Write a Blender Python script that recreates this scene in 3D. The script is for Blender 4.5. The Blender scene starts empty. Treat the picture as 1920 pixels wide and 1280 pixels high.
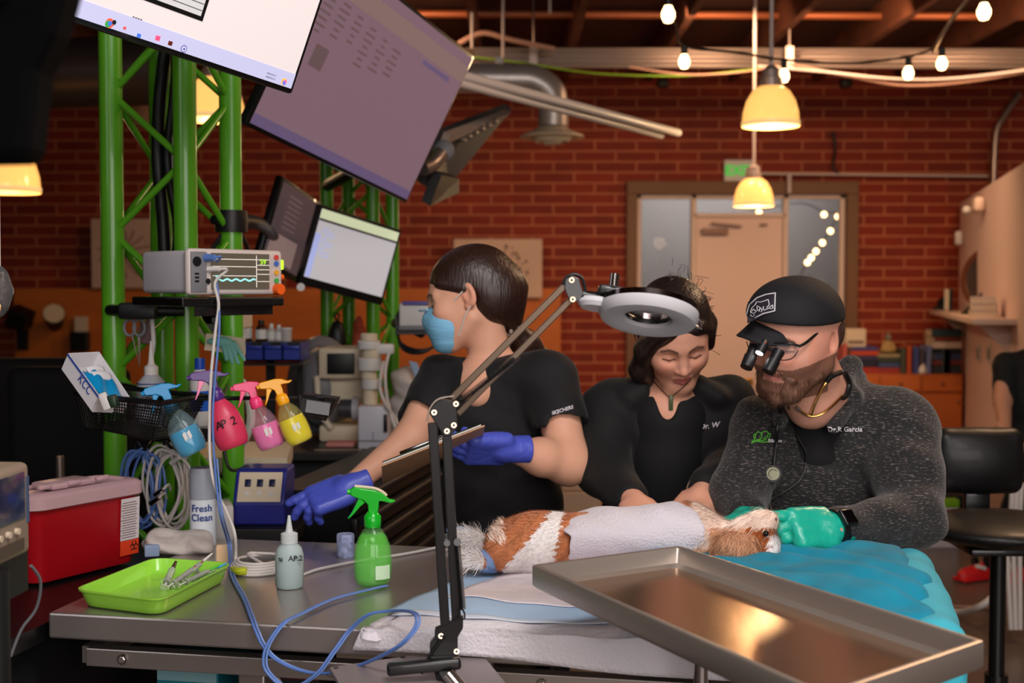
import bpy, bmesh, math, random
import numpy as np
from mathutils import Vector, Matrix, Euler, noise

SC = bpy.context.scene
COL = SC.collection
random.seed(7)
PI = math.pi

# ---------------------------------------------------------------- camera
F, CH = 2400.0, 1.46
TH = math.atan(100 / F)
cam_d = bpy.data.cameras.new('camera')
cam_d.lens = 45.0
cam_d.sensor_width = 36.0
cam_d.clip_start = 0.05
cam_d.clip_end = 100
cam_d.dof.use_dof = True
cam_d.dof.focus_distance = 2.35
cam_d.dof.aperture_fstop = 4.5
cam = bpy.data.objects.new('camera', cam_d)
cam.location = (0, 0, CH)
cam.rotation_euler = (PI / 2 - TH, 0, 0)
COL.objects.link(cam)
SC.camera = cam

# ---------------------------------------------------------------- world and exposure
w = bpy.data.worlds.new('world')
SC.world = w
w.use_nodes = True
w.node_tree.nodes['Background'].inputs[0].default_value = (1.0, 0.72, 0.62, 1)
w.node_tree.nodes['Background'].inputs[1].default_value = 0.06
SC.view_settings.view_transform = 'Standard'
SC.view_settings.look = 'None'
SC.view_settings.gamma = 1
SC.view_settings.exposure = 0.0
SC.view_settings.use_curve_mapping = False
SC.cycles.use_denoising = True
SC.cycles.max_bounces = 8
SC.cycles.transparent_max_bounces = 12
SC.cycles.sample_clamp_indirect = 4
SC.cycles.caustics_reflective = False
SC.cycles.caustics_refractive = False


def area_light(name, loc, target, sx, sy, power, col, spread=PI):
    d = bpy.data.lights.new(name, 'AREA')
    d.shape = 'RECTANGLE'
    d.size, d.size_y = sx, sy
    d.energy = power
    d.color = col
    d.spread = spread
    o = bpy.data.objects.new(name, d)
    o.location = loc
    v = Vector(target) - Vector(loc)
    o.rotation_euler = v.to_track_quat('-Z', 'Y').to_euler()
    COL.objects.link(o)
    return o


def point_light(name, loc, power, col, r=0.05):
    d = bpy.data.lights.new(name, 'POINT')
    d.energy = power
    d.color = col
    d.shadow_soft_size = r
    o = bpy.data.objects.new(name, d)
    o.location = loc
    COL.objects.link(o)
    return o


# added key and fill lights without modelled fixtures, warm lamps over the room
area_light('window_daylight', (1.3, -2.8, 1.9), (0.5, 2.6, 1.1), 3.8, 2.0, 125, (1.0, 0.93, 0.90))  # added soft key behind the camera, standing for unseen windows
area_light('table_work_light', (0.45, 0.9, 2.9), (0.4, 2.4, 0.95), 0.9, 0.6, 34, (1.0, 0.94, 0.92))  # added to brighten the table from the front, no fixture there
area_light('left_window_daylight', (-2.6, -0.6, 2.6), (-0.7, 3.2, 1.1), 1.2, 1.2, 10, (0.95, 0.93, 1.0))  # weak soft area light from the front left
for lx, ly, lw in ((-.9, 9.2, 22), (1.5, 9.4, 22), (2.5, 9.2, 24), (3.7, 8.8, 40)):
    area_light('room_lamp', (lx, ly, 3.35), (lx * .9, 12.0, 1.0), .5, .5, lw, (1.0, 0.60, 0.34))
area_light('room_lamp_side', (2.3, 4.4, 3.2), (1.4, 2.7, 1.2), 0.6, 0.6, 34, (1.0, 0.62, 0.36))
area_light('front_room_light', (0.3, -2.0, 3.6), (0.3, -1.6, 0.0), 2.5, 1.5, 60, (1.0, 0.90, 0.84))  # added fill that brightens the unseen space behind the camera


# ---------------------------------------------------------------- placing helpers
def ray(px, py):
    dx = (px - 960) / F
    dy = (640 - py) / F
    return Vector((dx, math.cos(TH) + dy * math.sin(TH), -math.sin(TH) + dy * math.cos(TH)))


def P(px, py, Y):
    r = ray(px, py)
    r = r * (Y / r.y)
    return Vector((r.x, r.y, r.z + CH))


def PZ(px, py, z):
    r = ray(px, py)
    r = r * ((z - CH) / r.z)
    return Vector((r.x, r.y, z))


def lin(c):
    c = c / 255.0
    return c / 12.92 if c <= 0.04045 else ((c + 0.055) / 1.055) ** 2.4


def rgb(*c):
    return (lin(c[0]), lin(c[1]), lin(c[2]), 1.0)


# ---------------------------------------------------------------- materials
MATS = {}


def mat(name, c, rough=0.6, metal=0.0, spec=0.5, trans=0.0, ior=1.45, emis=None, es=0.0,
        bump=0.0, bscale=50.0, var=0.0, vscale=8.0, stretch=(1, 1, 1), vcol=False, coat=0.0, alpha=1.0, sss=0.0, aniso=0.0, sheen=0.0):
    if name in MATS:
        return MATS[name]
    m = bpy.data.materials.new(name)
    m.use_nodes = True
    nt = m.node_tree
    b = nt.nodes['Principled BSDF']
    col = rgb(*c)
    b.inputs['Base Color'].default_value = col
    b.inputs['Roughness'].default_value = rough
    b.inputs['Metallic'].default_value = metal
    b.inputs['Specular IOR Level'].default_value = spec
    b.inputs['Transmission Weight'].default_value = trans
    b.inputs['IOR'].default_value = ior
    b.inputs['Coat Weight'].default_value = coat
    b.inputs['Alpha'].default_value = alpha
    b.inputs['Sheen Weight'].default_value = sheen
    if aniso:
        b.inputs['Anisotropic'].default_value = aniso
    if sss:
        b.inputs['Subsurface Weight'].default_value = sss
        b.inputs['Subsurface Radius'].default_value = (0.012, 0.005, 0.003)
        b.inputs['Subsurface Scale'].default_value = 1.0
    if emis is not None:
        b.inputs['Emission Color'].default_value = rgb(*emis)
        b.inputs['Emission Strength'].default_value = es
    tc = nt.nodes.new('ShaderNodeTexCoord')
    mp = nt.nodes.new('ShaderNodeMapping')
    mp.inputs['Scale'].default_value = stretch
    nt.links.new(tc.outputs['Object'], mp.inputs[0])
    src = None
    if vcol:
        a = nt.nodes.new('ShaderNodeAttribute')
        a.attribute_name = 'Col'
        src = a.outputs['Color']
        nt.links.new(src, b.inputs['Base Color'])
    if var:
        n = nt.nodes.new('ShaderNodeTexNoise')
        n.inputs['Scale'].default_value = vscale
        n.inputs['Detail'].default_value = 5
        nt.links.new(mp.outputs[0], n.inputs['Vector'])
        mr = nt.nodes.new('ShaderNodeMapRange')
        mr.inputs['From Min'].default_value = 0.3
        mr.inputs['From Max'].default_value = 0.7
        mr.inputs['To Min'].default_value = 1 - var
        mr.inputs['To Max'].default_value = 1 + var
        nt.links.new(n.outputs['Fac'], mr.inputs['Value'])
        vm = nt.nodes.new('ShaderNodeVectorMath')
        vm.operation = 'SCALE'
        if src is not None:
            nt.links.new(src, vm.inputs[0])
        else:
            vm.inputs[0].default_value = col[:3]
        nt.links.new(mr.outputs[0], vm.inputs['Scale'])
        nt.links.new(vm.outputs[0], b.inputs['Base Color'])
    if bump:
        n2 = nt.nodes.new('ShaderNodeTexNoise')
        n2.inputs['Scale'].default_value = bscale
        n2.inputs['Detail'].default_value = 4
        nt.links.new(mp.outputs[0], n2.inputs['Vector'])
        bp = nt.nodes.new('ShaderNodeBump')
        bp.inputs['Strength'].default_value = bump
        bp.inputs['Distance'].default_value = 0.01
        nt.links.new(n2.outputs['Fac'], bp.inputs['Height'])
        nt.links.new(bp.outputs[0], b.inputs['Normal'])
    MATS[name] = m
    return m


def brick_mat():
    m = bpy.data.materials.new('red_brick')
    m.use_nodes = True
    nt = m.node_tree
    b = nt.nodes['Principled BSDF']
    tc = nt.nodes.new('ShaderNodeTexCoord')
    sp = nt.nodes.new('ShaderNodeSeparateXYZ')
    cb = nt.nodes.new('ShaderNodeCombineXYZ')
    nt.links.new(tc.outputs['Generated'], sp.inputs[0])
    geo = nt.nodes.new('ShaderNodeNewGeometry')
    nt.links.new(geo.outputs['Position'], sp.inputs[0])
    nt.links.new(sp.outputs['X'], cb.inputs['X'])
    nt.links.new(sp.outputs['Z'], cb.inputs['Y'])
    bt = nt.nodes.new('ShaderNodeTexBrick')
    nt.links.new(cb.outputs[0], bt.inputs['Vector'])
    bt.inputs['Color1'].default_value = rgb(136, 38, 5)
    bt.inputs['Color2'].default_value = rgb(116, 30, 3)
    bt.inputs['Mortar'].default_value = rgb(178, 104, 70)
    bt.inputs['Scale'].default_value = 1.0
    bt.inputs['Mortar Size'].default_value = 0.011
    bt.inputs['Mortar Smooth'].default_value = 0.3
    bt.inputs['Brick Width'].default_value = 0.406
    bt.inputs['Row Height'].default_value = 0.1037
    n = nt.nodes.new('ShaderNodeTexNoise')
    n.inputs['Scale'].default_value = 6
    n.inputs['Detail'].default_value = 6
    nt.links.new(geo.outputs['Position'], n.inputs['Vector'])
    mr = nt.nodes.new('ShaderNodeMapRange')
    mr.inputs['To Min'].default_value = 0.7
    mr.inputs['To Max'].default_value = 1.3
    nt.links.new(n.outputs['Fac'], mr.inputs['Value'])
    vm = nt.nodes.new('ShaderNodeVectorMath')
    vm.operation = 'SCALE'
    nt.links.new(bt.outputs['Color'], vm.inputs[0])
    nt.links.new(mr.outputs[0], vm.inputs['Scale'])
    nt.links.new(vm.outputs[0], b.inputs['Base Color'])
    b.inputs['Roughness'].default_value = 0.75
    bp = nt.nodes.new('ShaderNodeBump')
    bp.inputs['Strength'].default_value = 0.6
    bp.inputs['Distance'].default_value = 0.01
    bp.invert = True
    nt.links.new(bt.outputs['Fac'], bp.inputs['Height'])
    nt.links.new(bp.outputs[0], b.inputs['Normal'])
    return m


M_brick = brick_mat()
M_black = mat('black_plastic', (16, 16, 18), 0.45)
M_blackm = mat('black_metal', (14, 14, 15), 0.35, 0.0, 0.5, coat=0.3)
M_chrome = mat('chrome', (215, 212, 210), 0.12, 1.0)
M_steel = mat('brushed_steel', (196, 186, 180), 0.33, 0.86, bump=0.02, bscale=60, stretch=(1, 30, 1))
M_steel2 = mat('tray_steel', (204, 170, 142), 0.19, .92, bump=0.07, bscale=11, stretch=(1, .22, 1), var=0.04, vscale=20)
M_white = mat('white_plastic', (214, 210, 206), 0.4)
M_cream = mat('cream_plastic', (214, 198, 172), 0.45)
M_grey = mat('grey_plastic', (120, 120, 124), 0.5)
M_green = mat('green_paint', (92, 170, 34), 0.32, coat=0.3)


# ---------------------------------------------------------------- objects, parents and tags
def root_of(o):
    while o.parent:
        o = o.parent
    return o


def tag(o, label=None, cat=None, group=None, kind=None):
    if label:
        o['label'] = label
    if cat:
        o['category'] = cat
    if group:
        o['group'] = group
    if kind:
        o['kind'] = kind
    return o


def thing(name, label, cat, loc=(0, 0, 0), rot=(0, 0, 0), group=None):
    o = bpy.data.objects.new(name, None)
    o.empty_display_size = 0.05
    o.location = loc
    o.rotation_euler = rot
    o.matrix_basis = Matrix.LocRotScale(Vector(loc), Euler(rot), None)
    COL.objects.link(o)
    return tag(o, label, cat, group)


def copy_tree(o, parent=None):
    c = o.copy()
    COL.objects.link(c)
    if parent:
        c.parent = parent
    for ch in [x for x in COL.objects if x.parent == o]:
        copy_tree(ch, c)
    return c


def link_mesh(name, me, m, parent=None, local=False, smooth=True, angle=40):
    """links a mesh; vertices are in world space (or in the root's space when local)"""
    o = bpy.data.objects.new(name, me)
    if m is not None:
        for mm in (m if isinstance(m, (list, tuple)) else [m]):
            me.materials.append(mm)
    COL.objects.link(o)
    if parent is not None:
        if not local:
            me.transform(root_of(parent).matrix_basis.inverted())
        o.parent = parent
    elif not local:
        n = len(me.vertices)
        if n:
            co = np.empty(n * 3, dtype=np.float32)
            me.vertices.foreach_get('co', co)
            co = co.reshape(-1, 3)
            lo, hi = co.min(0), co.max(0)
            c = Vector((float(lo[0] + hi[0]) / 2, float(lo[1] + hi[1]) / 2, float(lo[2])))
            me.transform(Matrix.Translation(-c))
            o.location = c
            o.matrix_basis = Matrix.Translation(c)
    if smooth:
        me.polygons.foreach_set('use_smooth', [True] * len(me.polygons))
        if angle < 180:
            try:
                me.set_sharp_from_angle(angle=math.radians(angle))
            except Exception:
                pass
    me.update()
    return o


class MB:
    """collects shapes and links them as one mesh object"""

    def __init__(s):
        s.b = bmesh.new()

    def _x(s, vs, M):
        for v in vs:
            v.co = M @ v.co

    def box(s, c, d, rot=None, bev=0.0, seg=2):
        r = bmesh.ops.create_cube(s.b, size=1.0)
        vs = r['verts']
        for v in vs:
            v.co = Vector((v.co.x * d[0], v.co.y * d[1], v.co.z * d[2]))
        if bev:
            es = list({e for v in vs for e in v.link_edges})
            q = bmesh.ops.bevel(s.b, geom=es, offset=bev, segments=seg, affect='EDGES', profile=0.5)
            vs = list({v for f_ in q['faces'] for v in f_.verts} | {v for v in vs if v.is_valid})
        M = Matrix.Translation(Vector(c))
        if rot is not None:
            R = rot.to_4x4() if isinstance(rot, Matrix) else Euler(rot).to_matrix().to_4x4()
            M = M @ R
        s._x(vs, M)
        return s

    def cyl(s, a, b, r0, r1=None, n=20, cap=True):
        a, b = Vector(a), Vector(b)
        r1 = r0 if r1 is None else r1
        d = b - a
        if d.length < 1e-7:
            return s
        q = d.to_track_quat('Z', 'Y').to_matrix()
        R0, R1 = [], []
        for i in range(n):
            t = 2 * PI * i / n
            e = q @ Vector((math.cos(t), math.sin(t), 0))
            R0.append(s.b.verts.new(a + e * r0))
            R1.append(s.b.verts.new(b + e * r1))
        for i in range(n):
            j = (i + 1) % n
            s.b.faces.new((R0[i], R0[j], R1[j], R1[i]))
        if cap:
            s.b.faces.new(R0[::-1])
            s.b.faces.new(R1)
        return s

    def ball(s, c, r, sc=(1, 1, 1), rot=None, n=16):
        q = bmesh.ops.create_uvsphere(s.b, u_segments=n, v_segments=max(6, n * 2 // 3), radius=1)
        M = Matrix.Translation(Vector(c))
        if rot is not None:
            M = M @ (rot.to_4x4() if isinstance(rot, Matrix) else Euler(rot).to_matrix().to_4x4())
        for v in q['verts']:
            v.co = M @ Vector((v.co.x * r * sc[0], v.co.y * r * sc[1], v.co.z * r * sc[2]))
        return s

    def lathe(s, prof, c=(0, 0, 0), rot=None, n=28, sx=1.0, sy=1.0, close=False):
        M = Matrix.Translation(Vector(c))
        if rot is not None:
            M = M @ (rot.to_4x4() if isinstance(rot, Matrix) else Euler(rot).to_matrix().to_4x4())
        rings = []
        for (r, z) in prof:
            if r < 1e-6:
                rings.append([s.b.verts.new(M @ Vector((0, 0, z)))])
            else:
                rings.append([s.b.verts.new(M @ Vector((r * sx * math.cos(2 * PI * i / n), r * sy * math.sin(2 * PI * i / n), z))) for i in range(n)])
        for A, B in zip(rings[:-1], rings[1:]):
            for i in range(n):
                j = (i + 1) % n
                if len(A) == 1 and len(B) == 1:
                    continue
                if len(A) == 1:
                    s.b.faces.new((A[0], B[j], B[i]))
                elif len(B) == 1:
                    s.b.faces.new((A[i], A[j], B[0]))
                else:
                    s.b.faces.new((A[i], A[j], B[j], B[i]))
        return s

    def tube(s, pts, r, n=8, sub=6, closed=False):
        pts = [Vector(p) for p in pts]
        P_ = smooth_path(pts, sub) if sub > 1 and len(pts) > 2 else pts
        rr = r if callable(r) else (lambda t: r)
        up = Vector((0, 0, 1))
        prev = None
        N = len(P_)
        for i, p in enumerate(P_):
            d = (P_[min(i + 1, N - 1)] - P_[max(i - 1, 0)])
            if d.length < 1e-9:
                d = Vector((0, 0, 1))
            d.normalize()
            a = up - d * up.dot(d)
            if a.length < 1e-3:
                a = Vector((1, 0, 0)) - d * d.x
            a.normalize()
            up = a
            b_ = d.cross(a)
            R_ = rr(i / (N - 1))
            ring = [s.b.verts.new(p + (a * math.cos(2 * PI * k / n) + b_ * math.sin(2 * PI * k / n)) * R_) for k in range(n)]
            if prev:
                for k in range(n):
                    j = (k + 1) % n
                    s.b.faces.new((prev[k], prev[j], ring[j], ring[k]))
            else:
                s.b.faces.new(ring[::-1])
            prev = ring
        s.b.faces.new(prev)
        return s

    def prism(s, pts, off):
        """polygon pts (3D) extruded by vector off"""
        off = Vector(off)
        A = [s.b.verts.new(Vector(p)) for p in pts]
        B = [s.b.verts.new(Vector(p) + off) for p in pts]
        n = len(A)
        for i in range(n):
            j = (i + 1) % n
            s.b.faces.new((A[i], A[j], B[j], B[i]))
        s.b.faces.new(A[::-1])
        s.b.faces.new(B)
        return s

    def grid(s, fn, nu, nv):
        V_ = [[s.b.verts.new(Vector(fn(i / nu, j / nv))) for j in range(nv + 1)] for i in range(nu + 1)]
        for i in range(nu):
            for j in range(nv):
                s.b.faces.new((V_[i][j], V_[i + 1][j], V_[i + 1][j + 1], V_[i][j + 1]))
        return s

    def build(s, name, m, parent=None, local=False, smooth=True, angle=40, solid=0.0, subs=0, bev=0.0, off=-1):
        bmesh.ops.recalc_face_normals(s.b, faces=s.b.faces[:])
        me = bpy.data.meshes.new(name)
        s.b.to_mesh(me)
        s.b.free()
        o = link_mesh(name, me, m, parent, local, smooth, angle)
        if solid:
            md = o.modifiers.new('thickness', 'SOLIDIFY')
            md.thickness = solid
            md.offset = off
        if bev:
            md = o.modifiers.new('bevel', 'BEVEL')
            md.width = bev
            md.segments = 2
            md.limit_method = 'ANGLE'
        if subs:
            md = o.modifiers.new('subdivision', 'SUBSURF')
            md.levels = subs
            md.render_levels = subs
        return o


def smooth_path(pts, sub):
    out = []
    n = len(pts)
    for i in range(n - 1):
        p0 = pts[max(i - 1, 0)]
        p1, p2 = pts[i], pts[i + 1]
        p3 = pts[min(i + 2, n - 1)]
        for k in range(sub):
            t = k / sub
            out.append(0.5 * ((2 * p1) + (-p0 + p2) * t + (2 * p0 - 5 * p1 + 4 * p2 - p3) * t * t + (-p0 + 3 * p1 - 3 * p2 + p3) * t ** 3))
    out.append(pts[-1])
    return out


def frame(origin, xdir, up):
    """matrix whose X runs along xdir and whose Y is up in the plane; Z faces out"""
    x = Vector(xdir).normalized()
    y = Vector(up)
    y = (y - x * y.dot(x)).normalized()
    z = x.cross(y)
    M = Matrix((x, y, z)).transposed().to_4x4()
    M.translation = Vector(origin)
    return M


def text(name, body, size, M, m, parent=None, ext=0.0006, align='LEFT', shear=0.0, bold=0.0):
    """lettering lying in the XY plane of M"""
    c = bpy.data.curves.new(name, 'FONT')
    c.body = body
    c.size = size
    c.extrude = ext
    c.align_x = align
    c.shear = shear
    c.offset = bold
    c.resolution_u = 3
    o = bpy.data.objects.new('tmp', c)
    COL.objects.link(o)
    dg = bpy.context.evaluated_depsgraph_get()
    me = bpy.data.meshes.new_from_object(o.evaluated_get(dg))
    bpy.data.objects.remove(o)
    me.name = name
    me.transform(M)
    me.materials.clear()
    return link_mesh(name, me, m, parent, smooth=False)


# ---------------------------------------------------------------- smooth bodies grown from blended shapes
class Sdf:
    def __init__(s):
        s.ops = []
        s.M = Matrix.Identity(4)

    def _p(s, p):
        return np.array(s.M @ Vector(p), dtype=np.float32)

    def c(s, a, b, r1, r2=None, k=0.015, sub=False):
        s.ops.append(('c', s._p(a), s._p(b), r1, r1 if r2 is None else r2, k, sub))
        return s

    def chain(s, pts, rs, k=0.015):
        for i in range(len(pts) - 1):
            s.c(pts[i], pts[i + 1], rs[i], rs[i + 1], k)
        return s

    def e(s, c, r, rot=None, k=0.015, sub=False):
        R = s.M.to_3x3()
        if rot is not None:
            R = R @ (rot.to_3x3() if isinstance(rot, Matrix) else Euler(rot).to_matrix())
        s.ops.append(('e', s._p(c), np.array(R, dtype=np.float32), np.array(r, dtype=np.float32), k, sub))
        return s

    def box(s, c, h, rot=None, rd=0.01, k=0.01, sub=False):
        R = s.M.to_3x3()
        if rot is not None:
            R = R @ (rot.to_3x3() if isinstance(rot, Matrix) else Euler(rot).to_matrix())
        s.ops.append(('b', s._p(c), np.array(R, dtype=np.float32), np.array(h, dtype=np.float32), rd, k, sub))
        return s

    def bounds(s):
        lo, hi = [], []
        for o in s.ops:
            if o[-1]:
                continue
            if o[0] == 'c':
                r = max(o[3], o[4])
                lo.append(np.minimum(o[1], o[2]) - r)
                hi.append(np.maximum(o[1], o[2]) + r)
            else:
                e_ = np.abs(o[2]) @ o[3]
                lo.append(o[1] - e_)
                hi.append(o[1] + e_)
        return np.min(lo, 0) - 0.012, np.max(hi, 0) + 0.012

    def field(s, xs, ys, zs, infl=0.0):
        D = np.full((len(xs), len(ys), len(zs)), 1.0, dtype=np.float32)
        res = xs[1] - xs[0]
        for o in s.ops:
            k, sub = o[-2], o[-1]
            if o[0] == 'c':
                r = max(o[3], o[4])
                lo, hi = np.minimum(o[1], o[2]) - r, np.maximum(o[1], o[2]) + r
            else:
                e_ = np.abs(o[2]) @ o[3]
                lo, hi = o[1] - e_, o[1] + e_
            mg = 1.3 * k + 3 * res + abs(infl)
            sl = []
            for a, l, h in ((xs, lo[0], hi[0]), (ys, lo[1], hi[1]), (zs, lo[2], hi[2])):
                i0 = int(np.searchsorted(a, l - mg))
                i1 = int(np.searchsorted(a, h + mg))
                sl.append((i0, i1))
            if any(i1 <= i0 for i0, i1 in sl):
                continue
            X = xs[sl[0][0]:sl[0][1]][:, None, None]
            Y = ys[sl[1][0]:sl[1][1]][None, :, None]
            Z = zs[sl[2][0]:sl[2][1]][None, None, :]
            if o[0] == 'c':
                a, b_, r1, r2 = o[1:5]
                d = b_ - a
                L = max(float(d @ d), 1e-9)
                t = np.clip(((X - a[0]) * d[0] + (Y - a[1]) * d[1] + (Z - a[2]) * d[2]) / L, 0, 1)
                q = np.sqrt((X - a[0] - t * d[0]) ** 2 + (Y - a[1] - t * d[1]) ** 2 + (Z - a[2] - t * d[2]) ** 2)
                d_ = q - (r1 + (r2 - r1) * t)
            else:
                R = o[2]
                x, y, z = X - o[1][0], Y - o[1][1], Z - o[1][2]
                lx = x * R[0, 0] + y * R[1, 0] + z * R[2, 0]
                ly = x * R[0, 1] + y * R[1, 1] + z * R[2, 1]
                lz = x * R[0, 2] + y * R[1, 2] + z * R[2, 2]
                if o[0] == 'e':
                    rr = o[3]
                    k0 = np.sqrt((lx / rr[0]) ** 2 + (ly / rr[1]) ** 2 + (lz / rr[2]) ** 2)
                    k1 = np.sqrt((lx / rr[0] ** 2) ** 2 + (ly / rr[1] ** 2) ** 2 + (lz / rr[2] ** 2) ** 2)
                    d_ = k0 * (k0 - 1) / np.maximum(k1, 1e-6)
                else:
                    rd = o[4]
                    h = o[3] - rd
                    qx, qy, qz = np.abs(lx) - h[0], np.abs(ly) - h[1], np.abs(lz) - h[2]
                    d_ = np.sqrt(np.maximum(qx, 0) ** 2 + np.maximum(qy, 0) ** 2 + np.maximum(qz, 0) ** 2) + np.minimum(np.maximum(qx, np.maximum(qy, qz)), 0) - rd
            S_ = (slice(*sl[0]), slice(*sl[1]), slice(*sl[2]))
            A = D[S_]
            if sub:
                h = np.maximum(k - np.abs(-A - d_), 0) / k
                D[S_] = -(np.minimum(-A, d_) - h * h * k * 0.25)
            else:
                d_ = d_ - infl
                h = np.maximum(k - np.abs(A - d_), 0) / k
                D[S_] = np.minimum(A, d_) - h * h * k * 0.25
        return D

    def mesh(s, res, infl=0.0, warp=None, lo=None, hi=None):
        l, h = s.bounds()
        l = l - abs(infl) - 2 * res
        h = h + abs(infl) + 2 * res
        if lo is not None:
            l = np.maximum(l, np.array(lo, dtype=np.float32))
        if hi is not None:
            h = np.minimum(h, np.array(hi, dtype=np.float32))
        xs, ys, zs = [np.arange(l[i], h[i] + res, res, dtype=np.float32) for i in range(3)]
        D = s.field(xs, ys, zs, infl)
        if warp is not None:
            D = D + warp(xs[:, None, None], ys[None, :, None], zs[None, None, :])
        # keep it closed where it is cut by the box
        D[0], D[-1] = 1, 1
        D[:, 0], D[:, -1] = 1, 1
        D[:, :, 0], D[:, :, -1] = 1, 1
        return nets(D, xs, ys, zs)


def nets(D, xs, ys, zs):
    S_ = D < 0
    nx, ny, nz = D.shape
    cnt = np.zeros((nx - 1, ny - 1, nz - 1), dtype=np.float32)
    acc = [np.zeros_like(cnt) for _ in range(3)]
    for ax in range(3):
        A = np.moveaxis(D, ax, 0)
        B0, B1 = A[:-1], A[1:]
        cr = (B0 < 0) != (B1 < 0)
        with np.errstate(divide='ignore', invalid='ignore'):
            t = np.where(cr, B0 / (B0 - B1), 0)
        cr = np.moveaxis(cr, 0, ax)
        t = np.moveaxis(t, 0, ax)
        o1, o2 = [a for a in range(3) if a != ax]
        for i in (0, 1):
            for j in (0, 1):
                sl = [slice(None)] * 3
                sl[o1] = slice(i, D.shape[o1] - 1 + i)
                sl[o2] = slice(j, D.shape[o2] - 1 + j)
                c_ = cr[tuple(sl)].astype(np.float32)
                cnt += c_
                acc[ax] += t[tuple(sl)] * c_
                if i:
                    acc[o1] += c_
                if j:
                    acc[o2] += c_
    act = cnt > 0
    idx = np.full(cnt.shape, -1, dtype=np.int64)
    n = int(act.sum())
    idx[act] = np.arange(n)
    ii = np.argwhere(act)
    res = xs[1] - xs[0]
    V_ = np.empty((n, 3), dtype=np.float32)
    for a, g in enumerate((xs, ys, zs)):
        V_[:, a] = g[ii[:, a]] + res * (acc[a][act] / cnt[act])
    Fs = []
    for ax in range(3):
        o1, o2 = [(1, 2), (2, 0), (0, 1)][ax]
        A = np.moveaxis(S_, (ax, o1, o2), (0, 1, 2))
        I = np.moveaxis(idx, (ax, o1, o2), (0, 1, 2))
        c_ = A[:-1, 1:-1, 1:-1] != A[1:, 1:-1, 1:-1]
        q = np.argwhere(c_)
        if len(q) == 0:
            continue
        a, b_, c2 = q[:, 0], q[:, 1] + 1, q[:, 2] + 1
        q4 = np.stack([I[a, b_ - 1, c2 - 1], I[a, b_, c2 - 1], I[a, b_, c2], I[a, b_ - 1, c2]], 1)
        ins = A[a, b_, c2]
        q4[~ins] = q4[~ins][:, ::-1]
        Fs.append(q4)
    Fq = np.concatenate(Fs) if Fs else np.zeros((0, 4), dtype=np.int64)
    return V_, Fq


def skin_obj(name, pieces, m, parent=None, paint=None, smooth_it=1):
    """pieces: list of (V, F); joined into one continuous mesh"""
    VV, FF, off = [], [], 0
    for v, f_ in pieces:
        VV.append(v)
        FF.append(f_ + off)
        off += len(v)
    V_ = np.concatenate(VV)
    Fq = np.concatenate(FF)
    for _ in range(smooth_it):
        s_ = np.zeros_like(V_)
        c_ = np.zeros(len(V_), dtype=np.float32)
        for a, b_ in ((0, 1), (1, 2), (2, 3), (3, 0)):
            np.add.at(s_, Fq[:, a], V_[Fq[:, b_]])
            np.add.at(c_, Fq[:, a], 1)
            np.add.at(s_, Fq[:, b_], V_[Fq[:, a]])
            np.add.at(c_, Fq[:, b_], 1)
        V_ = V_ * 0.5 + 0.5 * s_ / np.maximum(c_, 1)[:, None]
    me = bpy.data.meshes.new(name)
    me.vertices.add(len(V_))
    me.vertices.foreach_set('co', V_.astype(np.float32).ravel())
    me.loops.add(len(Fq) * 4)
    me.loops.foreach_set('vertex_index', Fq.astype(np.int32).ravel())
    me.polygons.add(len(Fq))
    me.polygons.foreach_set('loop_start', np.arange(0, len(Fq) * 4, 4, dtype=np.int32))
    me.update(calc_edges=True)
    if paint is not None:
        C_ = np.ones((len(V_), 4), dtype=np.float32)
        C_[:, :3] = paint(V_)
        at = me.color_attributes.new('Col', 'FLOAT_COLOR', 'POINT')
        at.data.foreach_set('color', C_.ravel())
    return link_mesh(name, me, m, parent, angle=180)


def wrinkle(amp, s=1.0, seed=0.0):
    def f(X, Y, Z):
        return amp * (np.sin(23 * s * X + 9 * s * Z + seed) * np.sin(17 * s * Z - 11 * s * Y + 2 * seed)
                      + 0.6 * np.sin(41 * s * Z + 19 * s * X + 3 * seed) * np.sin(29 * s * Y + 13 * s * X + seed)
                      + 0.35 * np.sin(71 * s * (Z + 0.5 * X) + seed)).astype(np.float32)
    return f
# ================================================================ THE ROOM
YB = 12.6


def wall_box(name, x0, x1, y0, y1, z0, z1, m):
    o = MB().box(((x0 + x1) / 2, (y0 + y1) / 2, (z0 + z1) / 2), (x1 - x0, y1 - y0, z1 - z0)).build(name, m, smooth=False)
    return tag(o, kind='structure')


CEIL = 3.72
DX0, DX1, DZ1 = P(1176, 0, YB).x, P(1612, 0, YB).x, P(0, 340, YB).z
# brick wall in one mesh around the door opening
b = MB()
for (x0, x1, z0, z1) in ((-9, DX0, 0, CEIL), (DX1, 7, 0, CEIL), (DX0, DX1, DZ1, CEIL)):
    b.box(((x0 + x1) / 2, YB + 0.12, (z0 + z1) / 2), (x1 - x0, 0.24, z1 - z0))
tag(b.build('wall_back', M_brick, smooth=False), kind='structure')
M_dark_wall = mat('dark_painted_wall', (44, 34, 32), 0.8)
M_floor = mat('polished_concrete', (104, 92, 86), 0.28, bump=0.05, bscale=3, var=0.18, vscale=2.5)
wall_box('floor', -9, 7, -4, YB + 3.5, -0.1, 0, M_floor)
wall_box('wall_left', -9.2, -9, -4, YB + 0.3, 0, CEIL, M_dark_wall)
M_light_wall = mat('warm_light_wall', (176, 160, 150), 0.8)
wall_box('wall_side', 7, 7.2, -4, YB + 0.3, 0, CEIL, M_light_wall)
wall_box('wall_front', -9.2, 7.2, -4.2, -4, 0, CEIL, M_light_wall)
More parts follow.
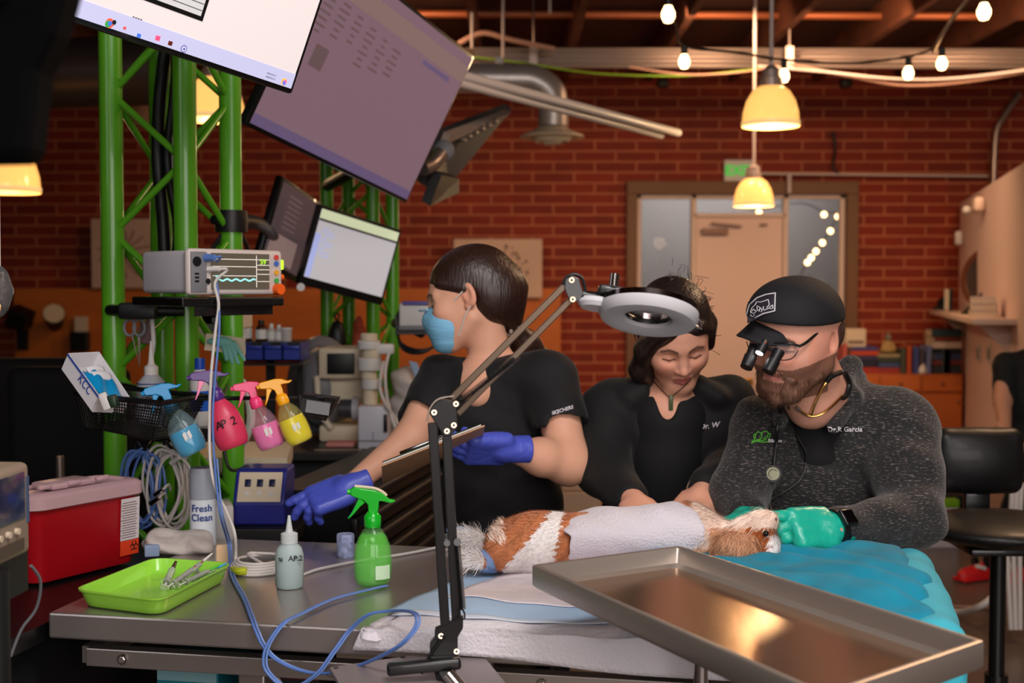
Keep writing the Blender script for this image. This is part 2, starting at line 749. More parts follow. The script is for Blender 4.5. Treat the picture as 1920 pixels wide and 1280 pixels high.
# ceiling: boards with dark joists
M_ceil = mat('dark_ceiling_boards', (74, 40, 28), 0.85, var=0.3, vscale=3, stretch=(1, 0.2, 1))
M_joist = mat('brown_ceiling_joists', (104, 58, 36), 0.8, var=0.25, vscale=4)
wall_box('ceiling', -9.2, 7.2, -4.2, YB + 3.5, CEIL, CEIL + 0.15, M_ceil)
for i, x in enumerate(np.arange(-8.4, 6.8, 0.81)):
    o = MB().box((x, 5.6, CEIL - 0.13), (0.06, YB + 1.2, 0.26)).build('trim_%d' % (i + 1), M_joist, smooth=False)
    tag(o, kind='structure')
o = MB().box((-1, 10.7, CEIL - 0.36), (15.8, 0.09, 0.12)).build('trim_30', M_joist, smooth=False)
tag(o, kind='structure')

# white partition on the right, running forward from the brick wall
pa = Vector((P(1806, 0, 12.45).x, 12.45, 0))
pd = Vector((3.15, 7.6, 0)) - pa
M_part = mat('white_partition', (238, 210, 202), 0.7, bump=0.05, bscale=80)
o = MB().prism([pa, pa + pd, pa + pd + Vector((0, 0, 2.28)), pa + Vector((0, 0, 2.28))], Vector((0.14, 0.04, 0))).build('wall_right', M_part, smooth=False)
tag(o, kind='structure')
PDN = Vector((-pd.y, pd.x, 0)).normalized()
if PDN.x > 0:
    PDN = -PDN


def on_part(px, py, out=0.0):
    """point where a pixel's ray meets the partition"""
    r = ray(px, py)
    c = Vector((0, 0, CH))
    t = (pa - c).dot(PDN) / r.dot(PDN)
    return c + r * t + PDN * out


# door with its sidelights, outside behind it
M_brown = mat('brown_door_casing', (118, 84, 58), 0.6)
M_frame = mat('cream_door_frame', (222, 200, 186), 0.5)
M_door = mat('cream_door_leaf', (232, 204, 192), 0.5)


def zb(py, Y=YB):
    return P(0, py, Y).z


def xb(px, Y=YB):
    return P(px, 0, Y).x


xi0, xi1, zi1 = xb(1196), xb(1590), zb(364)
b = MB()
b.box(((DX0 + xi0) / 2, YB + 0.02, zi1 / 2), (xi0 - DX0, 0.16, zi1))
b.box(((DX1 + xi1) / 2, YB + 0.02, zi1 / 2), (DX1 - xi1, 0.16, zi1))
b.box(((DX0 + DX1) / 2, YB + 0.02, (zi1 + DZ1) / 2), (DX1 - DX0, 0.16, DZ1 - zi1))
tag(b.build('trim_31', M_brown, smooth=False, bev=0.006), kind='structure')
b = MB()
fy = YB + 0.07
for px in (1200, 1304, 1478, 1585):
    b.box((xb(px), fy, zi1 / 2), (0.05, 0.1, zi1))
b.box(((xi0 + xi1) / 2, fy, zi1 - 0.02), (xi1 - xi0, 0.1, 0.045))
b.box(((xb(1304) + xb(1478)) / 2, fy, zb(403)), (xb(1478) - xb(1304), 0.1, 0.04))
b.box(((xi0 + xb(1304)) / 2, fy, 0.1), (xb(1304) - xi0, 0.1, 0.2))
b.box(((xi1 + xb(1478)) / 2, fy, 0.1), (xi1 - xb(1478), 0.1, 0.2))
tag(b.build('trim_32', M_frame, smooth=False, bev=0.004), kind='structure')
dz = zb(407)
dr = MB().box(((xb(1307) + xb(1475)) / 2, fy + 0.005, dz / 2 + 0.005), (xb(1475) - xb(1307) - 0.03, 0.05, dz - 0.01)).build('door_1', M_door, smooth=False)
tag(dr, kind='structure')
M_bronze = mat('bronze_metal', (120, 92, 80), 0.4, 0.6)
b = MB()
b.box(P(1340, 434, YB + 0.02), (0.26, 0.06, 0.06), bev=0.006)
b.box(P(1362, 421, YB - 0.0), (0.30, 0.02, 0.02), (0, 0.10, 0))
b.box(P(1432, 421, YB + 0.02), (0.07, 0.03, 0.02))
b.build('door_closer', M_bronze, dr, smooth=False)
M_brass = mat('brass', (212, 160, 70), 0.3, 1.0)
b = MB().box(P(1402, 716, YB + 0.03), (0.11, 0.012, 0.075), bev=0.003)
b.build('mail_slot', M_brass, dr, smooth=False)
MB().box(P(1402, 716, YB + 0.02), (0.075, 0.006, 0.02)).build('slot_opening', M_black, dr, smooth=False)
M_glass = mat('window_glass', (225, 225, 225), 0.03, trans=1.0, ior=1.08, spec=0.6)
for i, (a, c_, z0, z1) in enumerate(((1203, 1301, 0.2, zi1 - 0.04), (1481, 1582, 0.2, zi1 - 0.04), (1307, 1475, zb(401), zi1 - 0.04))):
    o = MB().box(((xb(a) + xb(c_)) / 2, fy, (z0 + z1) / 2), (xb(c_) - xb(a), 0.008, z1 - z0)).build('window_%d' % (i + 1), M_glass, smooth=False)
    tag(o, kind='structure')
# grey lobby behind the door glass
M_lobby = mat('grey_lobby_wall', (150, 140, 134), 0.8)
o = wall_box('wall_lobby', DX0 - 1.5, DX1 + 1.5, YB + 2.6, YB + 2.7, 0, CEIL, M_lobby)
area_light('lobby_light', (2.3, YB + 1.5, 3.2), (2.3, YB + 2.2, 0), 2.2, 0.8, 70, (0.95, 0.97, 1.0))
# foliage in the lobby seen through the right sidelight
M_leaf = mat('pale_foliage', (150, 156, 140), 0.6)
pl = thing('potted_tree', 'pale leafy potted tree seen through the right sidelight of the door', 'plant', (3.0, YB + 1.3, 0))
b = MB()
rnd = random.Random(3)
for k in range(420):
    p = Vector((3.0 + rnd.gauss(0, 0.22), YB + 1.3 + rnd.gauss(0, 0.2), 1.0 + rnd.gauss(0, 0.26)))
    a = Vector((rnd.gauss(0, 1), rnd.gauss(0, 1), rnd.gauss(0, 1))).normalized() * 0.05
    c_ = a.cross(Vector((rnd.gauss(0, 1), rnd.gauss(0, 1), 1))).normalized() * 0.018
    vs = [b.b.verts.new(q) for q in (p - a, p + c_, p + a, p - c_)]
    b.b.faces.new(vs)
b.build('foliage', M_leaf, pl)
MB().tube([(3.0, YB + 1.3, 0.25), (3.02, YB + 1.3, 0.7), (3.0, YB + 1.32, 1.1)], 0.02).build('trunk', M_joist, pl)
MB().lathe([(0, 0), (0.13, 0), (0.17, 0.3), (0.15, 0.3), (0.14, 0.26), (0, 0.26)], (3.0, YB + 1.3, 0)).build('pot', M_cream, pl)

# exit sign
es = thing('exit_sign', 'white exit sign with green lettering above the cream door', 'sign', P(1386, 340, YB - 0.04))
MB().box(P(1386, 320, YB - 0.03), (0.30, 0.05, 0.21), bev=0.008).build('housing', M_white, es, smooth=False)
M_exit = mat('exit_green_glow', (30, 190, 60), 0.5, emis=(40, 210, 70), es=0.5)
text('lettering', 'EXIT', 0.135, frame(P(1386, 328, YB - 0.062), (1, 0, 0), (0, 0, 1)), M_exit, es, 0.002, 'CENTER', bold=0.004)

# orange wood wainscot
M_orange = mat('orange_plywood', (196, 106, 34), 0.55, var=0.12, vscale=3, stretch=(0.4, 1, 2))
o = wall_box('trim_33', xb(22, 12.5), xb(1052, 12.5), 12.44, 12.58, 0, zb(541, 12.5), M_orange)
# canvases
M_canvas = mat('pale_canvas', (206, 176, 158), 0.8, var=0.06, vscale=4)
M_ink = mat('grey_ink', (120, 100, 92), 0.8)


def canvas(px0, px1, py0, py1, label, seed, kind):
    t = thing('canvas_painting', label, 'painting', P((px0 + px1) / 2, py1, 12.42))
    x0, x1, z0, z1 = xb(px0, 12.4), xb(px1, 12.4), zb(py1, 12.4), zb(py0, 12.4)
    MB().box(((x0 + x1) / 2, 12.4, (z0 + z1) / 2), (x1 - x0, 0.05, z1 - z0), bev=0.005).build('stretched_canvas', M_canvas, t, smooth=False)
    r = random.Random(seed)
    b = MB()
    cx, cz = (x0 + x1) / 2 + (0.12 if kind else 0), (z0 + z1) / 2
    if kind:
        for k in range(60):
            a = r.random() * 6.28
            d = r.random() ** 0.7 * 0.17
            b.ball((cx + math.cos(a) * d, 12.373, cz + math.sin(a) * d * 1.3), 0.006 + r.random() * 0.014, (1, 0.15, 1.3), n=8)
    else:
        for k in range(14):
            a = k / 14 * 6.28
            b.tube([(cx, 12.372, cz), (cx + math.cos(a) * 0.1, 12.372, cz + math.sin(a) * 0.12 + 0.04), (cx + math.cos(a + 0.3) * 0.26, 12.372, cz + math.sin(a + 0.3) * 0.24)], 0.006, 6, 4)
        b.ball((cx, 12.372, cz), 0.05, (1, 0.1, 1))
    b.build('brush_marks', M_ink, t)


canvas(850, 1017, 448, 558, 'pale canvas with faint grey botanical marks behind the masked woman', 4, 1)
canvas(166, 292, 410, 540, 'pale canvas with dark radiating flower drawing behind the left green truss', 9, 0)

# ---------------------------------------------------------------- ceiling services
M_galv = mat('galvanised_metal', (166, 150, 142), 0.35, 0.8)
M_copper = mat('copper_brown_pipe', (176, 100, 62), 0.45, 0.3)
M_whitepipe = mat('white_conduit', (206, 190, 184), 0.45)


def pipe(name, label, cat, pts, r, m, group=None, sub=1):
    o = MB().tube(pts, r, 10, sub).build(name, m)
    return tag(o, label, cat, group)


pipe('sprinkler_pipe', 'long copper brown pipe running level under the ceiling joists', 'pipe', [P(780, 26, 10.2), P(2100, 32, 10.2)], 0.03, M_copper)
pipe('conduit', 'thin brown conduit above the copper pipe at the top of the picture', 'pipe', [P(780, 18, 10.6), P(1400, 18, 10.6)], 0.012, M_copper)
tr = thing('cable_tray', 'wide galvanised cable tray hanging across the room below the joists', 'cable tray', P(1400, 120, 10))
b = MB()
for py, r in ((92, .014), (100, .012), (108, .012), (116, .012), (124, .014)):
    b.cyl(P(872, py, 10), P(1960, py + 2, 10), r * 1.0, n=8)
b.build('rails', M_galv, tr)
for px in (1000, 1480, 1930):
    b = MB()
    b.cyl(P(px, -60, 10.0), P(px, 122, 10.0), 0.008, n=8)
    b.box(P(px, 108, 9.97), (0.06, 0.03, 0.17))
    b.build('hanger_rod', M_galv, tr)
b = MB()
b.box(P(1180, 110, 10.03), (2.4, 0.02, 0.14))
b.box(P(1730, 108, 10.03), (1.9, 0.02, 0.14))
b.build('tray_floor', M_galv, tr, smooth=False)
# hanging drop rods above the duct
for px, y1 in ((885, 90), (943, 110), (1031, 25)):
    tag(MB().cyl(P(px, -70, 9.4), P(px, y1, 9.4), 0.010, n=8).build('hanger_rod', M_whitepipe), 'thin white ceiling rod, %s' % {885: 'nearest the large purple-grey screen', 943: 'holding the silver duct', 1031: 'short one above the end of the silver duct'}[px], 'rod')
# cables sagging below the tray
M_gcable = mat('green_cable', (110, 150, 30), 0.5)
M_pcable = mat('pinkish_cable', (170, 130, 112), 0.5)
pipe('cable', 'green cable sagging beneath the left half of the cable tray', 'cable', [P(870, 105, 9.9), P(980, 118, 9.9), P(1120, 138, 9.9), P(1290, 142, 9.9), P(1430, 128, 9.9)], 0.008, M_gcable, sub=6)
pipe('cable', 'pinkish cable sagging lowest beneath the right half of the cable tray', 'cable', [P(1480, 120, 9.85), P(1600, 145, 9.85), P(1700, 160, 9.85), P(1820, 152, 9.85), P(1960, 128, 9.85)], 0.012, M_pcable, sub=6)
pipe('cable', 'pale cable sagging just under the tray beside the nearer pendant lamp', 'cable', [P(1420, 124, 9.8), P(1540, 134, 9.8), P(1680, 148, 9.8), P(1800, 146, 9.8), P(1960, 126, 9.8)], 0.011, M_whitepipe, sub=6)
pipe('cable', 'grey cable looping from the tray down towards the nearer pendant lamp', 'cable', [P(1180, 126, 9.8), P(1290, 140, 9.8), P(1400, 134, 9.8), P(1460, 122, 9.8)], 0.007, M_pcable, sub=6)

# silver duct with elbow and round diffuser
M_duct = mat('silver_duct', (206, 196, 190), 0.38, 0.6, bump=0.15, bscale=14)
du = thing('air_duct', 'silver round air duct turning down to a round ceiling diffuser', 'duct', P(1035, 270, 9))
MB().tube([P(820, 146, 9), P(960, 147, 9), P(1000, 150, 9), P(1030, 170, 9), P(1037, 200, 9), P(1037, 236, 9)], 0.105, 24, 6).build('duct_pipe', M_duct, du)
cD = P(1035, 246, 9)
MB().lathe([(0.10, 0.03), (0.14, 0.0), (0.22, -0.03), (0.225, -0.045), (0.17, -0.05), (0.15, -0.03), (0.12, -0.075), (0.10, -0.05), (0.06, -0.09), (0.05, -0.07), (0, -0.09)], cD, n=32).build('diffuser', M_cream, du)
MB().cyl(P(936, 108, 9), P(936, 140, 9), 0.03).build('duct_hanger', M_white, du)
# pipe hoop behind the duct
pipe('conduit', 'bent pale conduit arching over the silver duct beside the big screen', 'pipe', [P(860, 82, 9.6), P(905, 62, 9.6), P(960, 75, 9.6), P(1040, 92, 9.6)], 0.02, M_pcable, sub=5)
# twin white strip light
tl = thing('strip_light', 'long white double tube strip light, unlit, slanting down right of the screens', 'light fixture', P(1150, 230, 7))
M_tube = mat('white_enamel', (226, 214, 208), 0.35)
MB().tube([P(790, 122, 4.6), P(1272, 249, 6.6)], 0.020, 12, 1).build('tube', M_tube, tl)
MB().tube([P(790, 138, 4.6), P(1240, 254, 6.6)], 0.018, 12, 1).build('tube', M_tube, tl)
MB().tube([P(790, 128, 4.65), P(1235, 247, 6.65)], 0.016, 4, 1).build('housing', M_galv, tl)

# dark duct and grey fixture on the left
M_ddark = mat('dull_dark_duct', (70, 58, 54), 0.4, 0.5)
pipe('air_duct', 'dull dark round air duct at the upper left behind the truss', 'duct', [P(-160, 145, 7), P(330, 130, 7)], 0.19, M_ddark)
pipe('air_duct', 'short pinkish hanging duct end between the left truss columns', 'duct', [P(268, -215, 8.0), P(268, 235, 8.0)], 0.09, M_pcable)

# wall conduits and wires
pipe('conduit', 'pale level conduit on the brick wall right of the exit sign', 'pipe', [P(1418, 325, 12.5), P(1852, 330, 12.5)], 0.013, M_whitepipe)
pipe('conduit', 'short white conduit dropping to the door frame beside the farther lamp', 'pipe', [P(1480, 326, 12.5), P(1480, 362, 12.5)], 0.022, M_whitepipe)
pipe('conduit', 'grey vertical conduit at the top right corner beside the white partition', 'pipe', [P(1912, 175, 12.3), P(1885, 215, 12.3), P(1868, 250, 12.3), P(1863, 345, 12.3)], 0.03, M_galv, sub=4)
pipe('cable', 'black cable hanging down the brick wall above the level conduit', 'cable', [P(1562, 245, 12.52), P(1566, 280, 12.52), P(1562, 312, 12.5), P(1572, 325, 12.5)], 0.014, M_black, sub=4)
for px, py, lab in ((1243, 156, 'left of the nearer pendant lamp'), (1586, 156, 'right of the nearer pendant lamp')):
    tag(MB().box(P(px, py, 12.56), (0.10, 0.1, 0.08), bev=0.01).build('junction_box', M_black), 'small black box at the top of the brick wall, ' + lab, 'box')

# ---------------------------------------------------------------- pendant lamps
M_shade = mat('prismatic_glass_shade', (255, 200, 126), 0.2, coat=.5, emis=(255, 184, 96), es=1.25)
M_shade_in = mat('lamp_core_glow', (255, 240, 210), 0.3, emis=(255, 214, 140), es=3.5)
M_rim = mat('shade_rim', (232, 196, 140), 0.3, emis=(255, 205, 130), es=0.75)
M_cap = mat('pewter_cap', (190, 172, 166), 0.35, 0.6)


def pendant(px, py_bot, Y, wpx, label, power, cordpx=0, flip=1):
    R_ = wpx / 2 / F * Y
    c = P(px, py_bot, Y)
    t = thing('pendant_lamp', label, 'lamp', c, group='prismatic glass pendant lamps')
    k = R_ / 0.15
    z = lambda v: v * k
    MB().lathe([(R_, 0), (R_ * 1.0, z(.02)), (R_ * .97, z(.07)), (R_ * .86, z(.13)), (R_ * .66, z(.18)), (R_ * .45, z(.205)), (R_ * .40, z(.205)), (R_ * .62, z(.172)), (R_ * .82, z(.125)), (R_ * .93, z(.07)), (R_ * .965, z(.01)), (R_, 0)], c, n=40).build('glass_shade', M_shade, t)
    MB().lathe([(R_ * 1.0, z(-.004)), (R_ * 1.025, z(.004)), (R_ * 1.02, z(.022)), (R_ * 1.0, z(.022))], c, n=40).build('shade_rim', M_rim, t)
    MB().lathe([(0, z(.03)), (R_ * .22, z(.04)), (R_ * .3, z(.09)), (R_ * .22, z(.15)), (0, z(.17))], c, n=20).build('bulb', M_shade_in, t)
    MB().lathe([(R_ * .42, z(.2)), (R_ * .40, z(.25)), (R_ * .34, z(.255)), (R_ * .32, z(.29)), (R_ * .18, z(.31)), (R_ * .05, z(.32)), (0, z(.32))], c, n=24).build('lamp_cap', M_cap, t)
    MB().cyl(c + Vector((0, 0, z(.31))), Vector((c.x, c.y, CEIL)), 0.011 * k ** 0.5, n=10).build('stem', M_whitepipe, t)
    l = point_light('pendant_bulb_light', c + Vector((0, 0, -0.06)), power, (1.0, 0.68, 0.36), 0.08)
    return t


pendant(1445, 236, 6.6, 106, 'larger nearer glowing glass pendant lamp above the door', 16)
pendant(1413, 386, 9.6, 74, 'smaller farther glowing glass pendant lamp hanging in front of the exit sign', 16)
pendant(402, 224, 6.4, 112, 'glowing glass pendant lamp seen between the left green truss columns', 8)
pendant(12, 360, 6.4, 122, 'glowing glass pendant lamp cut by the left edge of the picture', 4)

# ---------------------------------------------------------------- string lights
M_bulb = mat('warm_bulb_glow', (255, 226, 180), 0.3, emis=(255, 205, 140), es=9.0)
b0 = thing('string_bulb', 'x', 'bulb', (0, 0, 0), group='string light bulbs under the ceiling')
MB().lathe([(0, -0.055), (0.017, -0.05), (0.027, -0.03), (0.027, -0.012), (0.016, 0.012), (0.012, 0.02)], n=16).build('glass_bulb', M_bulb, b0, local=True)
MB().lathe([(0.014, 0.012), (0.016, 0.02), (0.016, 0.055), (0.006, 0.06), (0, 0.06)], n=12).build('socket', M_black, b0, local=True)
bulbs = [(1253, 18, 6.0, 1.15, 'string light bulb at the top edge left of the pendant stem'),
         (1283, 108, 6.2, 1.0, 'string light bulb in front of the cable tray, left of the pendant'),
         (1470, 135, 6.6, 1.0, 'string light bulb touching the cap of the nearer pendant lamp'),
         (1703, 130, 7.0, 1.05, 'string light bulb hanging lowest on the right, below the tray'),
         (1766, 112, 6.6, 1.0, 'string light bulb in front of the tray, at the foot of the slanting cord'),
         (1845, 13, 6.0, 1.15, 'string light bulb at the top right corner of the picture')]
for i, (px, py, Y, s_, lab) in enumerate(bulbs):
    o = b0 if i == 0 else copy_tree(b0)
    o.location = P(px, py, Y)
    o.matrix_basis = Matrix.Translation(P(px, py, Y)) @ Matrix.Scale(s_, 4)
    o['label'] = lab
M_cord = mat('brown_black_cord', (52, 38, 32), 0.6)
pipe('festoon_cable', 'black cord of the left string lights running up to the ceiling', 'cord', [P(1240, -60, 5.8), P(1253, 2, 6.0), P(1268, 50, 6.1), P(1283, 86, 6.2), P(1380, 98, 6.4), P(1470, 112, 6.6), P(1600, 118, 6.8), P(1703, 106, 7.0), P(1750, 92, 6.7), P(1766, 90, 6.6)], 0.007, M_cord, sub=5)
pipe('festoon_cable', 'pale cord slanting up to the top right from the string light bulb', 'cord', [P(1750, 96, 6.6), P(1775, 50, 6.4), P(1812, 0, 6.2), P(1830, -30, 6.0)], 0.012, M_galv, sub=4)
b1 = thing('fairy_light', 'x', 'bulb', (0, 0, 0), group='fairy lights behind the door glass')
MB().ball((0, 0, 0), 0.03, n=12).build('globe', M_bulb, b1, local=True)
for i, (px, py, lab) in enumerate([(1423, 398, 'single fairy light behind the transom glass above the door'), (1545, 402, 'top left fairy light in the right sidelight'), (1571, 406, 'rightmost fairy light in the right sidelight'),
                              (1557, 433, 'third highest fairy light in the right sidelight'), (1542, 455, 'fourth fairy light down in the right sidelight'), (1530, 471, 'fifth fairy light down in the right sidelight'),
                              (1521, 483, 'second lowest fairy light in the right sidelight'), (1514, 492, 'lowest fairy light in the right sidelight')]):
    o = b1 if i == 0 else copy_tree(b1)
    o.matrix_basis = Matrix.Translation(P(px, py, 13.4))
    o['label'] = lab
tag(MB().tube([P(1400, 392, 13.4), P(1423, 393, 13.4), P(1500, 380, 13.4), P(1545, 397, 13.4), P(1571, 400, 13.4), P(1557, 430, 13.4), P(1542, 452, 13.4), P(1530, 469, 13.4), P(1514, 490, 13.4), P(1500, 520, 13.4)], 0.006, 6, 4).build('festoon_cable', M_cord), 'thin cord of the fairy lights behind the right sidelight', 'cord')

# ---------------------------------------------------------------- right-hand partition fittings
M_wshelf = mat('white_shelf', (214, 190, 176), 0.5)
s0, s1 = on_part(1800, 590), on_part(1908, 577)
sh = thing('wall_shelf', 'white floating shelf on the white partition holding the round mirror', 'shelf', (s0 + s1) / 2)
zs_ = 1.25
s0.z = s1.z = zs_
ev = PDN * 0.28
MB().prism([s0, s1, s1 + ev, s0 + ev], (0, 0, -0.035)).build('board', M_wshelf, sh, smooth=False)
dd = (s1 - s0).normalized()
for q in (0.12, 0.9):
    a = s0 + (s1 - s0) * q - Vector((0, 0, 0.035))
    MB().prism([a, a + PDN * 0.22, a - Vector((0, 0, 0.22))], dd * 0.03).build('bracket', M_wshelf, sh, smooth=False)


def on_shelf(q, out):
    return s0 + (s1 - s0) * q + PDN * out


RS = Matrix((dd, PDN, Vector((0, 0, 1)))).transposed()
mi = thing('round_mirror', 'round wooden-framed mirror leaning on the white wall shelf', 'mirror', on_shelf(0.42, 0.12))
cm = P(1850, 521, on_shelf(0.4, .1).y)
RM = Vector((-.86, -.50, .14)).to_track_quat('Z', 'Y').to_matrix()
M_mframe = mat('dark_walnut', (104, 56, 36), 0.5)
MB().lathe([(0.21, -0.012), (0.262, -0.012), (0.268, 0.0), (0.262, 0.014), (0.212, 0.014), (0.21, -0.012)], cm, RM, 40).build('frame', M_mframe, mi)
MB().cyl(cm - RM @ Vector((0, 0, 0.004)), cm + RM @ Vector((0, 0, 0.004)), 0.212, n=40).build('glass', mat('mirror_glass', (200, 186, 180), 0.1, 0.9), mi)
MB().prism([on_shelf(0.55, 0.02), on_shelf(0.55, 0.2), on_shelf(0.55, 0.04) + Vector((0, 0, 0.18))], dd * 0.03).build('easel', M_black, mi, smooth=False)


def book(c, d, R_, col, label, group, name='book'):
    """c centre of base, d = (width along x, depth, height)"""
    m = mat('book_%d_%d_%d' % col, col, 0.6)
    t = thing(name, label, 'book', c, group=group)
    Rm = R_ if isinstance(R_, Matrix) else Euler(R_).to_matrix()
    up = Rm @ Vector((0, 0, 1))
    cc = Vector(c) + up * (d[2] / 2)
    s_ = Rm @ Vector((1, 0, 0))
    th = 0.003
    k = min(range(3), key=lambda i: d[i])
    bb = MB()
    off = [Vector((1, 0, 0)), Vector((0, 1, 0)), Vector((0, 0, 1))][k]
    dim = list(d)
    dim[k] = th
    for sg in (-1, 1):
        bb.box(cc + Rm @ (off * sg * (d[k] / 2 - th / 2)), dim, Rm)
    dim2 = list(d)
    sp = Vector((0, -1, 0)) * (d[1] / 2 - th / 2)
    dim2[1] = th
    bb.box(cc + Rm @ sp, dim2, Rm)
    bb.build('cover', m, t, smooth=False)
    dim3 = [x - 0.006 for x in d]
    MB().box(cc + Rm @ Vector((0, 0.002, 0)), dim3, Rm).build('pages', M_cream, t, smooth=False)
    return t


for i, (c3, lab) in enumerate((((224, 202, 192), 'thick pale book at the bottom of the stack right of the round mirror'), ((206, 190, 186), 'pale book in the middle of the stack right of the round mirror'), ((222, 206, 200), 'thin pale book on top of the stack right of the round mirror'))):
    book(on_shelf(0.82, 0.14) + Vector((0, 0, 0.002 + i * 0.05)), (0.26, 0.18, 0.046), RS @ Euler((0, 0, 0.06 * i)).to_matrix(), c3, lab, 'pale books on the wall shelf')
book(on_shelf(0.12, 0.15) + Vector((0, 0, 0.003)), (0.12, 0.05, 0.2), RS @ Euler((0, 0, 0.3)).to_matrix(), (20, 110, 120), 'teal book standing on the wall shelf left of the mirror', None)
t = thing('figurine', 'small dark figurine at the left end of the wall shelf', 'ornament', on_shelf(0.02, 0.18))
c = on_shelf(0.02, 0.18)
MB().lathe([(0, 0), (0.05, 0), (0.045, 0.02), (0.02, 0.05), (0.03, 0.08), (0, 0.12)], c, n=14, sx=1.6).build('body', M_black, t)
MB().ball(c + Vector((0.03, 0, 0.12)), 0.022, n=10).build('head', M_black, t)
# emergency light, sensor, thermostats
em = thing('emergency_light', 'white emergency light high on the white partition', 'light fixture', on_part(1846, 392, 0.04))
RSw = RS
MB().box(on_part(1846, 384, 0.05), (0.26, 0.09, 0.12), RS, bev=0.03, seg=3).build('housing', M_wshelf, em)
MB().ball(on_part(1838, 393, 0.11), 0.035, n=12).build('lamp_head', M_white, em)
tag(MB().box(on_part(1808, 446, 0.05), (0.09, 0.07, 0.13), RS, bev=0.02).build('motion_sensor', M_white), 'small white sensor at the front edge where brick meets white partition', 'sensor')
for px, lab in ((1838, 'left of the two'), (1858, 'right of the two')):
    t = thing('light_switch', 'white switch plate on the partition below the shelf, ' + lab, 'switch', on_part(px, 672, 0.01), group='switch plates on the partition')
    MB().box(on_part(px, 663, 0.008), (0.115, 0.012, 0.15), RS, bev=0.004).build('plate', M_white, t)
    MB().box(on_part(px, 663, 0.02), (0.05, 0.012, 0.09), RS, bev=0.003).build('rocker', M_grey, t)

# ---------------------------------------------------------------- wooden cabinet with books
M_cabinet = mat('orange_brown_wood', (176, 92, 40), 0.5, var=0.12, vscale=3, stretch=(0.4, 1, 2))
M_cabinet2 = mat('orange_brown_wood_front', (186, 100, 44), 0.5, var=0.12, vscale=3, stretch=(0.4, 1, 2))
YC = 11.7
ctop = P(0, 701, YC).z
cx0, cx1 = P(1500, 0, YC).x, P(1816, 0, YC).x
cb = thing('wooden_cabinet', 'low orange-brown wooden cabinet under the row of books', 'cabinet', ((cx0 + cx1) / 2, YC + 0.2, 0))
MB().box(((cx0 + cx1) / 2, YC + 0.22, ctop / 2), (cx1 - cx0, 0.42, ctop), bev=0.006).build('body', M_cabinet, cb, smooth=False)
xs_ = [cx0 + (cx1 - cx0) * i / 4 for i in range(5)]
for i in range(4):
    xm, ww = (xs_[i] + xs_[i + 1]) / 2, xs_[1] - xs_[0] - 0.015
    d = MB().box((xm, YC, ctop - 0.09), (ww, 0.02, 0.14), bev=0.004).build('drawer', M_cabinet2, cb, smooth=False)
    MB().ball((xm, YC - 0.02, ctop - 0.09), 0.014, n=10).build('knob', M_bronze, d)
    d = MB().box((xm, YC, (ctop - 0.17) / 2), (ww, 0.02, ctop - 0.2), bev=0.004).build('door', M_cabinet2, cb, smooth=False)
    MB().ball((xm + ww * 0.4, YC - 0.02, ctop - 0.26), 0.012, n=10).build('knob', M_bronze, d)


def on_cab(px, dz=0.0, Y=YC + 0.16):
    return Vector((P(px, 0, Y).x, Y, ctop + dz + 0.001))


# flat stacks (bottom to top)
mm = 1 / F * (YC + 0.16)
GBK = 'books on the wooden cabinet'
for px, wpx, lst in ((1623, 52, [(12, (160, 50, 40), 'crimson book, lowest of the stack behind the bearded man'), (12, (34, 38, 60), 'dark navy book second from bottom in the stack behind the bearded man'), (9, (60, 58, 90), 'slim violet book in the middle of the stack behind the bearded man'), (8, (190, 70, 34), 'orange-red book near the top of the stack behind the bearded man'), (7, (70, 70, 130), 'blue book on top of the stack under the pale box')]),
                     (1668, 46, [(11, (150, 52, 44), 'red book, lowest under the small statue'), (9, (62, 82, 130), 'blue book, second lowest under the small statue'), (9, (54, 66, 58), 'dark green book, third up under the small statue'), (6, (150, 140, 110), 'tan book directly under the small statue')]),
                     (1778, 56, [(15, (40, 44, 52), 'charcoal book, lowest of the tall stack at the cabinet end'), (10, (110, 50, 44), 'maroon book, second of the tall stack at the cabinet end'), (12, (50, 70, 110), 'dark blue book in the middle of the tall stack at the cabinet end'), (8, (20, 22, 26), 'thin black book in the tall stack at the cabinet end'), (13, (200, 186, 176), 'white-paged book near the top of the tall stack at the cabinet end'), (8, (120, 60, 44), 'rust book second from top at the cabinet end'), (14, (38, 62, 74), 'slate book topmost of the tall stack at the cabinet end')])):
    z = 0
    for k, (hp, c3, lab) in enumerate(lst):
        h = hp * mm
        book(on_cab(px, z), (wpx * mm * (1 - 0.03 * (k % 3)), 0.22, h), (0, 0, 0.05 * ((k * 7) % 3 - 1)), c3, lab, GBK)
        z += h + 0.002
for px, wpx, hp, c3, lab in ((1586, 9, 55, (190, 90, 80), 'pink and red upright book beside the door frame'), (1696, 9, 48, (70, 74, 66), 'grey-green upright book right of the statue'), (1707, 9, 52, (176, 74, 34), 'orange upright book, the tallest right of the statue'), (1720, 11, 50, (60, 70, 130), 'blue upright book in the middle of the row right of the statue'),
                             (1731, 8, 46, (70, 62, 70), 'dark grey upright book next to the leaning pale blue one'), (1743, 9, 52, (110, 124, 170), 'pale blue upright book left of the tall stack')):
    book(on_cab(px, 0, YC + 0.12), (wpx * mm, 0.2, hp * mm), (0, 0.05 if px > 1740 else 0, 0), c3, lab, GBK)
book(on_cab(1784, 0, YC + 0.03), (12 * mm, 0.02, 44 * mm), (0, 0, 0), (14, 110, 112), 'teal upright book in front of the tall stack', None)
t = thing('card_box', 'pale card box standing on the books behind the bearded man', 'box', on_cab(1609, 49 * mm))
MB().box(on_cab(1609, 49 * mm) + Vector((0, 0, 17 * mm)), (38 * mm, 0.1, 34 * mm), bev=0.004).build('carton', M_cream, t, smooth=False)
